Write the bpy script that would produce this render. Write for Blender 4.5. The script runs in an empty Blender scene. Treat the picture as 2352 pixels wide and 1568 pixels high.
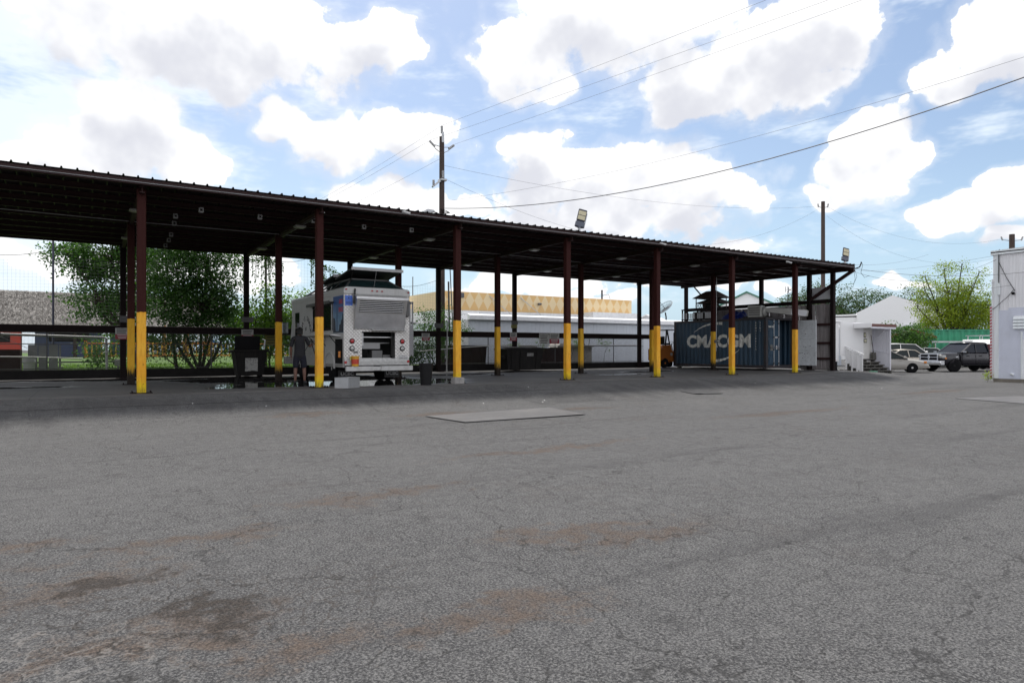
import bpy, bmesh, math, random
from mathutils import Vector, Matrix, noise as mnoise
R = math.radians
sc = bpy.context.scene
col = sc.collection

# ------------------------------------------------------------------ camera
cam = bpy.data.cameras.new('camera'); camo = bpy.data.objects.new('camera', cam); col.objects.link(camo)
camo.location = (-1.101, -18.739, 1.08)
camo.rotation_euler = (R(90), 0, -0.569)
cam.sensor_width = 36; cam.lens = 36 * 1520.76 / 2352
cam.shift_y = 18.3 / 2352
cam.clip_start = 0.05; cam.clip_end = 3000
sc.camera = camo

# ------------------------------------------------------------------ exposure
vs = sc.view_settings
vs.view_transform = 'Standard'; vs.look = 'None'; vs.gamma = 1; vs.exposure = 0.88; vs.use_curve_mapping = False
sc.render.engine = 'CYCLES'
sc.cycles.max_bounces = 8; sc.cycles.diffuse_bounces = 4; sc.cycles.glossy_bounces = 4
sc.cycles.transparent_max_bounces = 12; sc.cycles.caustics_reflective = False; sc.cycles.caustics_refractive = False
sc.cycles.use_denoising = True

# ------------------------------------------------------------------ sun + sky
SUN_AZ, SUN_EL = R(10), R(66)          # azimuth from +Y towards +X
sun = bpy.data.lights.new('sun', 'SUN'); suno = bpy.data.objects.new('sun', sun); col.objects.link(suno)
sun.energy = 2.0; sun.angle = R(7); sun.color = (1, .965, .91)
sd = Vector((math.sin(SUN_AZ) * math.cos(SUN_EL), math.cos(SUN_AZ) * math.cos(SUN_EL), math.sin(SUN_EL)))
suno.rotation_euler = (-sd).to_track_quat('-Z', 'Y').to_euler()
suno.location = (0, 0, 30)

W = bpy.data.worlds.new('World'); sc.world = W; W.use_nodes = True
def make_sky():
    nt = W.node_tree; N = nt.nodes; L = nt.links; N.clear()
    def nd(t, **k):
        n = N.new(t)
        for a, b in k.items(): setattr(n, a, b)
        return n
    def put(n, i, v):
        if isinstance(v, bpy.types.NodeSocket): L.new(v, n.inputs[i])
        else: n.inputs[i].default_value = v
    def M(op, a, b=None, c=None, clamp=False):
        n = nd('ShaderNodeMath', operation=op, use_clamp=clamp); put(n, 0, a)
        if b is not None: put(n, 1, b)
        if c is not None: put(n, 2, c)
        return n.outputs[0]
    def V(op, a, b=None, c=None, out=0):
        n = nd('ShaderNodeVectorMath', operation=op); put(n, 0, a)
        if b is not None: put(n, 1, b)
        if c is not None: put(n, 2, c)
        return n.outputs[out]
    def sm(x, a, b):
        n = nd('ShaderNodeMapRange', interpolation_type='SMOOTHSTEP'); put(n, 0, x); put(n, 1, a); put(n, 2, b)
        return n.outputs[0]
    def mixc(f, a, b):
        n = nd('ShaderNodeMix', data_type='RGBA'); put(n, 0, f); put(n, 6, a); put(n, 7, b)
        return n.outputs[2]
    tc = nd('ShaderNodeTexCoord'); D = tc.outputs['Generated']
    sx = nd('ShaderNodeSeparateXYZ'); L.new(D, sx.inputs[0]); x, y, z = sx.outputs
    az = M('ARCTAN2', x, y); el = M('ARCSINE', z)
    cb = nd('ShaderNodeCombineXYZ'); L.new(az, cb.inputs[0]); L.new(el, cb.inputs[1]); P = cb.outputs[0]
    st = M('DIVIDE', 1.0, M('MAXIMUM', M('ADD', z, 1.0), .05)); cq = nd('ShaderNodeCombineXYZ'); put(cq, 0, M('MULTIPLY', x, st)); put(cq, 1, M('MULTIPLY', y, st)); Q = cq.outputs[0]
    def noise(scale, detail, rough, vec=None, off=(0, 0, 0), col=False):
        n = nd('ShaderNodeTexNoise', noise_dimensions='2D'); L.new(V('ADD', vec or Q, off), n.inputs['Vector'])
        n.inputs['Scale'].default_value = scale; n.inputs['Detail'].default_value = detail; n.inputs['Roughness'].default_value = rough; n.inputs['Lacunarity'].default_value = 2.1
        return n.outputs['Color' if col else 'Fac']
    # wobble the chart so cloud outlines are uneven
    wc = noise(16, 1, .5, col=True); P1 = V('MULTIPLY_ADD', wc, (.10, .055, 0), P); P1 = V('ADD', P1, (-.05, -.0275, 0))
    def field(B, PP):
        cur = None
        for a, e, ra, re in B:
            q = V('MULTIPLY_ADD', PP, (1 / ra, 1 / re, 0), (-a / ra, -e / re, 0))
            d = V('DOT_PRODUCT', q, q, out=1)
            cur = d if cur is None else M('MINIMUM', cur, d)
        return M('SUBTRACT', 1.0, cur)
    body = M('ADD', field(CLOUDS, P1), .20)        # cumulus bodies: azimuth, elevation, half-width, half-height
    above = M('ADD', field(CLOUDS, V('ADD', P1, (.012, .042, 0))), .20)   # the same field a little higher up: tells lit tops from shaded bases
    # elsewhere on the dome: the same kind of broken cumulus from noise
    low = noise(4.2, 2, .5, off=(7, 3, 0))
    gen = M('MULTIPLY_ADD', low, 5.0, -1.35)
    oa = M('ABSOLUTE', M('SUBTRACT', az, .569)); outw = M('MAXIMUM', sm(oa, .72, 1.0), sm(el, .46, .66)); ins = M('MULTIPLY', M('SUBTRACT', 1.0, outw), -3.0)
    body = M('MAXIMUM', body, M('ADD', ins, gen)); above = M('MAXIMUM', above, M('ADD', ins, gen))
    # billows
    def vo(s, off):
        n = nd('ShaderNodeTexVoronoi', feature='F1', voronoi_dimensions='2D'); L.new(V('MULTIPLY_ADD', wc, (.03, .03, 0), V('ADD', Q, off)), n.inputs['Vector']); n.inputs['Scale'].default_value = s
        return n.outputs['Distance']
    v1 = vo(34, (0, 0, 0)); v2 = vo(83, (3, 1, 0))
    bil = M('SUBTRACT', .62, M('MULTIPLY_ADD', v1, .6, M('MULTIPLY', v2, .4)))
    fb = noise(20, 7, .6)
    fbu = noise(20, 3, .55, vec=V('MULTIPLY', Q, (.962, .962, 1)))
    puff = M('MULTIPLY_ADD', bil, .6, -.12)
    dens = M('ADD', body, M('MULTIPLY_ADD', M('SUBTRACT', fb, .5), 1.9, puff))
    up = M('ADD', above, M('MULTIPLY', M('SUBTRACT', fbu, .5), 2.2))
    edge = sm(up, -.5, .5)                                              # crisp sunlit rims, dissolving bases
    alpha = sm(dens, -.05, M('MULTIPLY_ADD', edge, .42, .14))
    halo = M('MULTIPLY', sm(dens, -.7, .2), .25)
    alpha = M('MAXIMUM', alpha, halo)
    # thin veil
    veil = noise(1.0, 4, .62, vec=V('MULTIPLY', P, (7, 22, 1)))
    va = M('MULTIPLY', sm(M('ADD', veil, M('MULTIPLY', sm(az, .32, -.15), .42)), .50, .88), .85)
    # shaded bases: how much cloud lies above this point
    soft = noise(8, 3, .5, off=(4, 4, 0))
    under = sm(M('ADD', up, M('MULTIPLY', M('SUBTRACT', soft, .5), 1.2)), -.15, 1.25)
    shade = M('SUBTRACT', 1.0, M('MULTIPLY', under, .85))
    grey = M('MULTIPLY', sm(M('ADD', up, M('MULTIPLY', M('SUBTRACT', soft, .5), 2.4)), .55, 1.7), .7)
    sky = nd('ShaderNodeTexSky', sky_type='NISHITA', sun_disc=False)
    sky.sun_elevation = SUN_EL; sky.sun_rotation = SUN_AZ; sky.air_density = 1.0; sky.dust_density = 1.8; sky.ozone_density = .9
    S = SKY_STRENGTH
    hz = mixc(M('MULTIPLY_ADD', sm(el, .28, -.02), .6, .06), sky.outputs[0], (.29 / S, .44 / S, .575 / S, 1))
    white = mixc(shade, (CW * .545 / S, CW * .555 / S, CW * .59 / S, 1), (CW * .735 / S, CW * .735 / S, CW * .74 / S, 1))
    ccol = mixc(grey, white, (CW * .455 / S, CW * .465 / S, CW * .515 / S, 1))
    c1 = mixc(va, hz, (CW * .62 / S, CW * .68 / S, CW * .73 / S, 1))
    dt = V('DOT_PRODUCT', D, tuple(sd), out=1)                        # out-of-view clouds away from the sun brightened as front-lit, to light camera-facing walls
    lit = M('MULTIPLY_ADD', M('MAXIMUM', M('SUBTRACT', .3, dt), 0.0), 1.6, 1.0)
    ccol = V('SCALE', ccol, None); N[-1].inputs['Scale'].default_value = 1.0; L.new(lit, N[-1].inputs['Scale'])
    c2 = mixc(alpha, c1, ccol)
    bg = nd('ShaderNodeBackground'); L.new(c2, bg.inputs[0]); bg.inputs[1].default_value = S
    o = nd('ShaderNodeOutputWorld'); L.new(bg.outputs[0], o.inputs[0])
SKY_STRENGTH = .085
CW = .85
CLOUDS = [(0.14, 0.403, 0.217, 0.071), (0.364, 0.427, 0.063, 0.045), (0.037, 0.398, 0.088, 0.046), (0.056, 0.293, 0.075, 0.053), (0.008, 0.249, 0.057, 0.039), (0.113, 0.247, 0.074, 0.033), (-0.068, 0.217, 0.055, 0.023), (0.239, 0.311, 0.038, 0.037), (0.296, 0.293, 0.067, 0.044), (0.409, 0.303, 0.077, 0.035), (0.364, 0.223, 0.066, 0.028), (0.454, 0.22, 0.062, 0.028), (0.585, 0.422, 0.072, 0.047), (0.715, 0.45, 0.174, 0.063), (0.631, 0.376, 0.046, 0.023), (0.889, 0.376, 0.13, 0.062), (0.823, 0.331, 0.068, 0.022), (0.986, 0.405, 0.104, 0.061), (0.986, 0.35, 0.06, 0.029), (1.166, 0.326, 0.058, 0.025), (1.21, 0.35, 0.055, 0.044), (1.071, 0.282, 0.039, 0.026), (1.06, 0.235, 0.051, 0.044), (1.024, 0.205, 0.032, 0.016), (0.604, 0.286, 0.062, 0.033), (0.65, 0.239, 0.118, 0.049), (0.754, 0.254, 0.102, 0.048), (0.865, 0.224, 0.078, 0.036), (0.715, 0.194, 0.18, 0.031), (0.895, 0.154, 0.038, 0.013), (1.175, 0.167, 0.062, 0.022), (1.218, 0.193, 0.033, 0.025), (1.201, 0.136, 0.03, 0.015), (0.124, 0.108, 0.118, 0.023), (-0.047, 0.108, 0.088, 0.021), (0.585, 0.1, 0.112, 0.02), (0.696, 0.073, 0.078, 0.016), (0.853, 0.105, 0.079, 0.015), (0.958, 0.089, 0.034, 0.015), (1.105, 0.086, 0.039, 0.01)]
GREYS = [(0.184, 0.394, 0.192, 0.049), (0.702, 0.44, 0.155, 0.04), (0.278, 0.275, 0.066, 0.022), (0.901, 0.328, 0.071, 0.018), (1.003, 0.366, 0.049, 0.031), (0.65, 0.196, 0.131, 0.022), (0.816, 0.197, 0.074, 0.018), (1.157, 0.164, 0.059, 0.013), (1.066, 0.212, 0.041, 0.022), (1.148, 0.3, 0.055, 0.013), (0.389, 0.199, 0.076, 0.016)]

make_sky()
W.cycles.sampling_method = 'MANUAL'; W.cycles.sample_map_resolution = 512

# ------------------------------------------------------------------ helpers: materials
MAT = {}
def mat(name, c, rough=.6, metal=0.0, var=.12, scale=3.0, bump=0.0, bscale=40, dirt=None, dscale=1.5, damt=.5, spec=.5, streak=False, coat=0.0, trans=0.0):
    """procedural paint / metal / concrete: colour varied by noise, optional dirt colour in patches or vertical streaks, fine bump"""
    if name in MAT: return MAT[name]
    m = bpy.data.materials.new(name); m.use_nodes = True; nt = m.node_tree; N = nt.nodes; L = nt.links
    b = N['Principled BSDF']; b.inputs['Roughness'].default_value = rough; b.inputs['Metallic'].default_value = metal
    b.inputs['Specular IOR Level'].default_value = spec; b.inputs['Coat Weight'].default_value = coat
    tc = N.new('ShaderNodeTexCoord'); src = tc.outputs['Object']
    n1 = N.new('ShaderNodeTexNoise'); n1.inputs['Scale'].default_value = scale; n1.inputs['Detail'].default_value = 6; n1.inputs['Roughness'].default_value = .65
    L.new(src, n1.inputs['Vector'])
    mr = N.new('ShaderNodeMapRange'); mr.inputs[1].default_value = .25; mr.inputs[2].default_value = .75
    mr.inputs[3].default_value = 1 - var; mr.inputs[4].default_value = 1 + var; L.new(n1.outputs['Fac'], mr.inputs[0])
    vm = N.new('ShaderNodeVectorMath'); vm.operation = 'SCALE'; vm.inputs[0].default_value = c[:3]; L.new(mr.outputs[0], vm.inputs['Scale'])
    out = vm.outputs[0]
    if dirt:
        n2 = N.new('ShaderNodeTexNoise'); n2.inputs['Scale'].default_value = dscale; n2.inputs['Detail'].default_value = 8; n2.inputs['Roughness'].default_value = .7
        if streak:
            mp = N.new('ShaderNodeMapping'); mp.inputs['Scale'].default_value = (6, 6, .35); L.new(src, mp.inputs[0]); L.new(mp.outputs[0], n2.inputs['Vector'])
        else: L.new(src, n2.inputs['Vector'])
        r2 = N.new('ShaderNodeMapRange'); r2.inputs[1].default_value = .48; r2.inputs[2].default_value = .72; r2.inputs[4].default_value = damt
        L.new(n2.outputs['Fac'], r2.inputs[0])
        mx = N.new('ShaderNodeMix'); mx.data_type = 'RGBA'; L.new(r2.outputs[0], mx.inputs[0]); L.new(out, mx.inputs[6]); mx.inputs[7].default_value = (*dirt[:3], 1)
        out = mx.outputs[2]
    L.new(out, b.inputs['Base Color'])
    rr = N.new('ShaderNodeMapRange'); rr.inputs[3].default_value = max(0, rough - .08); rr.inputs[4].default_value = min(1, rough + .1)
    L.new(n1.outputs['Fac'], rr.inputs[0]); L.new(rr.outputs[0], b.inputs['Roughness'])
    if bump:
        n3 = N.new('ShaderNodeTexNoise'); n3.inputs['Scale'].default_value = bscale; n3.inputs['Detail'].default_value = 4; L.new(src, n3.inputs['Vector'])
        bp = N.new('ShaderNodeBump'); bp.inputs['Strength'].default_value = bump; bp.inputs['Distance'].default_value = .02
        L.new(n3.outputs['Fac'], bp.inputs['Height']); L.new(bp.outputs[0], b.inputs['Normal'])
    MAT[name] = m
    return m
def glass(name, c, rough=.04):
    if name in MAT: return MAT[name]
    m = mat(name, c, rough, 0, .05, spec=.9, coat=.6)
    return m
def leafmat(name, c1, c2, c3, tr=.45):
    m = bpy.data.materials.new(name); m.use_nodes = True; nt = m.node_tree; N = nt.nodes; L = nt.links
    b = N['Principled BSDF']; b.inputs['Roughness'].default_value = .5; b.inputs['Specular IOR Level'].default_value = .35
    g = N.new('ShaderNodeNewGeometry'); rp = N.new('ShaderNodeValToRGB')
    e = rp.color_ramp.elements; e[0].color = (*c1, 1); e[1].color = (*c3, 1); k = rp.color_ramp.elements.new(.5); k.color = (*c2, 1)
    L.new(g.outputs['Random Per Island'], rp.inputs[0]); L.new(rp.outputs[0], b.inputs['Base Color'])
    t = N.new('ShaderNodeBsdfTranslucent'); vm = N.new('ShaderNodeVectorMath'); vm.operation = 'MULTIPLY'; vm.inputs[1].default_value = (1.5, 1.75, .75)
    L.new(rp.outputs[0], vm.inputs[0]); L.new(vm.outputs[0], t.inputs[0])
    mx = N.new('ShaderNodeMixShader'); mx.inputs[0].default_value = tr; L.new(b.outputs[0], mx.inputs[1]); L.new(t.outputs[0], mx.inputs[2])
    L.new(mx.outputs[0], N['Material Output'].inputs[0]); MAT[name] = m
    return m

# ------------------------------------------------------------------ helpers: meshes
class MB:
    def __init__(s): s.v = []; s.f = []; s.mi = []; s.cur = 0
    def mesh(s, vs, fs):
        o = len(s.v); s.v += [tuple(p) for p in vs]; s.f += [tuple(i + o for i in f) for f in fs]; s.mi += [s.cur] * len(fs); return s
    def slot(s, i): s.cur = i; return s
    def box(s, x0, x1, y0, y1, z0, z1):
        v = [(x0, y0, z0), (x1, y0, z0), (x1, y1, z0), (x0, y1, z0), (x0, y0, z1), (x1, y0, z1), (x1, y1, z1), (x0, y1, z1)]
        return s.mesh(v, [(3, 2, 1, 0), (4, 5, 6, 7), (0, 1, 5, 4), (1, 2, 6, 5), (2, 3, 7, 6), (3, 0, 4, 7)])
    def cbox(s, x0, x1, y0, y1, z0, z1, c=.01):
        """box with chamfered vertical and horizontal edges"""
        c = min(c, (x1 - x0) / 2.2, (y1 - y0) / 2.2, (z1 - z0) / 2.2); vs = []
        for z, i in ((z0, c), (z0 + c, 0), (z1 - c, 0), (z1, c)):
            for (x, y) in ((x0 + i + c, y0 + i), (x1 - i - c, y0 + i), (x1 - i, y0 + i + c), (x1 - i, y1 - i - c), (x1 - i - c, y1 - i), (x0 + i + c, y1 - i), (x0 + i, y1 - i - c), (x0 + i, y0 + i + c)):
                vs.append((x, y, z))
        fs = [tuple(range(7, -1, -1)), tuple(range(24, 32))]
        for k in range(3):
            for j in range(8): fs.append((k * 8 + j, k * 8 + (j + 1) % 8, k * 8 + 8 + (j + 1) % 8, k * 8 + 8 + j))
        return s.mesh(vs, fs)
    def bar(s, p, q, w, h=None, up=(0, 0, 1)):
        """rectangular bar from p to q"""
        h = w if h is None else h; p = Vector(p); q = Vector(q); d = (q - p).normalized(); u = Vector(up)
        if abs(d.dot(u)) > .98: u = Vector((1, 0, 0))
        a = d.cross(u).normalized() * (w / 2); b = a.cross(d).normalized() * (h / 2)
        v = [p - a - b, p + a - b, p + a + b, p - a + b, q - a - b, q + a - b, q + a + b, q - a + b]
        return s.mesh(v, [(0, 1, 2, 3), (7, 6, 5, 4), (1, 0, 4, 5), (2, 1, 5, 6), (3, 2, 6, 7), (0, 3, 7, 4)])
    def tube(s, pts, r, n=8, cap=True):
        pts = [Vector(p) for p in pts]; rs = r if isinstance(r, (list, tuple)) else [r] * len(pts); vs = []; fs = []
        a = None
        for i, p in enumerate(pts):
            d = (pts[min(i + 1, len(pts) - 1)] - pts[max(i - 1, 0)]).normalized()
            if a is None:
                u = Vector((0, 0, 1)) if abs(d.z) < .9 else Vector((1, 0, 0)); a = d.cross(u).normalized()
            else: a = (a - d * a.dot(d)).normalized()
            b = d.cross(a)
            for k in range(n):
                t = 2 * math.pi * k / n; vs.append(p + (a * math.cos(t) + b * math.sin(t)) * rs[i])
        for i in range(len(pts) - 1):
            for k in range(n): fs.append((i * n + k, i * n + (k + 1) % n, (i + 1) * n + (k + 1) % n, (i + 1) * n + k))
        if cap: fs += [tuple(range(n - 1, -1, -1)), tuple(range((len(pts) - 1) * n, len(pts) * n))]
        return s.mesh(vs, fs)
    def cyl(s, p, q, r, n=16, r2=None): return s.tube([p, q], [r, r if r2 is None else r2], n)
    def lathe(s, c, prof, n=24, axis='z'):
        vs = []; fs = []; c = Vector(c)
        for r, h in prof:
            for k in range(n):
                t = 2 * math.pi * k / n; a, b = r * math.cos(t), r * math.sin(t)
                vs.append(c + (Vector((a, b, h)) if axis == 'z' else Vector((a, h, b)) if axis == 'y' else Vector((h, a, b))))
        m = len(prof)
        for i in range(m - 1):
            for k in range(n): fs.append((i * n + k, i * n + (k + 1) % n, (i + 1) * n + (k + 1) % n, (i + 1) * n + k))
        fs += [tuple(range(n - 1, -1, -1)), tuple(range((m - 1) * n, m * n))]
        return s.mesh(vs, fs)
    def prism(s, pts, axis, a, b):
        """polygon pts (2-D) extruded along axis from a to b. axis x: pts=(y,z); y: (x,z); z: (x,y)"""
        f = {'x': lambda p, t: (t, p[0], p[1]), 'y': lambda p, t: (p[0], t, p[1]), 'z': lambda p, t: (p[0], p[1], t)}[axis]
        n = len(pts); vs = [f(p, a) for p in pts] + [f(p, b) for p in pts]
        return s.mesh(vs, [tuple(range(n - 1, -1, -1)), tuple(range(n, 2 * n))] + [(i, (i + 1) % n, n + (i + 1) % n, n + i) for i in range(n)])
    def quad(s, a, b, c, d): return s.mesh([a, b, c, d], [(0, 1, 2, 3)])
    def grid(s, rows):
        n = len(rows[0]); vs = [p for r in rows for p in r]; fs = []
        for i in range(len(rows) - 1):
            for j in range(n - 1): fs.append((i * n + j, i * n + j + 1, (i + 1) * n + j + 1, (i + 1) * n + j))
        return s.mesh(vs, fs)
    def xf(s, mtx, start=0):
        for i in range(start, len(s.v)): s.v[i] = tuple(mtx @ Vector(s.v[i]))
        return s
    def build(s, name, m, parent=None, smooth=False, bevel=0, fixn=True):
        me = bpy.data.meshes.new(name); me.from_pydata(s.v, [], s.f); me.update()
        ms = m if isinstance(m, (list, tuple)) else [m]
        for k in ms: me.materials.append(k)
        if len(ms) > 1:
            for p, i in zip(me.polygons, s.mi): p.material_index = i
        if fixn:
            bm = bmesh.new(); bm.from_mesh(me); bmesh.ops.recalc_face_normals(bm, faces=bm.faces); bm.to_mesh(me); bm.free()
        o = bpy.data.objects.new(name, me); col.objects.link(o)
        if smooth:
            for p in me.polygons: p.use_smooth = True
            me.set_sharp_from_angle(angle=R(40))
        if bevel:
            bv = o.modifiers.new('bevel', 'BEVEL'); bv.width = bevel; bv.segments = 2; bv.limit_method = 'ANGLE'; bv.angle_limit = R(35)
        if parent: o.parent = parent
        return o
def tag(o, label, cat, group=None, kind=None):
    o['label'] = label; o['category'] = cat
    if group: o['group'] = group
    if kind: o['kind'] = kind
    return o
def thing(name, label, cat, loc=(0, 0, 0), rz=0, group=None):
    o = bpy.data.objects.new(name, None); col.objects.link(o); o.location = loc; o.rotation_euler = (0, 0, rz); o.empty_display_size = .1
    return tag(o, label, cat, group)
def struct(o, kind='structure'): o['kind'] = kind; return o
def dup(o, parent=None):
    c = o.copy(); col.objects.link(c); c.parent = parent
    for ch in [k for k in bpy.data.objects if k.parent == o]: dup(ch, c)
    return c
def share(name, src, parent, loc=(0, 0, 0), rot=(0, 0, 0), scale=(1, 1, 1)):
    o = bpy.data.objects.new(name, src.data if hasattr(src, 'data') and not isinstance(src, bpy.types.Mesh) else src); col.objects.link(o)
    o.location = loc; o.rotation_euler = rot; o.scale = scale; o.parent = parent
    return o
def text(name, body, size, m, parent, loc, rot=(R(90), 0, 0), ext=.002, align='CENTER', sx=1.0, bold=0.0):
    cu = bpy.data.curves.new(name, 'FONT'); cu.body = body; cu.size = size; cu.extrude = ext; cu.align_x = align; cu.align_y = 'CENTER'; cu.offset = bold
    cu.resolution_u = 3; cu.materials.append(m)
    tmp = bpy.data.objects.new(name, cu); me = bpy.data.meshes.new_from_object(tmp); bpy.data.objects.remove(tmp)
    if not me.materials: me.materials.append(m)
    o = bpy.data.objects.new(name, me); col.objects.link(o); o.location = loc; o.rotation_euler = rot; o.scale = (sx, 1, 1); o.parent = parent
    return o
def sm(a, b, x):
    t = max(0, min(1, (x - a) / (b - a))); return t * t * (3 - 2 * t)

# ------------------------------------------------------------------ ground, slab, lawn
DIM = ['3D']
def node_helpers(m):
    nt = m.node_tree; N = nt.nodes; L = nt.links
    def nd(t, **k):
        n = N.new(t)
        for a, b in k.items(): setattr(n, a, b)
        return n
    def put(n, i, v):
        if isinstance(v, bpy.types.NodeSocket): L.new(v, n.inputs[i])
        else: n.inputs[i].default_value = v
    def M(op, a, b=None, c=None, clamp=False):
        n = nd('ShaderNodeMath', operation=op, use_clamp=clamp); put(n, 0, a)
        if b is not None: put(n, 1, b)
        if c is not None: put(n, 2, c)
        return n.outputs[0]
    def V(op, a, b=None, c=None, out=0):
        n = nd('ShaderNodeVectorMath', operation=op); put(n, 0, a)
        if b is not None: put(n, 1, b)
        if c is not None: put(n, 2, c)
        return n.outputs[out]
    def mr(x, a, b, c=0.0, d=1.0, smooth=True):
        n = nd('ShaderNodeMapRange', interpolation_type='SMOOTHSTEP' if smooth else 'LINEAR'); put(n, 0, x); put(n, 1, a); put(n, 2, b); put(n, 3, c); put(n, 4, d)
        return n.outputs[0]
    def mix(f, a, b):
        n = nd('ShaderNodeMix', data_type='RGBA'); put(n, 0, f)
        for i, q in ((6, a), (7, b)): put(n, i, q if isinstance(q, bpy.types.NodeSocket) else (*q[:3], 1))
        return n.outputs[2]
    def noise(vec, s, d=4, r=.55, dist=0.0):
        n = nd('ShaderNodeTexNoise', noise_dimensions=DIM[0]); L.new(vec, n.inputs['Vector']); n.inputs['Scale'].default_value = s; n.inputs['Detail'].default_value = d
        n.inputs['Roughness'].default_value = r; n.inputs['Distortion'].default_value = dist
        return n.outputs['Fac'], n.outputs['Color']
    def vor(vec, s, feat='F1', rnd=1.0):
        n = nd('ShaderNodeTexVoronoi', feature=feat, voronoi_dimensions=DIM[0]); L.new(vec, n.inputs['Vector']); n.inputs['Scale'].default_value = s; n.inputs['Randomness'].default_value = rnd
        return n
    def blobs(vec, B):
        cur = None
        for x, y, rx, ry in B:
            d = V('MULTIPLY_ADD', vec, (1 / rx, 1 / ry, 0), (-x / rx, -y / ry, 0)); d = V('DOT_PRODUCT', d, d, out=1)
            cur = d if cur is None else M('MINIMUM', cur, d)
        return M('SUBTRACT', 1.0, cur)
    return nt, N, L, nd, put, M, V, mr, mix, noise, vor, blobs

def asphalt_mat():
    DIM[0] = '2D'
    m = bpy.data.materials.new('asphalt'); m.use_nodes = True
    nt, N, L, nd, put, M, V, mr, mix, noise, vor, blobs = node_helpers(m)
    b = N['Principled BSDF']; P = nd('ShaderNodeTexCoord').outputs['Object']
    big, bigc = noise(P, .16, 4, .6); med, medc = noise(P, .9, 5, .62); fine, finec = noise(P, 7, 5, .7); wn, _ = noise(P, .45, 6, .7)
    grit, _ = noise(P, 60, 4, .75); agg = vor(P, 150)
    rgb = nd('ShaderNodeSeparateColor'); L.new(agg.outputs['Color'], rgb.inputs[0]); ar = rgb.outputs[0]
    base = mix(mr(big, .35, .65), (.080, .079, .081), (.100, .099, .100))
    base = mix(mr(med, .3, .72, 0, .4), base, (.064, .063, .066))
    # worn surface at several scales: mottling, grit, stones
    base = mix(mr(fine, .47, .64, 0, .5), base, (.135, .133, .132)); base = mix(mr(fine, .47, .32, 0, .65), base, (.042, .041, .043))
    base = mix(mr(grit, .50, .62, 0, .75), base, (.215, .212, .208)); base = mix(mr(grit, .48, .37, 0, .8), base, (.024, .023, .024))
    base = mix(mr(ar, .80, .98, 0, .5), base, (.25, .245, .235)); base = mix(mr(ar, .14, .02, 0, .45), base, (.03, .03, .032))
    wob = V('MULTIPLY_ADD', medc, (1.5, 1.5, 0), P); wob = V('ADD', wob, (-.75, -.75, 0)); wob = V('ADD', V('MULTIPLY_ADD', finec, (.25, .25, 0), wob), (-.125, -.125, 0))
    # web of fine cracks, denser near the left foreground
    cdis = V('MULTIPLY_ADD', finec, (.13, .13, 0), V('MULTIPLY_ADD', medc, (.5, .5, 0), P))
    c1 = vor(V('MULTIPLY_ADD', medc, (1.1, 1.1, 0), P), .5, 'DISTANCE_TO_EDGE'); c2 = vor(cdis, 1.5, 'DISTANCE_TO_EDGE'); c3 = vor(cdis, 4.2, 'DISTANCE_TO_EDGE')
    near = blobs(P, [(0.5, -15, 7, 5)])
    k1 = M('MULTIPLY', mr(c1.outputs['Distance'], .010, .002), mr(fine, .36, .55)); k2 = M('MULTIPLY', mr(c2.outputs['Distance'], .016, .003), M('MULTIPLY', mr(wn, .38, .52), mr(fine, .36, .58)))
    k3 = M('MULTIPLY', mr(c3.outputs['Distance'], .030, .006), M('MULTIPLY', mr(M('ADD', wn, M('MULTIPLY', mr(near, -.2, .9), .2)), .50, .66), mr(fine, .30, .6)))
    cr = M('MAXIMUM', M('MAXIMUM', M('MULTIPLY', k1, .7), M('MULTIPLY', k2, .8)), M('MULTIPLY', k3, .75))
    # brown dirt: in worn hollows and along the cracks
    dirt = blobs(wob, [(-.55, -13.1, .7, .32), (-.1, -13.0, .7, .22), (-1.35, -13.7, .6, .26), (-.65, -14.6, .6, .35), (-.85, -14.95, .7, .25), (-.2, -15.3, .7, .3), (2.35, -14.4, 1.0, .22), (2.85, -14.75, .8, .2), (5.7, -4.8, 1.3, .5), (1.4, -12.3, 1.3, .28), (4.8, -10.6, 2.2, .2), (-1.56, -12.5, .6, .2), (9.5, -5.6, 1.0, .3), (24, -7, 3, .4), (3.2, -3.6, 1.2, .3), (0.9, -15.6, .9, .25), (13, -9, 3, .35)])
    dn = M('ADD', dirt, M('MULTIPLY_ADD', M('SUBTRACT', fine, .5), 3.4, M('MULTIPLY', M('SUBTRACT', grit, .5), 1.8)))
    dm = M('MULTIPLY', mr(dn, -.1, 1.5), .8)
    base = mix(dm, base, mix(mr(grit, .35, .65), (.055, .040, .031), (.15, .108, .082)))
    base = mix(mr(wn, .58, .76, 0, .22), base, (.11, .092, .08))
    # dark hollow and broken plates with pale fines at the near left
    hole = blobs(wob, [(-.62, -14.35, .34, .2), (-.5, -14.62, .3, .12), (-1.25, -13.72, .4, .1), (-.75, -14.85, .35, .08)])
    base = mix(mr(M('ADD', hole, M('MULTIPLY', M('SUBTRACT', fine, .5), 4.0)), -.3, 1.0, 0, .8), base, mix(mr(grit, .4, .62), (.018, .015, .013), (.06, .05, .043)))
    al = vor(cdis, 7.0, 'DISTANCE_TO_EDGE'); alm = blobs(wob, [(-1.3, -14.4, .7, .6), (-.75, -14.4, .8, .6), (-1.6, -15.1, .9, .5), (0.0, -14.6, .8, .4), (-1.35, -13.9, .5, .3)])
    gap = M('MULTIPLY', M('MULTIPLY', mr(al.outputs['Distance'], .085, .01), mr(alm, -.2, .5)), mr(fine, .3, .6))
    pale = mr(blobs(wob, [(-1.5, -14.8, .75, .55), (-1.35, -15.1, .5, .4)]), -.2, .5)
    base = mix(M('MULTIPLY', gap, .65), base, mix(pale, (.045, .034, .027), (.24, .228, .215)))
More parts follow.
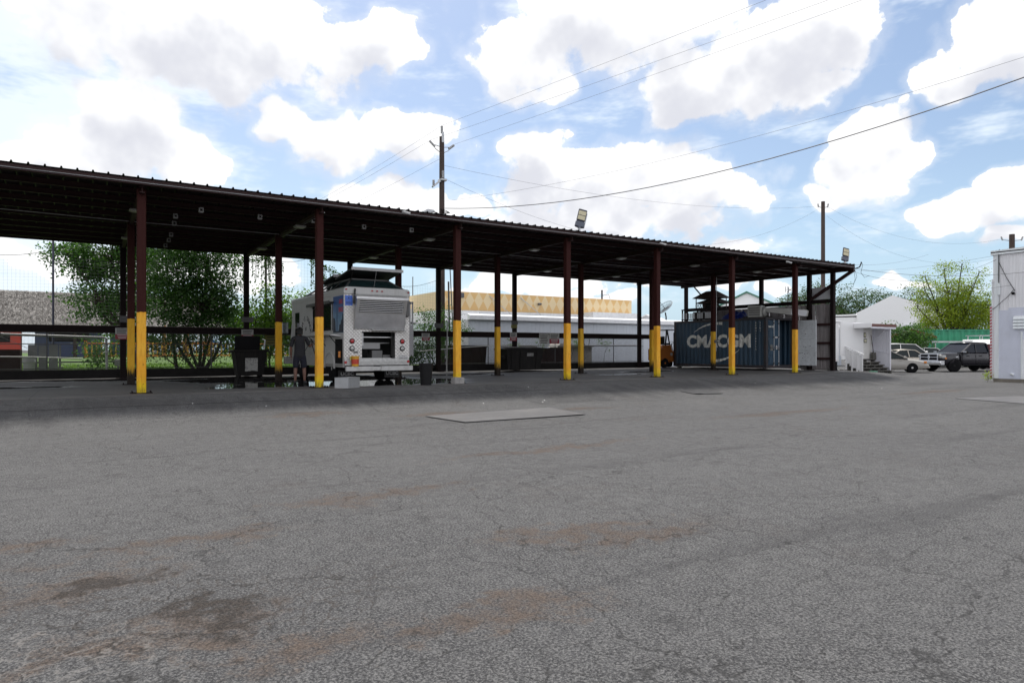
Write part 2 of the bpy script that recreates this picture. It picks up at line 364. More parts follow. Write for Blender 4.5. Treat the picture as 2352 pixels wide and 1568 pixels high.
    # oil and tyre darkening in front of the slab
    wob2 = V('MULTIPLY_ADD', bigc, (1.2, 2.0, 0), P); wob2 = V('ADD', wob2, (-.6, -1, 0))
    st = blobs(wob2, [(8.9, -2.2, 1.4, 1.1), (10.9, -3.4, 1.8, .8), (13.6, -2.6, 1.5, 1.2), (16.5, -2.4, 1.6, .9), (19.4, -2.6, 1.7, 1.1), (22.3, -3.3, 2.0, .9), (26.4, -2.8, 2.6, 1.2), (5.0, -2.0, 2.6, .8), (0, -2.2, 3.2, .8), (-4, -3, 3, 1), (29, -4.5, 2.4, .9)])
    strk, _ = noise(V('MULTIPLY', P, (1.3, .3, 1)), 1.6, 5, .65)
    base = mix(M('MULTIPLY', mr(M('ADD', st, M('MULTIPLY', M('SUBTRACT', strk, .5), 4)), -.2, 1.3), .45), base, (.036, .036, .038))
    # oil drips and tyre scuffs scattered over the yard
    dr = vor(V('MULTIPLY_ADD', medc, (.3, .3, 0), P), .42); base = mix(M('MULTIPLY', mr(M('ADD', dr.outputs['Distance'], M('MULTIPLY', fine, .12)), .13, .05), .35), base, (.035, .034, .034))
    scuff, _ = noise(V('MULTIPLY', P, (.12, 1.5, 1)), 1.0, 5, .65); base = mix(mr(scuff, .56, .72, 0, .35), base, (.045, .044, .046))
    # paving seams
    sy = nd('ShaderNodeSeparateXYZ'); L.new(V('MULTIPLY_ADD', medc, (0, .12, 0), P), sy.inputs[0])
    seam = M('MULTIPLY', mr(M('ABSOLUTE', M('ADD', sy.outputs[1], 2.05)), .035, .01), mr(sy.outputs[0], 13, 10))
    seam2 = M('MULTIPLY', mr(M('ABSOLUTE', M('ADD', M('MULTIPLY', sy.outputs[0], .10), M('ADD', sy.outputs[1], 3.75))), .03, .008), mr(sy.outputs[0], 16, 21))
    seam3 = M('MULTIPLY', mr(M('ABSOLUTE', M('ADD', M('MULTIPLY', sy.outputs[0], -.05), M('ADD', sy.outputs[1], 8.2))), .03, .008), mr(wn, .45, .55))
    base = mix(M('MULTIPLY', M('MAXIMUM', cr, M('MAXIMUM', M('MAXIMUM', seam, seam2), M('MULTIPLY', seam3, .7))), .92), base, (.018, .017, .017))
    L.new(base, b.inputs['Base Color']); b.inputs['Roughness'].default_value = .88; b.inputs['Specular IOR Level'].default_value = .28
    h = M('ADD', M('MULTIPLY', grit, 1.0), M('MULTIPLY', fine, 1.4))
    bp = nd('ShaderNodeBump'); bp.inputs['Strength'].default_value = .7; bp.inputs['Distance'].default_value = .02; L.new(h, bp.inputs['Height']); L.new(bp.outputs[0], b.inputs['Normal'])
    return m
def slab_mat():
    DIM[0] = '2D'
    m = bpy.data.materials.new('wet_concrete'); m.use_nodes = True
    nt, N, L, nd, put, M, V, mr, mix, noise, vor, blobs = node_helpers(m)
    b = N['Principled BSDF']; P = nd('ShaderNodeTexCoord').outputs['Object']
    big, bigc = noise(P, .4, 5, .6); fine, _ = noise(P, 14, 5, .7); med, medc = noise(P, 1.5, 4, .6)
    base = mix(mr(big, .3, .7), (.06, .058, .057), (.105, .10, .096)); base = mix(mr(fine, .4, .75, 0, .4), base, (.14, .135, .13))
    base = mix(mr(med, .55, .8, 0, .6), base, (.04, .038, .036))
    w = V('MULTIPLY_ADD', bigc, (2.4, 2.0, 0), P); w = V('ADD', w, (-1.2, -1.0, 0))
    pd = blobs(w, [(4.9, 2.5, 1.8, 1.1), (4.2, 3.1, 1.8, 1.3), (3.4, 6.3, 2.2, 1.5), (1.6, 8.6, 3.4, .7), (-2, 9.4, 3.0, .6), (-3.2, 4.4, 1.4, .5), (7.0, 1.0, 2.0, .9), (8.9, 2.9, 1.4, 1.0), (12.3, 6.6, 1.4, .5), (17, 8.2, 2.4, .6), (3.6, 1.6, 1.9, .7), (7.2, 5, 1.8, 3), (18.3, 2.7, 1.2, .35), (22, 5, 1.6, .5)])
    wet = mr(M('ADD', pd, M('MULTIPLY', M('SUBTRACT', med, .5), 1.5)), -.35, -.15)
    damp = mr(M('ADD', pd, M('MULTIPLY', M('SUBTRACT', big, .5), 2.5)), -1.6, .1)
    base = mix(M('MULTIPLY', damp, .62), base, (.028, .027, .027)); base = mix(M('MULTIPLY', wet, .8), base, (.016, .016, .016))
    # control joints every 4.4 m
    s = nd('ShaderNodeSeparateXYZ'); L.new(P, s.inputs[0])
    jx = M('ABSOLUTE', M('SUBTRACT', M('FRACT', M('MULTIPLY', s.outputs[0], 1 / 4.403)), .5)); jy = M('ABSOLUTE', M('SUBTRACT', s.outputs[1], 5.2))
    j = M('MAXIMUM', mr(jx, .003, .001), mr(jy, .012, .005)); base = mix(M('MULTIPLY', j, .7), base, (.02, .02, .02))
    L.new(base, b.inputs['Base Color'])
    rg = M('MULTIPLY_ADD', damp, -.42, mr(fine, .3, .7, .6, .8)); rg = M('MULTIPLY', rg, M('SUBTRACT', 1.0, M('MULTIPLY', wet, .93)))
    L.new(M('MAXIMUM', rg, .025), b.inputs['Roughness']); b.inputs['Specular IOR Level'].default_value = .5
    bp = nd('ShaderNodeBump'); bp.inputs['Distance'].default_value = .01
    L.new(M('MULTIPLY', M('SUBTRACT', 1.0, wet), .35), bp.inputs['Strength']); L.new(fine, bp.inputs['Height']); L.new(bp.outputs[0], b.inputs['Normal'])
    DIM[0] = '3D'
    return m
def gz(x, y):
    dx = max(x - 31.3, -28 - x, 0); dy = max(-.75 - y, 0, (y - 11.0) if x > 31 else 0); d = math.hypot(dx, dy)
    if d <= 0: return -.02
    und = .022 * mnoise.noise(Vector((x * .35, y * .35, 0))) * sm(2, 5, d)
    return -.02 - .40 * sm(0, 3.4, d) + und
def axis(a, b, s, far): return [-q for q in far[::-1]] + [a + i * s for i in range(int((b - a) / s) + 1)] + far
xs = [-1600, -700, -300, -120, -60] + [-40 + .5 * i for i in range(241)] + [95, 140, 220, 400, 800, 1600]
ys = [-1600, -700, -300, -120, -60, -35] + [-24 + .5 * i for i in range(85)] + [22, 30, 50, 90, 160, 300, 700, 1600]
g = MB(); g.grid([[(x, y, gz(x, y)) for x in xs] for y in ys])
o = struct(g.build('ground', asphalt_mat(), smooth=True, fixn=False)); o['label'] = 'grey cracked asphalt yard with brown dirt patches'

rnd = random.Random(5)
sl = MB(); sl.box(-28, 31.25, -.75, 10.55, -.3, 0)
o = struct(sl.build('concrete_slab', slab_mat(), bevel=.01)); o['label'] = 'wet concrete wash slab under the canopy'

def lawn_z(y): return .06 + .41 * sm(11, 42, y)
def lawn_mat():
    m = bpy.data.materials.new('lawn_soil'); m.use_nodes = True
    nt, N, L, nd, put, M, V, mr, mix, noise, vor, blobs = node_helpers(m)
    b = N['Principled BSDF']; P = nd('ShaderNodeTexCoord').outputs['Object']; a, _ = noise(P, .5, 6, .65); f, _ = noise(P, 25, 4, .7)
    c = mix(mr(a, .35, .65), (.07, .14, .018), (.13, .22, .035)); c = mix(mr(f, .3, .7, 0, .6), c, (.04, .085, .012))
    L.new(c, b.inputs['Base Color']); b.inputs['Roughness'].default_value = .9
    return m
ln = MB(); lys = [10.75, 11.5, 13, 16, 20, 25, 30, 36, 42, 60, 120]
ln.grid([[(x, y, lawn_z(y)) for x in (-70, -20, -5, 5, 12, 16.5)] for y in lys]); ln.box(-70, 16.5, 10.75, 10.95, -.5, lawn_z(10.8))
o = struct(ln.build('lawn', lawn_mat(), fixn=False)); o['label'] = 'mown green lawn behind the chain link fence'
# blades of grass near the fence, one mass
gb = MB()
for i in range(26000):
    y = 11.0 + 14 * rnd.random() ** 1.6; x = -8 + 23 * rnd.random(); z = lawn_z(y); h = rnd.uniform(.05, .13); a = rnd.random() * 6.28; w = .012 + .02 * rnd.random()
    dx, dy = math.cos(a) * w, math.sin(a) * w; lx, ly = rnd.uniform(-.05, .05), rnd.uniform(-.05, .05)
    gb.mesh([(x - dx, y - dy, z - .01), (x + dx, y + dy, z - .01), (x + lx, y + ly, z + h)], [(0, 1, 2)])
leafmat('grass_blade', (.06, .12, .015), (.11, .2, .03), (.17, .26, .05), .4)
o = struct(gb.build('grass', MAT['grass_blade'], fixn=False), 'stuff'); tag(o, 'short green grass growing on the lawn behind the fence', 'grass', kind='stuff')

# gravel / bare strip behind the right half of the fence
gr = MB(); gr.grid([[(x, y, -.02) for x in (16.5, 25, 31.0)] for y in (10.75, 13, 17.2)])
o = struct(gr.build('service_strip', mat('strip_dirt', (.10, .095, .09), .9, var=.3, scale=2, bump=.5, bscale=30))); o['label'] = 'dirty service strip behind the fence'

# ------------------------------------------------------------------ canopy
S = 4.403; YM, YB = 4.756, 10.278; XE = 30.65
brown = mat('oxide_brown_paint', (.030, .011, .011), .6, 0, .25, 1.2, dirt=(.035, .02, .018), dscale=3, damt=.45, spec=.3)
dkbrown = mat('dark_brown_steel', (.013, .008, .008), .7, 0, .3, 1.5, spec=.12)
sheetm = mat('brown_roof_sheet', (.018, .013, .014), .45, .2, .2, .8)
def post_mat(name, lo, hi, dark):
    m = bpy.data.materials.new(name); m.use_nodes = True
    nt, N, L, nd, put, M, V, mr, mix, noise, vor, blobs = node_helpers(m)
    b = N['Principled BSDF']; tc = nd('ShaderNodeTexCoord'); P = tc.outputs['Object']
    s = nd('ShaderNodeSeparateXYZ'); L.new(P, s.inputs[0]); z = s.outputs[2]
    oi = nd('ShaderNodeObjectInfo'); sh = V('ADD', P, V('SCALE', (3.1, 7.7, 13.0), None)); 
    q = nd('ShaderNodeVectorMath', operation='SCALE'); q.inputs[0].default_value = (17, 31, 47); L.new(oi.outputs['Random'], q.inputs['Scale'])
    PP = V('ADD', P, q.outputs[0])
    a, _ = noise(PP, 1.3, 5, .6); f, _ = noise(V('MULTIPLY', PP, (14, 14, 2.2)), 1.3, 6, .7); sp, _ = noise(PP, 16, 4, .7)
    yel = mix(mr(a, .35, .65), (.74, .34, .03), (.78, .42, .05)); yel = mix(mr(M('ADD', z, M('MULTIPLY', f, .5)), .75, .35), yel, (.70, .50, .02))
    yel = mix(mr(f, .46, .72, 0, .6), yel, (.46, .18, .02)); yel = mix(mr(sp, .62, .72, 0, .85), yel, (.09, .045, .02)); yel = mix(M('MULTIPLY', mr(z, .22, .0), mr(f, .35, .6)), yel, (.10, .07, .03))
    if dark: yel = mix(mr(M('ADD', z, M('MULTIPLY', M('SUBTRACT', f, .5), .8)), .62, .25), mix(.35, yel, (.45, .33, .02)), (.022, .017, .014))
    br = mix(mr(f, .4, .75, 0, .5), (.034, .009, .008), (.046, .017, .013))
    c = mix(mr(M('ADD', z, M('MULTIPLY_ADD', M('SUBTRACT', f, .5), .05, M('MULTIPLY', M('SUBTRACT', a, .5), .10))), hi - .006, hi + .006), yel, br)
    L.new(c, b.inputs['Base Color']); b.inputs['Roughness'].default_value = .7; b.inputs['Specular IOR Level'].default_value = .12
    return m
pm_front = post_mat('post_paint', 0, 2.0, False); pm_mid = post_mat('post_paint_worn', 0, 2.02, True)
canopy = thing('metal_canopy', 'long dark brown open sided metal canopy with yellow based posts over wash slab', 'canopy')
def post_mesh(top, w=.1, c=.018):
    b = MB(); vs = []
    oct_ = [(-w + c, -w), (w - c, -w), (w, -w + c), (w, w - c), (w - c, w), (-w + c, w), (-w, w - c), (-w, -w + c)]
    b.prism(oct_, 'z', 0.012, top)
    return b
def plate_mesh():
    b = MB(); b.box(-.24, .24, -.17, .17, .001, .016)
    for sx in (-1, 1):
        for sy in (-1, 1): b.cyl((sx * .2, sy * .12, .016), (sx * .2, sy * .12, .06), .013, 6)
    return b
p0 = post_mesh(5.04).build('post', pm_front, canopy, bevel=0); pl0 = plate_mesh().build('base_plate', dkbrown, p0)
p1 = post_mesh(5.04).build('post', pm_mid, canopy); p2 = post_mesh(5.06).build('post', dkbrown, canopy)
used = set()
def add_post(src, x, y):
    if src.name not in used: used.add(src.name); src.location = (x, y, 0); o = src
    else: o = share('post', src, canopy, (x, y, 0))
    if o is not p0: share('base_plate', pl0, o)
for k in range(-1, 7): add_post(p0, k * S, 0)
for k in range(-1, 7): add_post(p1, k * S, YM)
for k in range(-1, 7): add_post(p2, k * S, YB)
for y in (10.52, 4.98, 2.05, .75): add_post(p2, XE, y)
# frames: beams across, fascias and purlins along
for k in list(range(-1, 7)):
    b = MB(); x = k * S
    b.box(x - .055, x + .055, -.3, 10.5, 4.9, 4.915).box(x - .055, x + .055, -.3, 10.5, 5.035, 5.048).box(x - .006, x + .006, -.3, 10.5, 4.915, 5.035)
    b.build('beam', brown, canopy)
b = MB(); b.box(XE - .18, XE - .16, -.42, 10.8, 4.93, 5.2).box(XE - .18, XE - .10, -.42, 10.8, 4.93, 4.945); b.build('end_beam', brown, canopy)
X0, X1 = -9.7, 30.55
b = MB(); b.box(X0, X1, -.45, -.435, 5.05, 5.205).box(X0, X1, -.45, -.37, 5.05, 5.062).box(X0, X1, -.45, -.37, 5.193, 5.205); b.build('front_fascia', brown, canopy)
b = MB(); b.box(X0, X1, 10.735, 10.75, 5.05, 5.205).box(X0, X1, 10.67, 10.735, 5.05, 5.062); b.build('back_fascia', brown, canopy)
for i in range(9):
    y = .75 + i * 1.16; b = MB(); b.box(X0, X1, y, y + .012, 5.05, 5.2).box(X0, X1, y - .06, y, 5.05, 5.062).box(X0, X1, y + .012, y + .07, 5.188, 5.2)
    b.build('purlin', brown, canopy)
# roof sheets: ribbed panels, three ribs each
def sheet_mesh():
    prof = []
    for r in range(3):
        x = r * .3048
        prof += [(x, .0), (x + .125, 0), (x + .138, .044), (x + .167, .044), (x + .18, 0)]
    prof.append((.9144, 0)); b = MB(); rows = []
    for (x, z) in prof: rows.append([(x, -.53, z), (x, 10.85, z)])
    b.grid([[r[0] for r in rows], [r[1] for r in rows]])
    n = len(prof); b.grid([[(x, -.53, z + .0015) for x, z in prof], [(x, 10.85, z + .0015) for x, z in prof]])
    b.grid([[(x, -.53, z) for x, z in prof], [(x, -.53, z + .0015) for x, z in prof]])
    return b
sp0 = sheet_mesh().build('roof_panel', sheetm, canopy, fixn=False); sp0.location = (X0, 0, 5.207)
for i in range(1, 44): share('roof_panel', sp0, canopy, (X0 + i * .9144, 0, 5.207 + (.0006 if i % 2 else 0)))
# galvanised conduit along the fascia and under the beams
galv = mat('galvanised', (.42, .43, .44), .42, .7, .15, 4)
b = MB(); b.tube([(X0, -.47, 5.105), (8, -.47, 5.1), (20, -.47, 5.105), (30.4, -.47, 5.105)], .011, 6); b.build('conduit', galv, canopy)
b = MB(); b.tube([(-6, 4.3, 4.99), (0, 4.4, 4.96), (4.4, 4.55, 5.0), (8.8, 4.55, 4.98), (13.2, 4.5, 5.0), (17.6, 4.6, 4.98), (22, 4.6, 5.0)], .014, 6); b.build('conduit', galv, canopy)
b = MB(); b.tube([(26.42, YM + .13, .9), (26.42 + .13, YM - .08, 1.0), (26.55, YM - .1, 3.5), (26.55, YM - .1, 4.85)], .017, 6); b.build('conduit', galv, canopy)
for k in (1, 2, 3): 
    b = MB(); b.tube([(k * S + .09, -.2, 4.93), (k * S + .09, 10.3, 4.93)], .012, 6); b.build('conduit', galv, canopy)
# end wall: girts, corrugated sheets, brace, white panel
girt = MB(); girt.box(XE - .03, XE + .05, .64, 10.4, 3.44, 3.64); girt.build('girt', dkbrown, canopy)
for z in (.55, 1.35, 2.3): b = MB(); b.box(XE - .02, XE + .03, .85, 4.9, z, z + .12); b.build('girt', brown, canopy)
cors = mat('brown_corrugated', (.24, .22, .22), .5, .2, .35, 1.0, dirt=(.05, .028, .026), dscale=1.6, damt=.85, streak=True)
def corr_mesh(w, h, pitch=.075, dep=.018):
    b = MB(); n = int(w / pitch * 4); pts = [(i * w / n, dep * math.sin(2 * math.pi * i / 4) + dep * .3 * math.sin(math.pi * i / 2 + 1)) for i in range(n + 1)]
    b.grid([[(d, y, 0) for y, d in pts], [(d, y, h) for y, d in pts]]); return b
cm = corr_mesh(.92, 3.35)
w0 = None
for i in range(10):
    y = .85 + i * .921
    if w0 is None: w0 = cm.build('corrugated_sheet', cors, canopy, fixn=False); w0.location = (XE + .09, y, .06)
    else: share('corrugated_sheet', w0, canopy, (XE + .09, y, .06))
b = MB(); b.bar((XE + .0, 2.1, 3.6), (XE, -.35, 5.0), .14, .14); b.build('brace', brown, canopy)
b = MB(); b.box(XE + .1, XE + .13, .88, 1.97, 3.66, 4.28); o = b.build('white_panel', mat('white_sheet', (.62, .63, .66), .45, 0, .1, 2), canopy)
# lamps under the beams
lampw = mat('lamp_housing', (.28, .28, .26), .5, 0, .1, 8); lens = mat('lamp_lens', (.4, .39, .33), .3, 0, .05, 8)
def canopy_light():
    t = thing('canopy_light', '', 'light'); b = MB(); b.cbox(-.17, .17, -.17, .17, -.05, 0, .02); b.build('housing', lampw, t)
    b = MB(); b.box(-.13, .13, -.13, .13, -.065, -.049); b.build('lens', lens, t); return t
L0 = canopy_light(); first = True
FR = ['left end bay', 'leftmost front post', 'second front post', 'front post by food truck', 'fourth front post', 'fifth front post', 'sixth front post', 'seventh front post']
for k in range(0, 7):
    for y, w in ((2.05, 'front'), (7.35, 'back')):
        o = L0 if first else dup(L0); first = False; o.location = (k * S, y, 4.898)
        o['label'] = 'square canopy light, %s one on beam of the %s' % (w, ['first (leftmost)', 'second', 'third', 'fourth', 'fifth', 'sixth', 'seventh'][k] + ' front post'); o['group'] = 'lights under the canopy'
jb = mat('junction_grey', (.26, .26, .26), .6, 0, .1, 9)
def jbox(x, y, z, lab):
    t = thing('hanging_outlet_box', lab, 'outlet box', (x, y, z), 0, 'outlet boxes hanging under the canopy')
    b = MB(); b.cbox(-.06, .06, -.045, .045, -.07, .07, .01); b.build('box', jb, t)
    b = MB(); b.tube([(0, 0, .07), (.02, 0, .16), (0, 0, 5.05 - z)], .006, 5); b.build('cord', dkbrown, t)
    b = MB(); b.box(-.03, .03, -.049, -.044, -.03, .03); b.build('socket', dkbrown, t)
jl = [(.99, 2.36, 'small grey outlet box hanging nearest the leftmost yellow post'), (1.08, 3.6, 'grey outlet box, second of the row going back beside leftmost post'), (1.2, 5.8, 'grey outlet box, third of the row going back beside leftmost post'), (1.25, 7.1, 'grey outlet box, fourth of the row going back beside leftmost post'), (1.27, 8.5, 'grey outlet box, rearmost of the row going back beside leftmost post'),
      (1.49, 1.07, 'grey outlet box hanging near the front edge right of leftmost post'), (3.05, 1.2, 'grey outlet box hanging midway between first and second front posts'), (4.5, .9, 'grey outlet box hanging right behind the second front post'), (6.1, 1.05, 'grey outlet box hanging left of centre above the food truck'), (7.57, .77, 'grey outlet box hanging above the right side of food truck')]
for x, y, l in jl: jbox(x, y, 4.88, l)
# guard rails between the back posts and kerb beam
for k in range(-2, 7):
    x0 = k * S + .101; x1 = min((k + 1) * S - .101, XE - .2) if k < 6 else 27.6
    b = MB(); b.cbox(x0, x1, YB - .07, YB + .07, 1.71, 1.97, .012); b.build('guard_rail', dkbrown, canopy)
kb = MB(); kb.cbox(-28, 28.0, 10.56, 10.74, .0, .33, .015)
o = kb.build('kerb_beam', mat('kerb_concrete', (.018, .017, .017), .9, 0, .3, 2, bump=.3, spec=.1)); tag(o, 'low dark stained kerb beam along the back of the slab', 'kerb')

# ------------------------------------------------------------------ chain link fence behind the slab
fence = thing('chain_link_fence', 'chain link fence with steel posts running behind the canopy slab', 'fence', (0, 11.15, 0))
fsteel = mat('fence_steel', (.11, .11, .115), .5, .6, .2, 5)
def chain(x0, x1, z0, z1, p=.064, r=.0034):
    b = MB(); h = z1 - z0; n = int((x1 - x0 + h) / p)
    for i in range(n):
        for s in (1, -1):
            xa = x0 - h + i * p if s > 0 else x0 + i * p; xb = xa + h if s > 0 else xa - h; za, zb = z0, z1
            if s > 0:
                if xa < x0: za += x0 - xa; xa = x0
                if xb > x1: zb -= xb - x1; xb = x1
            else:
                if xa > x1: za += xa - x1; xa = x1
                if xb < x0: zb -= x0 - xb; xb = x0
            if zb - za < .02: continue
            y = .004 * s
            b.mesh([(xa - r, y, za), (xa + r, y - r, za), (xa + r, y + r, za), (xb - r, y, zb), (xb + r, y - r, zb), (xb + r, y + r, zb)], [(0, 1, 4, 3), (1, 2, 5, 4), (2, 0, 3, 5)])
    return b
o = chain(-9, 27.6, .30, 2.0).build('wire_mesh', fsteel, fence, fixn=False); o['kind'] = 'stuff'
for i, x in enumerate([-8, -5.2, -2.4, .35, 3.2, 6.0, 8.7, 11.4, 14.1, 16.55, 18.35, 20.9, 22.6, 22.95, 25.2, 27.4]):
    b = MB(); t = 1.75
    b.tube([(x, .03, -.1), (x, .03, t)] + ([(x, .04, t + .08), (x + .03, -.02, t + .22)] if x > 16 else []), .024, 8); b.build('fence_post', fsteel, fence)
for z in (1.72, 1.28, .36):
    b = MB(); b.tube([(-9, .035, z), (27.6, .035, z)], .018, 6); b.build('rail', fsteel, fence)

# ------------------------------------------------------------------ food truck
white = mat('truck_white', (.52, .52, .51), .35, 0, .08, 2, dirt=(.33, .31, .28), dscale=2.5, damt=.35, streak=True)
greyw = mat('truck_lower', (.30, .30, .29), .45, 0, .15, 2, dirt=(.12, .11, .10), dscale=2, damt=.6)
steel = mat('brushed_steel', (.52, .52, .52), .34, .75, .12, 3, dirt=(.25, .24, .23), dscale=3, damt=.4)
black = mat('matte_black', (.008, .008, .009), .7, 0, .2, 4, spec=.15)
rubber = mat('tyre_rubber', (.010, .010, .011), .9, 0, .2, 8, bump=.2, bscale=60, spec=.1)
dkglass = glass('dark_glass', (.012, .014, .016))
teal = glass('teal_glass', (.02, .045, .048), .15)
redl = mat('red_lens', (.36, .006, .01), .2, 0, .05, 8, spec=.7); amber = mat('amber_lens', (.6, .2, .02), .25, 0, .05, 8)
clearl = mat('clear_lens', (.35, .36, .35), .2, .3, .1, 12)
chrome = mat('chrome', (.62, .63, .65), .12, 1, .05, 3)
inkblack = mat('black_print', (.02, .02, .022), .6, 0, .05); inkred = mat('red_print', (.55, .03, .03), .5, 0, .05)
def quilt_mat():
    m = bpy.data.materials.new('quilted_steel'); m.use_nodes = True
    nt, N, L, nd, put, M, V, mr, mix, noise, vor, blobs = node_helpers(m)
    b = N['Principled BSDF']; P = nd('ShaderNodeTexCoord').outputs['Object']; s = nd('ShaderNodeSeparateXYZ'); L.new(P, s.inputs[0])
    k = 1 / .115; u = M('MULTIPLY', M('ADD', s.outputs[0], s.outputs[1]), k); w = M('MULTIPLY', s.outputs[2], k)
    p = M('ABSOLUTE', M('SUBTRACT', M('FRACT', M('ADD', u, w)), .5)); q = M('ABSOLUTE', M('SUBTRACT', M('FRACT', M('SUBTRACT', u, w)), .5))
    edge = M('MINIMUM', M('SUBTRACT', .5, p), M('SUBTRACT', .5, q)); h = mr(edge, 0, .3)
    a, _ = noise(P, 2, 5, .6)
    c = mix(mr(a, .3, .7), (.58, .565, .54), (.72, .705, .68)); c = mix(mr(edge, .07, .0, 0, .75), c, (.20, .18, .165))
    L.new(c, b.inputs['Base Color']); b.inputs['Metallic'].default_value = .55; b.inputs['Roughness'].default_value = .38
    bp = nd('ShaderNodeBump'); bp.inputs['Strength'].default_value = .5; bp.inputs['Distance'].default_value = .02; L.new(h, bp.inputs['Height']); L.new(bp.outputs[0], b.inputs['Normal'])
    return m
quilt = quilt_mat()
tr = thing('food_truck', 'white and quilted steel food truck with open rear hatch under the canopy', 'food truck', (5.76, 1.95, 0))
TW, TL, TH = 2.26, 6.35, 3.08
b = MB(); b.slot(0)                                             # shell: sides, roof, front, floor; open at the back for the hatch
b.box(0, .04, .06, TL, .5, 2.9); b.box(TW - .04, TW, .06, TL, .5, 2.9); b.box(.04, TW - .04, .06, TL, .5, .58); b.box(.0, TW, TL, TL + .05, .5, 2.95)
rp = [(0, 2.86), (0, 3.0), (.03, 3.06), (.10, 3.09), (TW - .10, 3.09), (TW - .03, 3.06), (TW, 3.0), (TW, 2.86)]
b.prism([(u - .012 if u < 1 else u + .012, z) for u, z in rp], 'y', -.03, TL + .1)
b.build('body_shell', white, tr, bevel=.012)
b = MB(); b.prism([(TL + .05, .5), (TL + .75, .55), (TL + .8, 1.1), (TL + .55, 1.45), (TL + .12, 2.85), (TL + .05, 2.85)], 'x', .06, TW - .06); b.build('cab_nose', white, tr, bevel=.03)
for u0, u1, n in ((0, .6, 0), (1.75, TW, 0)): b = MB(); b.box(u0, u1, 0, .055, .8, 2.86); b.build('rear_panel', quilt, tr, bevel=.004)
b = MB(); b.box(.601, 1.749, .004, .055, 1.66, 2.86); b.build('rear_panel', quilt, tr)
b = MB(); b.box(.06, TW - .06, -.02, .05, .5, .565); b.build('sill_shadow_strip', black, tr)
b = MB(); b.prism([(-.03, .57), (-.03, .70), (.0, .8), (.055, .8), (.055, .57)], 'x', .02, TW - .02); b.build('tread_sill', mat('tread_plate', (.40, .40, .39), .4, .5, .25, 12, bump=.4, bscale=45), tr)
b = MB(); b.prism([(1.72, .8), (TW - .05, .64), (TW - .05, .60), (1.6, .8)], 'y', -.006, -.002); 
b.build('sill_trim', black, tr)
bm_ = mat('bumper_white', (.52, .52, .51), .4, .2, .12, 3, dirt=(.2, .19, .18), dscale=4, damt=.5)
b = MB(); b.cbox(.03, .95, -.16, -.02, .38, .54, .012); b.cbox(1.2, TW + .06, -.16, -.02, .38, .54, .012); b.cbox(.951, 1.199, -.14, -.02, .39, .53, .01); b.build('rear_bumper', bm_, tr)
for u in (.27, 2.0):
    for z, m_, nm in ((1.35, redl, 'tail_light'), (1.11, clearl, 'reverse_light')):
        b = MB(); b.lathe((u, 0, z), [(.085, 0), (.085, -.02), (.065, -.026), (.065, 0)], 20, 'y'); r_ = b.build(nm, black, tr, smooth=True)
        b = MB(); b.lathe((u, 0, z), [(.066, -.015), (.06, -.032), (.03, -.04), (.002, -.042)], 20, 'y'); b.build('lens', m_, r_, smooth=True)
for u, z, r in ((.05, .67, .045), (TW - .06, .68, .045)): b = MB(); b.lathe((u, -.03, z), [(r, .01), (r, -.012), (r * .5, -.02), (.002, -.021)], 14, 'y'); b.build('marker_light', redl, tr, smooth=True)
for u, z in ((.06, 3.0), (.93, 2.985), (1.1, 2.985), (1.27, 2.985), (TW - .06, 2.985)): b = MB(); b.cbox(u - .035, u + .035, -.065, -.04, z - .02, z + .02, .008); b.build('marker_light', redl, tr)
# vent unit above the hatch: leaning louvred box
b = MB(); pf = [(0, 2.86), (-.30, 2.76), (-.30, 2.68), (-.04, 1.72), (0, 1.72)]
b.prism(pf, 'x', .33, .345); b.prism(pf, 'x', 2.045, 2.06); b.prism([(0, 2.87), (-.32, 2.775), (-.32, 2.70), (-.30, 2.70), (-.30, 2.76), (0, 2.855)], 'x', .31, 2.08)
def ven(z): return -.30 + (2.68 - z) / .96 * .26
for z0, z1 in ((2.24, 2.28), (2.64, 2.70)): b.prism([(ven(z0) - .005, z0), (ven(z1) - .005, z1), (ven(z1) + .03, z1), (ven(z0) + .03, z0)], 'x', .346, 2.044)
for u in (.346, 1.96): b.prism([(ven(2.28), 2.28), (ven(2.64), 2.64), (ven(2.64) + .02, 2.64), (ven(2.28) + .02, 2.28)], 'x', u, u + .084)
vb = b.build('vent_housing', steel, tr)
b = MB(); b.prism([(ven(2.3) + .1, 2.25), (ven(2.6) + .12, 2.66), (ven(2.6) + .14, 2.66), (ven(2.3) + .12, 2.25)], 'x', .43, 1.96); b.build('vent_dark', black, vb)
for i in range(6):
    z = 2.3 + i * .058; v = ven(z); b = MB(); b.prism([(v - .012, z), (v + .03, z + .010), (v + .03, z + .018), (v - .014, z + .024)], 'x', .43, 1.96); b.build('louvre_slat', mat('slat_pale', (.50, .50, .50), .4, .2), vb)
b = MB(); b.prism([(ven(1.74), 1.745), (ven(2.24), 2.24), (ven(2.24) + .02, 2.24), (ven(1.74) + .02, 1.745)], 'x', .346, 2.044); b.build('vent_door', mat('dull_steel', (.46, .46, .47), .40, .6, .2, 2.5), vb)
b = MB(); b.prism([(-.19, 1.70), (-.19, 1.715), (0, 1.735), (0, 1.72)], 'x', .9, 2.12); b.build('hatch_flap', bm_, tr)
b = MB(); b.tube([(.36, -.03, 3.02), (.35, -.07, 3.0), (.33, -.09, 2.9), (.30, -.09, 2.55)], .03, 8); b.build('exhaust_pipe', mat('dark_pipe', (.05, .05, .05), .5, .4), tr, smooth=True)
b = MB(); b.prism([(0, 2.7), (-.18, 2.7), (-.14, 2.2), (0, 2.16)], 'x', 2.085, 2.2); b.build('side_duct', mat('duct_grey', (.13, .13, .13), .5, .4), tr)
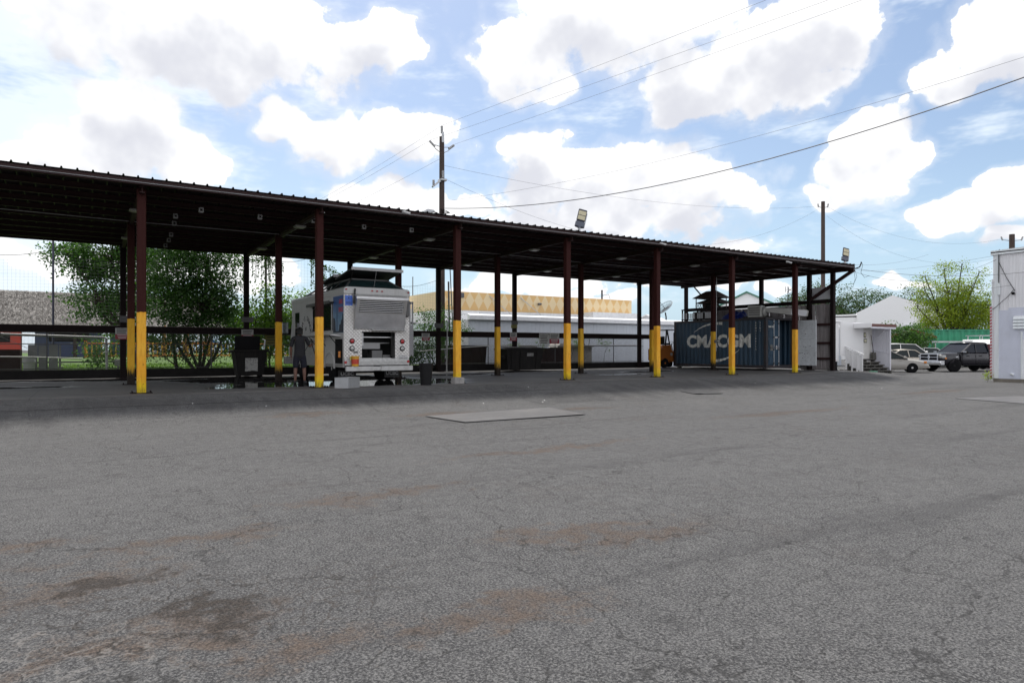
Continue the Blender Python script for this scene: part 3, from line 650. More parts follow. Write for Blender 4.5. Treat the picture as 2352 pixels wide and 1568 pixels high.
b = MB(); b.cbox(2.03, 2.13, -.025, 0, 1.88, 2.13, .006); c_ = b.build('control_box', bm_, tr); b = MB(); b.box(2.055, 2.1, -.03, -.024, 1.93, 2.08); b.build('switch', black, c_)
# interior seen through the hatch
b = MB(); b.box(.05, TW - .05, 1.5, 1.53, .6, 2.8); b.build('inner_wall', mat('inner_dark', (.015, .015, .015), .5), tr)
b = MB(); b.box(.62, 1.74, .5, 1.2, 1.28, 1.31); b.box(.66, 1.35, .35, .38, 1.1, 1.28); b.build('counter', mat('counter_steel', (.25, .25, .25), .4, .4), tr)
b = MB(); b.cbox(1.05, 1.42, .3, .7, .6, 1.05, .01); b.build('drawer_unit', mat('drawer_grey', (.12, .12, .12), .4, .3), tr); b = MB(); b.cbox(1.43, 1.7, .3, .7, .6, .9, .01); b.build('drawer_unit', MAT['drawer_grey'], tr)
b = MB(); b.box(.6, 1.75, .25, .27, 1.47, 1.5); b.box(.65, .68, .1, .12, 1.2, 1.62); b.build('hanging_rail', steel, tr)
# blue permit placard
b = MB(); b.box(.04, .285, -.006, 0, 2.49, 2.81); pl = b.build('permit_placard', mat('permit_blue', (.07, .17, .62), .45, 0, .05), tr)
b = MB(); b.box(.06, .265, -.008, -.006, 2.685, 2.69); b.box(.12, .2, -.008, -.006, 2.79, 2.795); b.lathe((.16, -.006, 2.73), [(.022, 0), (.022, -.002), (.001, -.003)], 10, 'y')
for z, w in ((2.6, .2), (2.585, .16), (2.56, .17), (2.545, .19)): b.box(.16 - w / 2, .16 + w / 2, -.008, -.006, z - .004, z + .004)
b.build('print', inkblack, pl)
# number plate
b = MB(); b.box(1.88, 2.19, -.012, -.002, .73, .885); np = b.build('number_plate', mat('plate_white', (.5, .5, .5), .4, 0, .06, 9), tr)
text('plate_number', 'DXH-0224', .078, inkblack, np, (2.035, -.013, .785), sx=.86); text('plate_state', 'TEXAS', .034, inkblack, np, (2.035, -.013, .86))
b = MB(); b.box(.32, .46, -.014, -.002, .96, 1.03); o = b.build('serial_plate', mat('dirty_plate', (.2, .2, .19), .5, 0, .2, 12), tr); text('serial', '520', .06, inkblack, o, (.39, -.015, .995))
# mudflaps with lettering
mflap = mat('mudflap', (.02, .02, .02), .7); mw = mat('mudflap_print', (.3, .3, .3), .6)
for u0, u1 in ((.02, .62), (1.62, 2.16)):
    b = MB(); b.box(u0, u1, .62, .63, .13, .40); f_ = b.build('mudflap', mflap, tr); text('lettering', 'UCBC', .15, mw, f_, ((u0 + u1) / 2, .615, .27), sx=1.1, bold=.004)
# wheels
def wheel_mesh(r, w, ri):
    t = MB(); t.lathe((0, 0, 0), [(ri, -w * .5), (r * .9, -w * .5), (r * .98, -w * .42), (r, -w * .3), (r, w * .3), (r * .98, w * .42), (r * .9, w * .5), (ri, w * .5)], 28, 'x')
    k = MB(); k.lathe((0, 0, 0), [(.03, -w * .52), (.06, -w * .5), (ri * .35, -w * .42), (ri * .5, -w * .2), (ri * .85, -w * .18), (ri * .95, -w * .46), (ri * 1.02, -w * .46), (ri * 1.02, w * .45), (ri * .9, w * .3), (.02, w * .3)], 24, 'x')
    return t, k
def add_wheel(parent, loc, r, w, ri, rim, rz=0, flip=False):
    t, k = wheel_mesh(r, w, ri); e = bpy.data.objects.new('wheel', None); col.objects.link(e); e.parent = parent; e.location = loc; e.rotation_euler = (0, 0, rz + (math.pi if flip else 0)); e.empty_display_size = .1
    t.build('tyre', rubber, e, smooth=True); k.build('rim', rim, e, smooth=True); return e
for u in (.18, .46): add_wheel(tr, (u, 1.45, .43), .43, .24, .25, steel)
for u in (TW - .18, TW - .46): add_wheel(tr, (u, 1.45, .43), .43, .24, .25, steel, flip=True)
add_wheel(tr, (.2, 5.45, .43), .43, .24, .25, steel); add_wheel(tr, (TW - .2, 5.45, .43), .43, .24, .25, steel, flip=True)
b = MB(); b.tube([(.55, 1.45, .43), (TW - .55, 1.45, .43)], .08, 8); b.bar((.7, .2, .5), (.7, 6.2, .5), .1, .16); b.bar((1.5, .2, .5), (1.5, 6.2, .5), .1, .16); b.build('chassis', black, tr)
# left side: wheel arch, belt moulding, window, shelf, locker, lettering, city poster
arch = MB(); pts = [(1.45 + .56 * math.cos(a), .45 + .56 * math.sin(a)) for a in [math.pi * i / 14 for i in range(15)]]; inn = [(1.45 + .5 * math.cos(a), .45 + .5 * math.sin(a)) for a in [math.pi * i / 14 for i in range(14, -1, -1)]]
for i in range(14): arch.prism([pts[i], pts[i + 1], inn[13 - i], inn[14 - i]], 'x', -.04, .0)
arch.build('wheel_arch', white, tr)
b = MB(); b.prism([(1.96, .5), (1.96, .6), (.1, .6), (.1, .5)], 'x', -.004, -.001); 
for v0, v1 in ((2.02, 4.95), (5.95, TL)): b.box(-.006, -.001, v0, v1, .5, 1.40)
b.build('lower_panel', greyw, tr)
b = MB(); b.cbox(-.05, -.0065, 1.95, TL, 1.40, 1.53, .018); b.build('belt_moulding', white, tr)
b = MB(); b.box(-.02, -.001, 1.12, 3.5, 1.72, 2.62); wdw = b.build('serving_window', black, tr)
b = MB(); b.box(-.026, -.021, 1.2, 2.25, 1.8, 2.54); b.build('pane', dkglass, wdw); b = MB(); b.box(-.026, -.021, 2.32, 3.42, 1.8, 2.54); b.build('pane', dkglass, wdw)
b = MB(); b.box(-.04, -.0205, 3.43, 3.5, 1.70, 2.70); b.box(-.04, -.0205, 1.12, 1.19, 1.70, 2.66); b.box(-.04, -.0205, 1.12, 3.5, 2.6, 2.66); b.build('frame', steel, wdw)
b = MB(); b.box(-.16, -.005, 1.0, 3.75, 2.64, 2.67); b.prism([(-.17, 2.6), (-.15, 2.6), (-.15, 2.7), (-.17, 2.7)], 'y', 1.0, 3.75); b.build('awning_ledge', mat('ledge_dark', (.08, .08, .08), .5, .3), tr)
b = MB(); b.prism([(0, 1.50), (-.36, 1.545), (-.36, 1.56), (0, 1.535)], 'y', .25, 3.3); b.build('serving_shelf', steel, tr)
for v in (.6, 1.9, 3.0): b = MB(); b.bar((-.01, v, 1.2), (-.28, v, 1.53), .02); b.build('shelf_bracket', black, tr)
b = MB(); b.box(-.012, -.001, .12, .85, .62, 1.42); b.build('locker_opening', black, tr)
b = MB(); b.cyl((-.03, .32, .82), (-.03, .32, 1.02), .05, 10); b.build('locker_bottle', amber, tr)
b = MB(); b.box(-.014, -.001, 5.05, 5.92, .55, 2.62); dr = b.build('cab_door', white, tr); b = MB(); b.box(-.02, -.015, 5.2, 5.82, 1.55, 2.5); b.build('window', dkglass, dr)
b = MB(); b.box(-.03, -.015, 5.18, 5.84, 1.5, 1.55); b.box(-.03, -.015, 5.1, 5.14, 1.2, 1.4); b.build('handle', black, dr)
b = MB(); b.tube([(-.02, 6.2, 2.35), (-.3, 6.25, 2.3), (-.3, 6.25, 1.5), (-.02, 6.2, 1.45)], .015, 6); mrr = b.build('mirror_arm', black, tr); b = MB(); b.cbox(-.42, -.18, 6.2, 6.27, 1.7, 2.15, .02); b.build('mirror', teal, mrr)
b = MB(); b.cbox(-.25, 0.1, 6.45, 6.75, .5, .8, .02); b.build('front_step', greyw, tr)
for v, z in ((3.65, 1.05), (3.65, .85)): b = MB(); b.prism([(v, z - .07), (v + .07, z), (v, z + .07), (v - .07, z)], 'x', -.009, -.0065); b.build('hazard_decal', mat('decal_white', (.4, .4, .4), .5), tr)
def arc_letters(body, cv, cz, rad, a0, a1, size):
    n = len(body)
    for i, ch in enumerate(body):
        if ch == ' ': continue
        a = R(a0 + (a1 - a0) * i / (n - 1))                    # angle from straight up, positive towards the front of the truck
        v = cv + rad * math.sin(a); z = cz + rad * math.cos(a)
        o = text('lettering', ch, size, inkblack, tr, (-.003, v, z), ext=.001, bold=.006)
        # letter plane is the left side (normal -x); reading direction runs towards the rear (-y)
        o.rotation_euler = (Matrix.Rotation(-a, 3, 'X') @ Matrix.Rotation(R(-90), 3, 'Z') @ Matrix.Rotation(R(90), 3, 'X')).to_euler()
arc_letters("ANA'S SNACK", 4.35, 1.62, .62, 78, -78, .25)
o = text('lettering', '#1', .2, inkblack, tr, (-.003, 4.35, 1.85)); o.rotation_euler = (R(90), 0, R(-90))
# city poster: sky sheet plus tower and rooftops as flat print
def poster_mat():
    m = bpy.data.materials.new('poster_sky_print'); m.use_nodes = True
    nt, N, L, nd, put, M, V, mr, mix, noise, vor, blobs = node_helpers(m)
    b = N['Principled BSDF']; P = nd('ShaderNodeTexCoord').outputs['Object']; s = nd('ShaderNodeSeparateXYZ'); L.new(P, s.inputs[0])
    a, _ = noise(P, 3, 5, .6); c = mix(mr(s.outputs[2], 2.75, 1.9), (.012, .075, .28), (.14, .28, .42)); c = mix(M('MULTIPLY', mr(a, .5, .65), mr(s.outputs[2], 2.4, 2.0)), c, (.34, .40, .43))
    L.new(c, b.inputs['Base Color']); b.inputs['Roughness'].default_value = .4
    return m
b = MB(); b.box(-.006, -.001, .03, 1.08, 1.62, 2.82); ps = b.build('city_poster', poster_mat(), tr)
ink1 = mat('poster_tower', (.06, .12, .22), .5, 0, .4, 9); ink2 = mat('poster_roofs', (.015, .022, .04), .5, 0, .4, 7); ink3 = mat('poster_light', (.2, .3, .42), .5, 0, .3, 7)
b = MB(); b.prism([(.60, 1.7), (.60, 2.35), (.62, 2.55), (.66, 2.72), (.70, 2.55), (.72, 2.35), (.72, 1.7)], 'x', -.008, -.006); b.build('tower_print', ink1, ps)
b = MB(); b.prism([(.5, 1.7), (.5, 2.05), (.59, 2.08), (.59, 1.7)], 'x', -.008, -.006); b.prism([(.735, 1.7), (.735, 2.0), (.79, 1.98), (.79, 1.7)], 'x', -.008, -.006); b.build('tower_print', ink3, ps)
b = MB(); b.prism([(.03, 1.63), (.03, 2.25), (.12, 2.2), (.16, 2.05), (.25, 2.02), (.3, 1.9), (.42, 1.88), (.45, 1.75), (.5, 1.68), (.8, 1.68), (.83, 2.0), (.9, 2.12), (1.0, 2.1), (1.07, 2.15), (1.07, 1.63)], 'x', -.0075, -.0062); b.build('rooftop_print', ink2, ps)
for ln_, z in (("ANA'S", 2.62), ("SNACK", 2.36)):
    o = text('lettering', ln_, .21, inkred, ps, (-.0082, .28, z), ext=.0008, sx=.62, bold=.006); o.rotation_euler = (R(90), 0, R(-90))
# pop-up roof vents
b = MB()
lo = [(.12, .15, 3.085), (2.12, .15, 3.085), (2.12, 4.9, 3.085), (.12, 4.9, 3.085)]; hi = [(.5, .75, 3.42), (1.78, .75, 3.42), (1.78, 4.0, 3.42), (.5, 4.0, 3.42)]
b.mesh(lo + hi, [(4, 5, 6, 7), (0, 1, 5, 4), (1, 2, 6, 5), (2, 3, 7, 6), (3, 0, 4, 7)]); rf = b.build('roof_hump', teal, tr)
fr_ = MB()
for i in range(4): fr_.bar(lo[i], hi[i], .05); fr_.bar(hi[i], hi[(i + 1) % 4], .05); fr_.bar(lo[i], lo[(i + 1) % 4], .06)
for t_ in (.35, .7): fr_.bar(tuple(Vector(lo[3]).lerp(Vector(lo[0]), t_)), tuple(Vector(hi[3]).lerp(Vector(hi[0]), t_)), .04)
fr_.build('frame', mat('vent_frame', (.10, .10, .10), .5, .3), rf)
o = text('lettering', 'a', .3, mat('decal_white', (.4, .4, .4), .5), rf, (.15, 1.75, 3.2)); o.rotation_euler = (R(60), 0, R(-90))
for v0, v1, z0, z1 in ((.05, 1.75, 3.66, 3.46), (1.95, 3.5, 3.60, 3.44)):
    b = MB(); b.prism([(v0, z0), (v0, z0 + .07), (v1, z1 + .07), (v1, z1)], 'x', .28, 2.05); l_ = b.build('roof_lid', mat('lid_dark', (.035, .037, .038), .5, 0, .2, 3, spec=.2), tr, bevel=.01)
    b = MB(); b.box(.27, 2.06, v0 - .014, v0 - .001, z0 - .01, z0 + .085); b.build('lid_edge', mat('lid_edge_pale', (.5, .5, .5), .45), l_)
    for u in (.35, 1.98): b = MB(); b.bar((u, v0 + .08, z0), (u, v0 + .45, 3.12), .02); b.build('lid_strut', black, l_)
    b = MB(); b.bar((1.15, v0 + .1, z0), (1.15, v0 + .3, 3.2), .012); b.build('lid_rod', steel, l_)
# right side: folded door and awning beyond
b = MB(); b.box(TW + .06, TW + .10, .12, .17, .85, 2.68); b.box(TW + .16, TW + .2, .12, .17, .85, 2.68); b.box(TW + .06, TW + .2, .12, .17, 2.62, 2.70); b.box(TW + .11, TW + .15, .13, .15, .9, 1.9); b.build('side_door', mat('door_grey', (.24, .24, .25), .4, .5), tr)
b = MB(); b.prism([(TW, 2.12), (TW + .75, 2.0), (TW + .75, 2.03), (TW, 2.18)], 'y', .9, 3.2); b.build('side_awning', steel, tr)

# bucket standing on the truck's sill
bk = thing('yellow_bucket', 'yellow bucket with red label on the food truck rear step', 'bucket', (5.76 + .34, 1.95 - .10, .541))
b = MB(); b.lathe((0, 0, 0), [(.11, 0), (.125, .30), (.132, .30), (.132, .33), (.11, .33), (.10, .05)], 18); b.build('pail', mat('bucket_yellow', (.62, .33, .02), .4), bk, smooth=True)
b = MB(); b.lathe((0, 0, .07), [(.1145, 0), (.1235, .16), (.121, .16), (.112, 0)], 18); b.build('label_band', mat('bucket_red', (.5, .05, .03), .4, 0, .3, 20), bk, smooth=True)
b = MB(); b.tube([(-.13, 0, .31), (-.17, -.02, .27), (-.15, -.03, .2)], .012, 6); b.build('yellow_rag', mat('rag', (.6, .55, .05), .8), bk)

# ------------------------------------------------------------------ person washing the truck
def skin(name, nodes, edges, m, parent, sub=2, root=0):
    me = bpy.data.meshes.new(name); me.from_pydata([n[0] for n in nodes], edges, []); o = bpy.data.objects.new(name, me); col.objects.link(o)
    md = o.modifiers.new('skin', 'SKIN'); md.use_smooth_shade = True
    if not me.skin_vertices:
        bpy.context.view_layer.objects.active = o; me.attributes.new('skin_dummy', 'FLOAT', 'POINT')
    sv = me.skin_vertices[0].data
    for i, n in enumerate(nodes):
        r = n[1]; sv[i].radius = r if isinstance(r, tuple) else (r, r); sv[i].use_root = i == root
    ss = o.modifiers.new('sub', 'SUBSURF'); ss.levels = sub; ss.render_levels = sub
    me.materials.append(m); o.parent = parent; return o
per = thing('person', 'person in dark grey shirt and navy shorts washing the food truck, back turned', 'person', (4.50, 2.42, 0), R(-14))
skinm = mat('skin', (.13, .062, .042), .55, 0, .1, 6); hair = mat('hair', (.004, .0035, .003), .8, 0, .2, 30)
shirt = mat('shirt_grey', (.011, .011, .014), .85, 0, .15, 6, bump=.2, bscale=25); shorts = mat('shorts_navy', (.006, .007, .016), .85, 0, .15, 6)
H = [((0, 0, .95), (.12, .09)), ((0, .01, 1.12), (.13, .095)), ((0, .0, 1.32), (.165, .115)), ((0, -.01, 1.44), (.12, .08)), ((0, 0, 1.50), (.06, .06)), ((0, .02, 1.56), (.062, .065)), ((0, .04, 1.635), (.082, .098)), ((0, .045, 1.70), (.078, .09)), ((0, .04, 1.745), (.04, .05)),
     ((-.2, -.01, 1.42), .06), ((-.265, -.01, 1.16), .048), ((-.26, .04, .93), .036), ((-.255, .055, .88), .034),
     ((.2, 0, 1.42), .06), ((.30, .03, 1.18), .048), ((.36, .22, 1.22), .037), ((.37, .27, 1.235), .034),
     ((-.10, 0, .86), (.078, .08)), ((-.125, .01, .5), (.058, .06)), ((-.13, -.01, .33), (.056, .058)), ((-.135, -.02, .10), (.036, .038)), ((-.15, .11, .05), (.042, .03)),
     ((.10, 0, .86), (.078, .08)), ((.135, .02, .5), (.058, .06)), ((.14, 0, .33), (.056, .058)), ((.145, -.01, .10), (.036, .038)), ((.175, .11, .05), (.042, .03))]
E_ = [(0, 1), (1, 2), (2, 3), (3, 4), (4, 5), (5, 6), (6, 7), (7, 8), (3, 9), (9, 10), (10, 11), (11, 12), (3, 13), (13, 14), (14, 15), (15, 16), (0, 17), (17, 18), (18, 19), (19, 20), (20, 21), (0, 22), (22, 23), (23, 24), (24, 25), (25, 26)]
skin('body', H, E_, skinm, per)
SH = [((0, 0, .78), (.18, .14)), ((0, 0, .90), (.195, .15)), ((0, .01, 1.12), (.172, .135)), ((0, 0, 1.32), (.185, .135)), ((0, -.01, 1.45), (.13, .09)), ((0, 0, 1.49), (.07, .065)), ((-.2, -.01, 1.425), .078), ((-.262, -.01, 1.14), .06), ((.2, 0, 1.425), .078), ((.29, .025, 1.19), .06)]
skin('shirt', SH, [(0, 1), (1, 2), (2, 3), (3, 4), (4, 5), (4, 6), (6, 7), (4, 8), (8, 9)], shirt, per)
SO = [((0, 0, .97), (.168, .128)), ((0, 0, .90), (.165, .128)), ((-.105, 0, .80), (.105, .11)), ((-.125, .01, .47), (.092, .095)), ((.105, 0, .80), (.105, .11)), ((.135, .02, .47), (.092, .095))]
skin('shorts', SO, [(0, 1), (1, 2), (2, 3), (1, 4), (4, 5)], shorts, per)
HA = [((0, .0, 1.585), (.055, .045)), ((0, .0, 1.635), (.092, .09)), ((0, .012, 1.70), (.098, .108)), ((0, .025, 1.755), (.072, .085)), ((0, .03, 1.785), (.03, .035))]
skin('hair', HA, [(0, 1), (1, 2), (2, 3), (3, 4)], hair, per, root=1)
for sx in (-1, 1): b = MB(); b.lathe((sx * .088, .045, 1.635), [(.002, -.012), (.022, -.008), (.026, .004), (.012, .012)], 10, 'x'); b.build('ear', skinm, per, smooth=True)
def hand(base, dirs, m_):
    b = MB(); base = Vector(base)
    for pts, r in dirs: b.tube([base + Vector(p) for p in pts], [r, r, r * .85, r * .6][:len(pts)], 6)
    return b.build('hand', m_, per, smooth=True)
hand((-.255, .055, .88), [([(.0, .0, .02), (.0, .005, -.05)], .026), ([(-.004, -.02, -.04), (-.002, -.02, -.09), (.012, -.015, -.12)], .0085), ([(-.002, -.004, -.045), (0, -.002, -.10), (.014, .0, -.13)], .009), ([(0, .014, -.045), (0, .016, -.095), (.014, .016, -.125)], .0085), ([(0, .028, -.04), (.002, .032, -.08), (.012, .03, -.10)], .0075), ([(.01, .025, -.005), (.02, .045, -.035), (.022, .045, -.06)], .0095)], skinm)
hand((.37, .27, 1.235), [([(0, -.02, 0), (0, .035, .005)], .027)] + [([(-.02, .03, .03 - .02 * i), (.0, .062, .028 - .02 * i), (.03, .055, .026 - .02 * i), (.03, .03, .024 - .02 * i)], .009) for i in range(4)] + [([(.012, .0, .03), (.035, .02, .045), (.03, .05, .05)], .010)], skinm)
shoe = mat('shoe_black', (.012, .012, .013), .6)
for x, rz in ((-.145, .08), (.165, -.15)):
    b = MB(); b.prism([(-.07, 0), (.2, 0), (.215, .035), (.14, .075), (.05, .10), (-.07, .10), (-.085, .05)], 'x', x - .045, x + .045); o = b.build('shoe', shoe, per, bevel=.015)
wd = thing('pressure_wand', 'black pressure washer wand held by the person beside food truck', 'wand', (4.50, 2.42, 0), R(-14))
b = MB(); b.tube([(.36, .26, 1.42), (.385, .31, 1.22), (.50, .42, .85), (.58, .50, .62)], .013, 8); b.build('lance', black, wd, smooth=True)
b = MB(); b.tube([(.36, .26, 1.42), (.30, .2, 1.3), (.1, .4, .9), (-.1, .6, .3), (-.5, .4, .02), (-1.2, .8, .02), (-1.5, 1.8, .02), (-.6, 2.6, .02), (.3, 3.2, .02)], .010, 6); b.build('hose', black, wd, smooth=True)

# ------------------------------------------------------------------ small things near the slab edge
gb_ = thing('galvanised_box', 'bare galvanised sheet metal box lying behind second yellow post', 'metal box', (5.05, -.5, 0), R(38))
gm = mat('galv_sheet', (.40, .41, .42), .38, .6, .15, 3, dirt=(.25, .25, .25), dscale=2, damt=.5)
b = MB(); b.box(-.29, .29, -.22, -.216, .002, .29).box(-.29, .29, .216, .22, .002, .29).box(-.29, -.286, -.216, .216, .002, .29).box(.286, .29, -.216, .216, .002, .29).box(-.286, .286, -.216, .216, .002, .006); b.build('sheet_body', gm, gb_)
b = MB(); b.bar((-.29, -.22, .29), (.29, -.22, .29), .012); b.bar((.29, -.22, .29), (.29, .22, .29), .012); b.bar((-.29, .22, .29), (.29, .22, .29), .012); b.bar((-.29, -.22, .29), (-.29, .22, .29), .012); b.build('rolled_edge', gm, gb_)
tb = thing('black_bin', 'tall black plastic bin standing on slab right of the food truck', 'bin', (7.52, -.42, 0))
b = MB(); b.lathe((0, 0, 0), [(.165, .002), (.205, .62), (.225, .62), (.225, .66), (.20, .66), (.195, .62), (.15, .03)], 22); b.build('bin_body', mat('bin_plastic', (.007, .007, .008), .5, 0, .2, 5, spec=.2), tb, smooth=True)
for sx in (-1, 1): b = MB(); b.tube([(sx * .2, -.06, .56), (sx * .245, -.06, .54), (sx * .245, .06, .54), (sx * .2, .06, .56)], .012, 6); b.build('handle', MAT['bin_plastic'], tb)
ck = thing('concrete_block', 'grey concrete block at the foot of the third front post', 'concrete block', (8.66, -.32, 0), R(12))
b = MB(); b.cbox(-.20, .0, -.1, .1, 0, .21, .012); b.build('block_half', mat('block_concrete', (.28, .27, .26), .85, 0, .2, 6, bump=.5), ck); b = MB(); b.cbox(.012, .21, -.09, .11, 0, .2, .012); b.build('block_half', MAT['block_concrete'], ck)
sp = thing('steel_plate', 'large flat grey steel plate lying on the asphalt in front of canopy', 'steel plate', (0, 0, 0))
b = MB(); cs = [(5.22, -5.28), (5.33, -6.92), (8.5, -6.86), (8.78, -5.02)]; zs = [gz(x, y) + .016 for x, y in cs]
b.mesh([(x, y, z) for (x, y), z in zip(cs, zs)] + [(x, y, z + .01) for (x, y), z in zip(cs, zs)], [(3, 2, 1, 0), (4, 5, 6, 7), (0, 1, 5, 4), (1, 2, 6, 5), (2, 3, 7, 6), (3, 0, 4, 7)])
b.build('plate', mat('plate_steel', (.115, .112, .112), .6, .0, .3, 1.2, dirt=(.165, .16, .155), dscale=1.4, damt=.8, bump=.2, spec=.3), sp)
sp2 = thing('road_plate', 'thin steel road plate lying on asphalt near the white corner building', 'steel plate', (0, 0, 0))
b = MB(); z2 = gz(22, -9.8) + .008; b.mesh([(21.2, -9.0, z2), (20.6, -11.2, z2), (23.6, -11.6, z2), (24.0, -9.6, z2), (21.2, -9.0, z2 + .008), (20.6, -11.2, z2 + .008), (23.6, -11.6, z2 + .008), (24.0, -9.6, z2 + .008)], [(3, 2, 1, 0), (4, 5, 6, 7), (0, 1, 5, 4), (1, 2, 6, 5), (2, 3, 7, 6), (3, 0, 4, 7)]); b.build('plate', MAT['plate_steel'], sp2)
fm = thing('rubber_mat', 'thin black rubber mat lying on the ramp in front of fifth post', 'mat', (0, 0, 0))
b = MB(); rows = []
for i in range(5):
    rows.append([(15.6 + j * .16 + .02 * i, -3.1 - i * .16 - j * .02, gz(15.6 + j * .16, -3.1 - i * .16) + .012 + (.02 if i == 4 and j in (0, 1) else 0)) for j in range(8)])
b.grid(rows); o = b.build('mat_sheet', mat('mat_black', (.05, .05, .052), .8, 0, .2, 5), fm, fixn=False); sdm = o.modifiers.new('t', 'SOLIDIFY'); sdm.thickness = .01
lit = mat('litter_paper', (.7, .7, .68), .7)
for i, (x, y) in enumerate([(20.4, -2.4), (7.8, -3.4), (9.6, -3.6), (9.8, -3.4), (24.5, -5.0), (10.4, -1.7), (2.4, -2.6), (.9, -2.1)]):
    b = MB(); a = i * 1.3; z = gz(x, y) + .005; w = .018; b.mesh([(x - w, y - .02, z), (x + w, y - .02, z + .005), (x + w * .8, y + .02, z), (x - w * .7, y + .02, z + .01), (x, y, z + .012)], [(0, 1, 4), (1, 2, 4), (2, 3, 4), (3, 0, 4), (0, 3, 2, 1)])
    o = b.build('litter_scrap', lit); tag(o, ['tiny white paper scrap on ramp below the blue container', 'tiny white scrap left of the steel plate on asphalt', 'tiny white scrap behind the steel plate, left one of a pair', 'tiny white scrap behind the steel plate, right one of a pair', 'tiny white scrap on asphalt right of seventh post', 'tiny scrap on the ramp right of third post', 'tiny pale scrap on asphalt left of second front post', 'tiny pale scrap on ramp below leftmost post'][i], 'litter', 'scraps of litter on the asphalt')

# ------------------------------------------------------------------ blue shipping container
cb = mat('container_blue', (.019, .052, .09), .5, 0, .35, .7, dirt=(.05, .06, .06), dscale=1.2, damt=.55, streak=True)
cfr = mat('container_frame', (.03, .03, .036), .6, 0, .3, 2, dirt=(.075, .03, .02), dscale=3, damt=.7)
cwhite = mat('container_lettering', (.74, .74, .69), .6, 0, .15, 4, dirt=(.16, .18, .19), dscale=6, damt=.6)
CW_, CL_, CH_ = 2.44, 6.2, 2.59
ct = thing('shipping_container', 'dark blue shipping container with large white lettering under canopy right end', 'container', (27.85, 2.6, .12), R(.8))
PITCH = .278
def prof(y):
    t = (y / PITCH) % 1.0
    return 0 if t < .26 else (t - .26) / .24 * .036 if t < .5 else .036 if t < .76 else .036 * (1 - (t - .76) / .24)
ybr = []
k = 0
while k * PITCH < CL_ - .32:
    for f_ in (0, .26, .5, .76): ybr.append(k * PITCH + f_ * PITCH)
    k += 1
ybr = [y for y in ybr if y < CL_ - .32] + [CL_ - .32]
for sx in (0, 1):
    b = MB(); pts = [((.02 + prof(y)) if sx == 0 else CW_ - .02 - prof(y), .16 + y) for y in ybr]
    b.grid([[(x, y, .15) for x, y in pts], [(x, y, CH_ - .1) for x, y in pts]]); b.build('corrugated_side', cb, ct, fixn=False)
b = MB(); b.grid([[(x, CL_ - .06, z) for x in (.1, CW_ - .1)] for z in (.15, CH_ - .1)]); b.grid([[(.1, y, CH_ - .04), (CW_ - .1, y, CH_ - .04)] for y in (.1, CL_ - .1)]); b.grid([[(.1, y, .14), (CW_ - .1, y, .14)] for y in (.1, CL_ - .1)]); b.build('roof_and_floor', cb, ct, fixn=False)
for x in (0, CW_ - .16):
    for y in (0, CL_ - .16): b = MB(); b.cbox(x, x + .16, y, y + .16, .12, CH_ - .12, .012); b.build('corner_post', cfr, ct)
    for z, h in ((0, .16), (CH_ - .12, .12)): b = MB(); b.cbox(x + (.0 if x == 0 else .1), x + (.06 if x == 0 else .16), .18, CL_ - .18, z, z + h - .001, .008); b.build('side_rail', cfr, ct)
    for y in (-.005, CL_ - .173):
        for z in (-.002, CH_ - .118): b = MB(); b.cbox(x - .004, x + .166, y, y + .178, z, z + .12, .01); b.build('corner_casting', cfr, ct)
for y in (0, CL_ - .16):
    for z, h in ((0, .15), (CH_ - .12, .115)): b = MB(); b.cbox(.17, CW_ - .17, y + .01, y + .15, z + .002, z + h, .008); b.build('end_rail', cfr, ct)
b = MB(); b.box(-.03, 0, .2, CL_ - .2, -.005, .012); b.build('bottom_strip', mat('pale_strip', (.35, .35, .34), .6), ct)
# doors: left leaf shut, right leaf swung open with its pale inner face towards the yard
def leaf(parent, x0, x1, m_):
    b = MB(); y0 = .02; b.box(x0, x1, y0 + .02, y0 + .05, .16, CH_ - .13)
    n = 5; h = (CH_ - .33) / n
    for i in range(n): b.prism([(x0 + .09, .22 + i * h), (x1 - .09, .22 + i * h), (x1 - .09, .22 + (i + 1) * h - .10), (x0 + .09, .22 + (i + 1) * h - .10)], 'y', y0 - .012, y0 + .019)
    return b.build('door_leaf', m_, parent, bevel=.006)
lf = leaf(ct, .17, 1.20, cb)
for x in (.62, 1.02):
    b = MB(); b.tube([(x, -.012, .12), (x, -.012, CH_ - .1)], .018, 8); r_ = b.build('locking_bar', galv, lf)
    b = MB()
    for z in (.25, .95, 1.6, 2.3): b.cbox(x - .05, x + .05, -.034, .012, z - .03, z + .03, .006)
    b.build('bar_bracket', cfr, lf)
    b = MB(); b.bar((x, -.035, 1.05), (x - .3, -.035, 1.05), .03, .018); b.build('handle', cfr, lf)
for x, z, w, h, nm in ((1.3 - .35, 1.58, .26, .09, 'sticker'), (.95 + .02, 1.06, .16, .22, 'sticker'), (.44, 1.05, .2, .3, 'data_plate')):
    b = MB()
    if nm == 'sticker': b.lathe((x - .13, .0, z), [(.001, -.012), (.5, -.012), (.5, -.008), (.001, -.008)], 16, 'y'); b.xf(Matrix.Translation((x - .13, 0, z)) @ Matrix.Diagonal((w, 1, h, 1)) @ Matrix.Translation((-(x - .13), 0, -z)))
    else: b.box(x - w / 2, x + w / 2, -.006, .007, z - h / 2, z + h / 2)
    b.build(nm, mat('sticker_white', (.5, .5, .5), .5) if nm == 'sticker' else mat('data_grey', (.16, .16, .15), .5, .3), lf)
text('door_logo', 'CMA CGM', .13, cwhite, lf, (.42, .003, 2.12), bold=.003, sx=.8)
pale = mat('door_inner_pale', (.64, .67, .69), .5, 0, .12, 2, dirt=(.12, .12, .12), dscale=9, damt=.35)
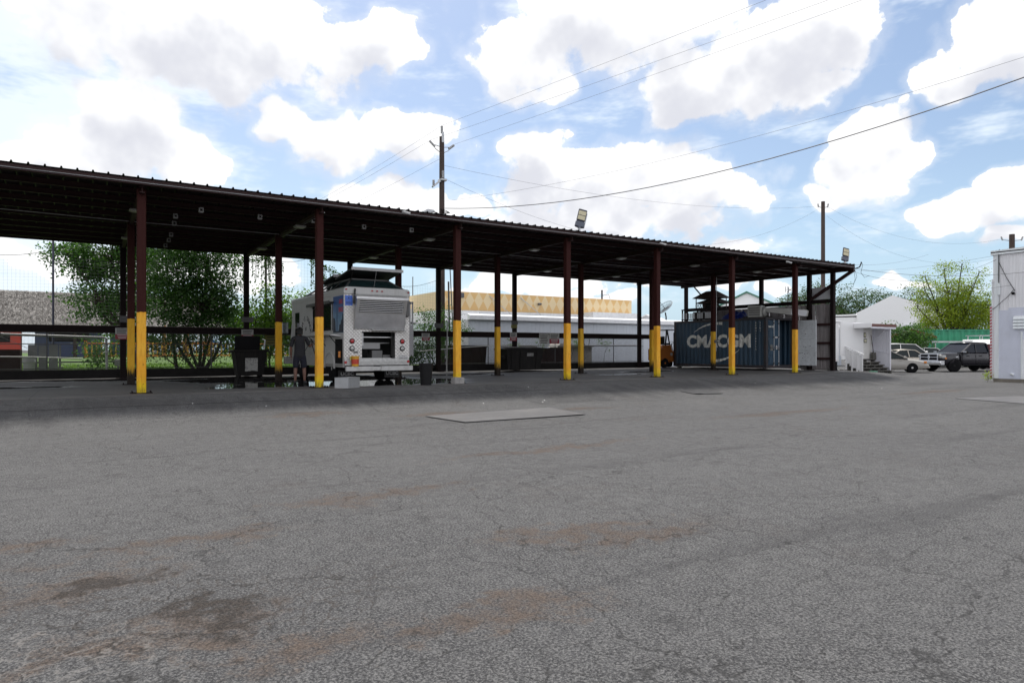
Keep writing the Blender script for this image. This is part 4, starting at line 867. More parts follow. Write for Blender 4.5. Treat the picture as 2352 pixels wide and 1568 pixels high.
hg = bpy.data.objects.new('open_door', None); col.objects.link(hg); hg.parent = ct; hg.location = (CW_ - .06, -.01, 0); hg.rotation_euler = (0, 0, R(-86)); hg['label'] = 'open door leaf with pale grey inner face'
b = MB(); b.box(.02, 1.2, -.05, .0, .13, CH_ - .12); o = b.build('door_leaf', pale, hg, bevel=.004)
b = MB()
for z in (.14, .33, .93, 1.50, 2.05, 2.36): b.cbox(.12, 1.1, -.062, -.0505, z, z + .06, .004)
for x in (.02, 1.1): b.cbox(x, x + .1, -.066, -.0505, .13, CH_ - .12, .004)
b.build('door_rib', pale, hg)
b = MB()
for x, z in ((.3, .75), (.42, .77), (.55, .72), (.7, .74), (.5, 1.1), (.62, 1.05), (.85, 1.12), (.45, .5), (.6, 1.75)): b.box(x, x + .05, -.0535, -.0505, z, z + .03)
b.build('paint_chip', cfr, hg)
# big lettering following the corrugation
def conform(o, yoff):
    """cut a flat text mesh at the corrugation lines and press it onto the side sheet"""
    me = o.data.copy(); mw = o.matrix_basis.copy()
    bm = bmesh.new(); bm.from_mesh(me); bm.transform(mw)                     # now in container space
    for y in ybr:
        g_ = bm.verts[:] + bm.edges[:] + bm.faces[:]; bmesh.ops.bisect_plane(bm, geom=g_, plane_co=(0, .16 + y, 0), plane_no=(0, 1, 0))
    for v in bm.verts: v.co.x = .02 + prof(max(0, v.co.y - .16)) - .004
    bm.to_mesh(me); bm.free(); name = o.name; m_ = o.data.materials[0]
    n = bpy.data.objects.new('lettering', me); col.objects.link(n); n.parent = ct
    if not me.materials: me.materials.append(m_)
    bpy.data.objects.remove(o); return n
tx = text('lettering_flat', 'CMACGM', .92, cwhite, None, (-.01, 3.08, 1.38), ext=0, bold=.038, sx=1.0); tx.rotation_euler = (R(90), 0, R(-90)); bpy.context.view_layer.update()
w_ = tx.dimensions.x or 1; tx.scale = (4.28 / w_, 1, 1); bpy.context.view_layer.update(); conform(tx, 0)
def swoosh(y0, z0, y1, z1, yc, zc, w0):
    b = MB(); n = 24; rows = [[], []]
    for i in range(n + 1):
        t = i / n; y = (1 - t) ** 2 * y0 + 2 * t * (1 - t) * yc + t * t * y1; z = (1 - t) ** 2 * z0 + 2 * t * (1 - t) * zc + t * t * z1
        w = w0 * (.12 + .88 * t); x = .02 + prof(max(0, y - .16)) - .006; rows[0].append((x, y, z)); rows[1].append((x, y, z - w))
    b.grid(rows); b.build('swoosh', cwhite, ct, fixn=False)
swoosh(4.75, 1.90, 2.75, 2.45, 4.0, 2.5, .16); swoosh(1.65, .98, 3.3, .42, 2.3, .42, .16)
for s_, y in (('ECMU1180555', .62), ('22G1', .36)):
    for i, c_ in enumerate(s_):
        o = text('number', c_, .13, cwhite, ct, (.008, y, 2.32 - i * .135), ext=.001); o.rotation_euler = (R(90), 0, R(-90))

# ------------------------------------------------------------------ things lying on the container
TOPZ = .12 + CH_ + .002
ac = thing('rooftop_unit', 'boxy grey air conditioner cabinet sitting tilted on the blue container', 'air conditioner', (28.15, 3.35, TOPZ + .02), R(20))
acm = mat('ac_grey', (.34, .34, .32), .55, .2, .2, 3, dirt=(.2, .19, .17), dscale=3, damt=.6)
b = MB(); b.cbox(-.3, .35, -.28, .42, .0, .62, .03); o = b.build('cabinet', acm, ac); b = MB(); b.lathe((0, 0, 0), [(.2, 0), (.24, .03), (.26, .12), (.20, .14), (.18, .02)], 18, 'y'); b.xf(Matrix.Translation((.05, -.43, .3))); b.build('fan_cowl', acm, ac, smooth=True)
for i in range(4): b = MB(); b.box(-.305, -.298, -.2, .35, .12 + i * .11, .16 + i * .11); b.build('louvre', cfr, ac)
ws = thing('metal_shelf', 'long white grey stepped metal shelf leaning over container doors', 'shelf', (28.55, 2.75, TOPZ + .03), R(-62))
b = MB(); b.prism([(-.35, .28), (1.5, -.02), (1.65, .0), (1.7, .28), (1.6, .34), (-.35, .5)], 'y', -.22, .22); b.build('shelf_body', acm, ws, bevel=.01)
b = MB(); b.cbox(.55, .8, -.235, -.221, .22, .42, .005); b.cbox(.95, 1.2, -.235, -.221, .14, .34, .005); b.build('shelf_bracket', acm, ws)
b = MB(); b.prism([(.9, .1), (1.62, -.0), (1.68, .28), (.95, .36)], 'y', -.228, -.221); b.build('white_face', mat('white_sheet', (.62, .63, .66), .45), ws)
tp = thing('blue_tarp', 'crumpled bright blue tarp heaped on the blue container', 'tarp', (28.5, 5.0, TOPZ))
b = MB(); rows = []
for i in range(13):
    r_ = []
    for j in range(13):
        u, v = i / 12 * 2 - 1, j / 12 * 2 - 1; h = max(0, 1 - (u * u + v * v)) ** .6 * .36 + .22 * mnoise.noise(Vector((u * 2.7, v * 2.7, 3))) * (1 if abs(u) < .95 and abs(v) < .95 else 0)
        r_.append((u * .5, v * .85, max(.004, h)))
    rows.append(r_)
b.grid(rows); b.build('tarp_sheet', mat('tarp_blue', (.01, .025, .17), .4, 0, .2, 5), tp, fixn=False)
pk = thing('plank_pile', 'dark weathered planks stacked flat on blue container beside the tarp', 'planks', (28.6, 4.0, TOPZ))
pm_ = mat('old_plank', (.055, .05, .045), .8, 0, .3, 4, bump=.3)
for i, (x, y, z, a, l) in enumerate([(-.4, .2, 0, 3, 2.6), (-.15, .1, .0, -2, 2.4), (.1, .25, 0, 1, 2.7), (-.3, .2, .05, -4, 2.2), (0, .1, .05, 5, 2.3), (-.1, .0, .10, 2, 1.9)]):
    b = MB(); b.cbox(-.1, .1, -l / 2, l / 2, 0, .045, .006); o = b.build('plank', pm_, pk); o.location = (x, y, z); o.rotation_euler = (0, 0, R(a))
rk = thing('steel_rack', 'dark steel frame rack with slats standing on the blue container', 'rack', (29.0, 7.4, TOPZ))
b = MB()
for x in (-.8, .8):
    for y in (-1.15, 0, 1.15): b.bar((x, y, 0), (x, y, .66), .06)
    b.bar((x, -1.2, .66), (x, 1.2, .66), .07); b.bar((x, -1.2, .08), (x, 1.2, .08), .06)
for y in (-1.15, 1.15): b.bar((-.8, y, .66), (.8, y, .66), .06)
b.build('rack_frame', dkbrown, rk)
for i in range(16): b = MB(); b.box(-.85, -.835, -1.12 + i * .145, -1.03 + i * .145, .12, .45); b.build('slat', MAT['white_sheet'] if i % 4 else dkbrown, rk)
cart = thing('barbecue_cart', 'rusty barbecue cart with two small hipped roofs on container rack', 'barbecue cart', (29.0, 7.05, TOPZ + .70), R(6))
rust = mat('rusty_brown', (.06, .042, .034), .8, 0, .35, 4)
def hip(z0, z1, w, l, o_=0):
    b = MB(); b.mesh([(-w, -l + o_, z0), (w, -l + o_, z0), (w, l + o_, z0), (-w, l + o_, z0), (0, -l * .42 + o_, z1), (0, l * .42 + o_, z1), (-w, -l + o_, z0 - .03), (w, -l + o_, z0 - .03), (w, l + o_, z0 - .03), (-w, l + o_, z0 - .03)], [(0, 1, 4), (1, 2, 5, 4), (2, 3, 5), (3, 0, 4, 5), (6, 7, 1, 0), (7, 8, 2, 1), (8, 9, 3, 2), (9, 6, 0, 3), (9, 8, 7, 6)]); return b
hip(.62, 1.02, .6, .85, .05).build('upper_roof', rust, cart); hip(.32, .58, .62, .8, -.12).build('lower_roof', rust, cart)
b = MB()
for x in (-.5, .5):
    for y in (-.6, .72): b.bar((x, y, 0), (x, y, .62), .04)
b.bar((-.55, .1, .5), (-.55, .8, 1.25), .06); b.bar((-.5, -.6, .25), (-.5, -1.0, -.02), .05); b.build('cart_frame', rust, cart)
b = MB(); b.tube([(-.2, -.5, .18), (-.2, .4, .18)], .16, 12); b.build('fire_drum', mat('sooty_black', (.015, .014, .013), .7), cart, smooth=True)
for y in (.55, .2):
    b = MB(); ring = [(-.56, y + .16 * math.cos(t), .17 + .16 * math.sin(t)) for t in [2 * math.pi * i / 16 for i in range(17)]]; b.tube(ring, .015, 5)
    for i in range(4): a = math.pi * i / 4; b.bar((-.56, y - .15 * math.cos(a), .17 - .15 * math.sin(a)), (-.56, y + .15 * math.cos(a), .17 + .15 * math.sin(a)), .014)
    b.build('spoked_wheel', rust, cart)
# grey hose wrapped on the mid post in front of the container
br_ = thing('hose_bracket', 'grey cable bracket on the mid post in front of white lettering', 'bracket', (26.42, YM - .101, 1.5))
b = MB(); b.tube([(.02, -.03, .0), (.3, -.08, -.06), (.38, -.06, .02), (.25, -.05, .07), (.02, -.03, .05)], .02, 6); b.cbox(-.05, .05, -.05, 0, -.08, .08, .01); b.build('bracket_body', mat('bracket_grey', (.12, .12, .12), .6, .3), br_, smooth=True)

# ------------------------------------------------------------------ forklift behind the fifth post
fk = thing('forklift', 'orange forklift with black overhead guard parked left of blue container', 'forklift', (27.75, 9.35, 0), R(0))
om = mat('forklift_orange', (.27, .085, .012), .45, 0, .15, 3, dirt=(.12, .05, .02), dscale=3, damt=.5)
b = MB(); b.prism([(-.9, .35), (-.95, .9), (-.8, 1.3), (-.1, 1.35), (.0, 1.0), (.75, 1.0), (.8, .35)], 'y', -.45, .45); b.build('chassis_body', om, fk, bevel=.03)
b = MB(); b.cbox(-1.1, -.55, -.48, .48, .4, 1.15, .06); b.build('counterweight', om, fk)
b = MB()
for y in (-.42, .42): b.bar((-.55, y, 1.3), (-.45, y, 2.22), .06); b.bar((.75, y, 1.0), (.45, y, 2.22), .06)
b.bar((-.5, -.42, 2.22), (.5, -.42, 2.22), .05); b.bar((-.5, .42, 2.22), (.5, .42, 2.22), .05)
for i in range(7): x = -.5 + i * .165; b.bar((x, -.42, 2.22), (x, .42, 2.22), .03)
b.build('overhead_guard', black, fk)
b = MB(); b.cbox(-.45, .05, -.25, .25, 1.36, 1.46, .03); b.cbox(-.5, -.4, -.25, .25, 1.46, 1.85, .03); b.build('seat', black, fk)
b = MB(); b.tube([(.5, 0, 1.0), (.35, 0, 1.45)], .02, 6); b.tube([(.35 + .14 * math.cos(t) * .4, .15 * math.sin(t), 1.45 + .1 * math.cos(t)) for t in [2 * math.pi * i / 14 for i in range(15)]], .012, 5); b.build('steering_wheel', black, fk)
b = MB()
for y in (-.35, .35): b.bar((1.0, y, .1), (1.0, y, 2.1), .1, .08)
for z in (.3, 1.1, 2.05): b.bar((1.0, -.35, z), (1.0, .35, z), .08)
b.build('mast', black, fk)
for y in (-.28, .28): b = MB(); b.prism([(1.06, .06), (1.06, .55), (1.12, .55), (1.12, .11), (2.1, .08), (2.1, .06)], 'y', y - .05, y + .05); b.build('fork', black, fk)
for x, y in ((.6, -.45), (.6, .45), (-.65, -.42), (-.65, .42)): e = add_wheel(fk, (x, y, .29), .28, .18, .13, om, R(90))
b = MB(); b.bar((.3, -.46, 1.02), (.5, -.5, 1.25), .05); b.lathe((-.1, -.455, .8), [(.1, 0), (.1, -.01), (.001, -.012)], 12, 'y'); b.build('lamp_badge', clearl, fk)

# ------------------------------------------------------------------ bins and clutter at the back of the slab
gd = thing('grease_bin', 'dark steel grease bin with lid up and torn white notice', 'grease bin', (4.3, 9.2, 0))
dks = mat('bin_steel_dark', (.013, .012, .012), .6, .1, .35, 2, dirt=(.04, .035, .03), dscale=2, damt=.5, streak=True, spec=.2)
b = MB(); b.mesh([(-.48, -.35, .06), (.48, -.35, .06), (.48, .35, .06), (-.48, .35, .06), (-.6, -.42, 1.0), (.6, -.42, 1.0), (.6, .42, 1.0), (-.6, .42, 1.0)], [(3, 2, 1, 0), (0, 1, 5, 4), (1, 2, 6, 5), (2, 3, 7, 6), (3, 0, 4, 7), (4, 5, 6, 7)]); b.build('hopper', dks, gd)
b = MB(); b.cbox(-.66, .66, -.47, .47, .99, 1.07, .015); b.cbox(-.78, -.66, -.1, .1, .97, 1.02, .01); b.cbox(.66, .78, -.1, .1, .97, 1.02, .01); b.build('rim', dks, gd)
b = MB(); b.cbox(-.48, .48, .30, .35, 1.07, 1.62, .02); b.build('raised_lid', black, gd)
b = MB(); b.mesh([(-.22, -.372, .22), (.25, -.372, .22), (.25, -.408, .74), (-.22, -.408, .74), (.05, -.374, .25), (.0, -.372, .235)], [(0, 5, 4, 1, 2, 3)]); b.v = [(x, y - .012, z) for x, y, z in b.v]
def notice_mat():
    m = bpy.data.materials.new('torn_notice'); m.use_nodes = True
    nt, N, L, nd, put, M, V, mr, mix, noise, vor, blobs = node_helpers(m)
    bb = N['Principled BSDF']; P = nd('ShaderNodeTexCoord').outputs['Object']; a, _ = noise(P, 14, 5, .7); c2, _ = noise(V('MULTIPLY', P, (5, 5, 30)), 2, 3, .6)
    L.new(mix(mr(a, .48, .62), (.42, .42, .40), mix(mr(c2, .45, .6), (.3, .3, .29), (.05, .05, .05))), bb.inputs['Base Color']); return m
b.build('paper_notice', notice_mat(), gd, fixn=False)
b = MB(); b.tube([(.62, .2, 1.08), (.66, .22, 1.45), (.55, .25, 1.5)], .03, 6); b.build('crank', galv, gd)
for x in (-.4, .4): b = MB(); b.cbox(x - .05, x + .05, -.3, .3, .0, .06, .01); b.build('skid', dks, gd)
dp = thing('dumpster', 'low wide black dumpster with pale label standing by back rail', 'dumpster', (17.42, 9.55, 0), R(-2))
b = MB(); b.mesh([(-.95, -.5, .08), (.95, -.5, .08), (.95, .5, .08), (-.95, .5, .08), (-1.08, -.62, 1.05), (1.08, -.62, 1.05), (1.08, .62, 1.15), (-1.08, .62, 1.15)], [(3, 2, 1, 0), (0, 1, 5, 4), (1, 2, 6, 5), (2, 3, 7, 6), (3, 0, 4, 7), (4, 5, 6, 7)]); b.build('hopper', dks, dp)
b = MB(); b.cbox(-1.12, 1.12, -.66, .66, 1.05, 1.13, .015); b.build('rim', dks, dp)
for x in (-1.05, .02): b = MB(); b.prism([(-.66, 1.135), (.64, 1.2), (.64, 1.23), (-.68, 1.165)], 'x', x, x + 1.03); b.build('lid', black, dp)
for x in (-.75, -.25, .7): b = MB(); b.mesh([(x - .04, -.535, .1), (x + .04, -.535, .1), (x + .04, -.655, 1.04), (x - .04, -.655, 1.04), (x - .04, -.5, .1), (x + .04, -.5, .1), (x + .04, -.62, 1.04), (x - .04, -.62, 1.04)], [(0, 1, 2, 3), (1, 5, 6, 2), (4, 0, 3, 7)]); b.build('stiffener', dks, dp)
b = MB(); b.mesh([(.1, -.612, .74), (.48, -.612, .74), (.48, -.632, .90), (.1, -.632, .90)], [(0, 1, 2, 3)]); b.build('label_plate', mat('worn_label', (.22, .22, .21), .6, 0, .4, 14), dp, fixn=False)
for sx in (-1, 1): b = MB(); b.cbox(sx * 1.1 - .06, sx * 1.1 + .06, -.45, .45, .6, .75, .01); b.build('lift_pocket', dks, dp)
# rusty dumpsters and frames behind the fence
rb_ = mat('dumpster_rust', (.032, .013, .011), .8, 0, .35, 2, dirt=(.012, .010, .010), dscale=2, damt=.8, spec=.15)
def skip(x, y, w, h, d, lab):
    t = thing('open_skip', lab, 'skip', (x, y, -.02), 0, 'rusty skips behind the fence')
    b = MB(); b.mesh([(-w / 2 + .1, -d / 2, 0.03), (w / 2 - .1, -d / 2, 0.03), (w / 2 - .1, d / 2, 0.03), (-w / 2 + .1, d / 2, 0.03), (-w / 2, -d / 2, h), (w / 2, -d / 2, h), (w / 2, d / 2, h), (-w / 2, d / 2, h)], [(3, 2, 1, 0), (0, 1, 5, 4), (1, 2, 6, 5), (2, 3, 7, 6), (3, 0, 4, 7)]); o = b.build('tub', rb_, t); m_ = o.modifiers.new('s', 'SOLIDIFY'); m_.thickness = .02
    b = MB(); b.bar((-w / 2, -d / 2, h), (w / 2, -d / 2, h), .07); b.bar((-w / 2, d / 2, h), (w / 2, d / 2, h), .07); b.bar((-w / 2, -d / 2, h), (-w / 2, d / 2, h), .07); b.bar((w / 2, -d / 2, h), (w / 2, d / 2, h), .07); b.build('top_rim', rb_, t)
    for q in range(3): xx = -w / 3 + q * w / 3; b = MB(); b.bar((xx, -d / 2 - .03, .1), (xx, -d / 2 - .03, h - .05), .06); b.build('rib', rb_, t)
skip(16.0, 12.6, 1.9, 1.25, 1.2, 'dark rusty open skip behind fence right of third post'); skip(21.6, 12.7, 1.9, 1.15, 1.2, 'brown rusty open skip behind fence right of the notices')
fr2 = thing('wooden_frame', 'leaning weathered wooden frame behind the black dumpster', 'wooden frame', (19.6, 11.7, 0), R(-6))
wd_ = mat('weathered_wood', (.16, .12, .09), .8, 0, .3, 5, bump=.3)
b = MB(); b.bar((-.35, 0, .0), (-.5, .25, 1.3), .05, .09); b.bar((.25, 0, 0), (.1, .25, 1.3), .05, .09); b.bar((-.55, .26, 1.27), (.55, .26, 1.2), .05, .09); b.bar((-.2, 0, .0), (-.38, .24, 1.25), .03, .06); b.build('timber', wd_, fr2)
sb_ = thing('storage_box', 'pale boarded low shed behind the gate of chain link fence', 'shed', (23.9, 13.6, -.02))
b = MB(); b.box(-1.3, 1.3, -.4, .4, 0, 1.25); b.build('shed_wall', mat('shed_pale', (.42, .40, .36), .7, 0, .15, 2, dirt=(.2, .19, .16), dscale=2, damt=.5), sb_); b = MB(); b.prism([(-1.4, 1.25), (1.4, 1.25), (1.4, 1.33), (-1.2, 1.45)], 'y', -.5, .5); b.build('shed_lid', MAT['shed_pale'], sb_)
hs = thing('coiled_cable', 'coil of grey cable hanging on the chain link gate post', 'cable coil', (23.05, 11.05, 1.55))
b = MB()
for k_ in range(3): b.tube([((.2 + .02 * k_) * math.cos(t), .012 * k_, (.27 + .015 * k_) * math.sin(t)) for t in [2 * math.pi * i / 18 for i in range(19)]], .012, 5)
b.tube([(.15, 0, -.22), (.5, .3, -.6), (.2, .3, -.9), (-.1, .3, -1.3)], .012, 5); b.build('coil', mat('cable_grey', (.13, .13, .14), .6), hs)
# bent white pipes and bar along the fence
pw = mat('pipe_white', (.45, .45, .44), .5, .2)
def pipe(name, lab, pts, r, m_=pw):
    t = thing(name, lab, 'pipe', pts[0]); p0_ = Vector(pts[0]); b = MB(); b.tube([Vector(p) - p0_ for p in pts], r, 8); b.build('pipe_length', m_, t, smooth=True)
    b = MB(); b.lathe((0, 0, 0), [(r * 1.35, -.03), (r * 1.35, .03), (.001, .03)], 8, 'x'); b.build('end_cap', m_, t)
pipe('barrier_pipe', 'upper thick white pipe rail behind fence at the far left', [(-3.75, 11.45, 1.63), (-2, 11.45, 1.58), (-.6, 11.45, 1.54), (-.52, 11.45, 1.50), (-.5, 11.45, .1)], .045)
pipe('barrier_pipe', 'lower thin white pipe rail behind fence at the far left', [(-3.9, 11.4, .82), (-2.8, 11.4, .80), (-1.6, 11.4, .74), (-1.3, 11.4, .73)], .022)
pipe('fence_pipe', 'long pale pipe lashed along fence behind the black dumpster', [(12.6, 11.0, 1.0), (14.9, 11.0, 1.18), (17, 11.0, 1.3), (19.5, 11.0, 1.28), (22, 11.0, 1.3), (27, 11.0, 1.33)], .022)
pipe('marker_pipe', 'upright white pipe strapped beside the back post right of truck', [(13.62, 10.2, .05), (13.64, 10.2, 1.2), (13.66, 10.2, 2.35)], .03)
wire = mat('thin_wire', (.25, .25, .25), .5, .5)
pipe('slack_wire', 'slack diagonal wire hanging across the pipes at the far left', [(-3.9, 11.35, 1.6), (-3.3, 11.35, 1.3), (-2.6, 11.35, .9), (-1.7, 11.35, .42)], .008, wire)
# grey panel screen, bucket, bin beyond the fence at the left
gp = thing('panel_screen', 'grey boarded panel screen standing beyond the fence at far left', 'panel screen', (-2.55, 13.0, lawn_z(13)))
for i in range(4): b = MB(); b.box(-.53 + i * .33, -.53 + i * .33 + .30 if i < 3 else .53, -.02, .02, 0, 1.2 - .015 * (i % 2)); b.build('panel', mat('grey_board', (.22, .22, .23), .7, 0, .15, 3), gp)
b = MB(); b.bar((-.6, .04, .5), (2.4, .04, .52), .06); b.bar((-.5, .04, .3), (.6, .04, .3), .05); b.build('screen_rail', fsteel, gp)
wb = thing('plastic_barrel', 'dirty white plastic barrel beyond the fence at far left', 'barrel', (-3.0, 12.2, lawn_z(12.2)))
b = MB(); b.lathe((0, 0, 0), [(.17, 0), (.19, .5), (.215, .52), (.215, .6), (.2, .62), (.19, .72), (.16, .73)], 18); b.build('barrel_body', mat('barrel_white', (.38, .38, .38), .6, 0, .15, 4), wb, smooth=True)
b = MB(); b.lathe((0, 0, .73), [(.2, -.03), (.2, .0), (.1, .01), (.001, .01)], 18); b.build('lid', MAT['barrel_white'], wb, smooth=True)
db = thing('brown_skip', 'dark brown skip beyond the fence at the left picture edge', 'skip', (-4.0, 12.8, lawn_z(12.8)))
b = MB(); b.cbox(-.8, .72, -.5, .5, .0, 1.0, .02); b.build('tub', rb_, db); b = MB(); b.bar((-.8, -.52, .98), (.72, -.52, .98), .07); b.bar((-.8, -.52, .5), (.72, -.52, .5), .05); b.build('top_rim', rb_, db)
mt_ = thing('meter_box', 'small grey meter box on a post beyond fence left of leftmost posts', 'meter box', (-.1, 12.4, lawn_z(12.4)))
b = MB(); b.cbox(-.12, .12, -.06, .06, .35, .62, .012); b.build('meter_case', jb, mt_); b = MB(); b.bar((0, 0, 0), (0, 0, .36), .06); b.build('meter_post', fsteel, mt_)

# ------------------------------------------------------------------ notices on the rail and back posts
sw = mat('sign_white', (.36, .36, .34), .5, 0, .12, 6); sr = mat('sign_red', (.24, .015, .03), .5, 0, .12, 6); sy_ = mat('sign_olive', (.16, .15, .03), .6, 0, .15, 6); sdk = mat('sign_dark', (.10, .10, .10), .6, 0, .15, 6)
swt = mat('sign_text_white', (.4, .4, .4), .5)
def notice(x, z, w, h, lab, style, y=10.17, title=None):
    t = thing('notice_board', lab, 'sign', (x, y, z), 0, 'notices along the back rail')
    b = MB()
    if style == 'wr':
        b.box(0, w, -.008, 0, h * .45, h); b.build('white_half', sw, t); b = MB(); b.box(0, w, -.008, 0, 0, h * .449); b.build('red_half', sr, t)
        b = MB()
        for k_ in range(3): zz = h * (.88 - .15 * k_); b.box(w * .12, w * (.9 - .06 * k_), -.0105, -.008, zz - h * .035, zz + h * .03)
        b.build('print', inkblack, t); b = MB()
        for k_ in range(3): zz = h * (.37 - .13 * k_); b.box(w * (.14 + .04 * k_), w * (.86 - .03 * k_), -.0105, -.008, zz - h * .03, zz + h * .025)
        b.build('print', swt, t)
    else:
        b.box(0, w, -.008, 0, 0, h); b.build('board', {'w': sw, 'd': sdk, 'o': sy_}[style], t); b = MB()
        n = 3 if h < .35 else 5; top = .72 if title else .88
        for k_ in range(n): zz = h * (top - (top - .12) * k_ / (n - 1)); b.box(w * (.1 + .03 * (k_ % 3)), w * (.9 - .05 * ((k_ + 1) % 3)), -.0105, -.008, zz - h * .035, zz + h * .025)
        b.build('print', inkblack, t)
    if title: text('title', title, w * .2, inkblack, t, (w / 2, -.0095, h * .88), ext=.001)
notice(-.26, 1.46, .44, .43, 'white and red notice left of the leftmost back post', 'wr'); notice(-.12, 2.1, .26, .25, 'small grey notice on the post above leftmost red notice', 'd', 10.16)
notice(4.19, 1.5, .47, .40, 'white and red notice above the grease bin', 'wr'); notice(4.2, 2.2, .46, .22, 'small grey notice on back post above the grease bin', 'd', 10.16)
notice(12.28, 1.5, .41, .36, 'white and red notice just right of the food truck', 'wr'); notice(12.95, 2.12, .46, .23, 'small grey notice on back post right of the food truck', 'd', 10.16)
notice(17.26, 1.52, .42, .45, 'white and red notice on the post behind black dumpster', 'wr'); notice(17.34, 2.37, .40, .2, 'dark small notice high on the post behind dumpster', 'd', 10.16); notice(17.32, 2.18, .38, .18, 'olive small notice on the post behind dumpster', 'o', 10.16)
notice(19.1, 1.37, .65, .58, 'black and white ATTENTION notice hanging on the back rail', 'w', title='ATTENTION'); notice(19.77, 1.39, .66, .57, 'white and red notice right of the ATTENTION notice', 'wr')
notice(5.3, 1.3, .5, .6, 'large dull yellow notice on fence left of the washing person', 'o', 11.05)

# ------------------------------------------------------------------ white site trailer with covered porch
GZ = -.42
tl = thing('site_trailer', 'white site trailer with covered porch and wooden steps right of canopy', 'trailer', (0, 0, 0))
tw = mat('trailer_white', (.86, .86, .86), .4, 0, .05, 1.5, dirt=(.74, .74, .76), dscale=1.5, damt=.5, bump=.05, bscale=3); tg = mat('porch_lilac_white', (.70, .70, .76), .6, 0, .06, 3)
b = MB(); b.box(33.2, 36.9, 4.2, 9.5, .35, 2.72); b.build('trailer_body', tw, tl, bevel=.03)
b = MB(); b.box(33.15, 37.0, 4.1, 9.6, 2.72, 2.80); b.build('trailer_roof', tw, tl, bevel=.02)
b = MB(); b.cbox(35.95, 36.45, 4.17, 4.199, 1.35, 2.3, .012); w_ = b.build('window', black, tl); b = MB(); b.box(36.0, 36.4, 4.155, 4.169, 1.80, 2.25); b.build('pane', glass('trailer_pane', (.05, .07, .08)), w_); b = MB(); b.box(36.0, 36.4, 4.155, 4.169, 1.40, 1.76); b.build('pane', mat('pale_blind', (.6, .6, .62), .4), w_)
b = MB()
for i in range(9): b.box(33.4 + i * .38, 33.55 + i * .38, 4.19, 4.198, .42, .46)
b.build('marker_strip', inkred, tl)
b = MB(); b.box(33.3, 36.8, 4.25, 4.3, -.42, .35); b.build('skirt', black, tl)  # coloured black to stand for the shadow beneath the trailer
b = MB(); b.box(36.95, 37.35, 3.95, 4.2, -.42, -.12); b.build('footing_block', mat('block_concrete', (.28, .27, .26), .85), tl)
# porch: screen wall, door, right boarded wall, roof, wide timber steps
b = MB(); b.box(36.95, 39.42, 4.13, 4.199, .70, 2.72); b.build('porch_screen', tw, tl, bevel=.004)
b = MB(); b.box(39.42, 41.2, 4.2, 4.26, .35, 2.7); b.build('porch_back_wall', tg, tl)
b = MB(); b.box(39.46, 40.45, 4.16, 4.199, .5, 2.42); d_ = b.build('door', mat('porch_door', (.70, .69, .66), .5), tl)
b = MB(); b.lathe((40.35, 4.16, 1.45), [(.03, 0), (.035, -.04), (.001, -.05)], 10, 'y'); b.build('handle', chrome, d_)
for z, h, w__ in ((1.82, .3, .24), (1.5, .24, .34)):
    b = MB(); b.box(39.50, 39.50 + w__, 4.145, 4.159, z, z + h); n_ = b.build('notice', black, d_); b = MB(); b.box(39.54, 39.46 + w__, 4.138, 4.144, z + .04, z + h - .04); b.build('sheet', mat('notice_cream', (.6, .58, .42), .6), n_)
XW = 40.62
for i in range(6):
    y = 3.2 + i * .165; b = MB(); b.box(XW, XW + .03, y, y + .152, .75, 2.45); b.build('wall_board', tg, tl)
b = MB(); b.box(XW + .02, XW + .05, 3.2, 4.19, .0, 2.45); b.build('wall_backing', tg, tl); b = MB(); b.prism([(3.2, -.3), (4.15, .2), (4.15, 1.0), (3.2, .82)], 'x', XW - .03, XW - .001); b.build('stair_side_panel', tg, tl)
b = MB(); b.bar((XW - .03, 3.2, .85), (XW - .03, 4.15, 1.05), .06, .05); b.bar((XW - .03, 4.1, 1.7), (XW - .03, 3.3, 2.38), .06, .06); b.bar((XW, 3.15, -.4), (XW, 3.15, 2.42), .09); b.build('porch_post', tg, tl)
b = MB(); b.box(38.4, 41.05, 3.08, 4.19, 2.45, 2.52); b.build('porch_roof', tg, tl)
b = MB(); b.box(38.38, 41.1, 3.03, 3.078, 2.34, 2.5); b.build('fascia_board', tg, tl); b = MB(); b.box(38.38, 41.1, 3.0, 3.029, 2.46, 2.62); b.build('brown_edge', mat('edge_brown', (.13, .04, .03), .6), tl); b = MB(); b.box(38.3, 38.39, 3.05, 4.12, 2.38, 2.66); b.build('fascia_board', tw, tl)
gw = mat('grey_timber', (.10, .095, .085), .85, 0, .3, 4, bump=.3)
for i in range(5):
    z = .44 - i * .17; y0 = 3.92 - i * .26; b = MB(); b.cbox(37.5 + .12 * (i == 4), 40.5 + .15 * (i == 4), y0, y0 + .27, z, z + .045, .006); st_ = b.build('step', gw, tl)
    for x in (37.6, 38.5, 39.4, 40.3): b = MB(); b.box(x, x + .12, y0 + .05, y0 + .24, GZ, z - .001); b.build('riser_block', gw, st_)
hr = MB(); hr.bar((37.43, 4.12, 1.25), (37.43, 3.0, .78), .10, .06); hr.build('handrail', tw, tl)
for i, y in enumerate((4.05, 3.7, 3.38, 3.08)): b = MB(); zt = 1.2 - (4.12 - y) * .42; b.box(37.40, 37.45, y - .04, y + .04, GZ + .02, zt); b.build('baluster', tw, tl)
for i in range(5): y = 3.98 - i * .2; b = MB(); zt = 1.18 - (4.12 - y) * .42; b.box(37.455, 37.475, y - .095, y + .095, .22 - i * .13, zt - .03); b.build('rail_board', tw, tl)
br2 = thing('broom', 'old brown broom standing upright on the trailer porch', 'broom', (40.3, 3.98, .49))
b = MB(); b.tube([(0, 0, .35), (-.12, .1, 1.5)], .025, 6); b.build('handle', gw, br2); b = MB(); b.prism([(-.2, .0), (.2, 0), (.16, .4), (-.16, .4)], 'y', -.06, .06); b.build('brush', gw, br2)
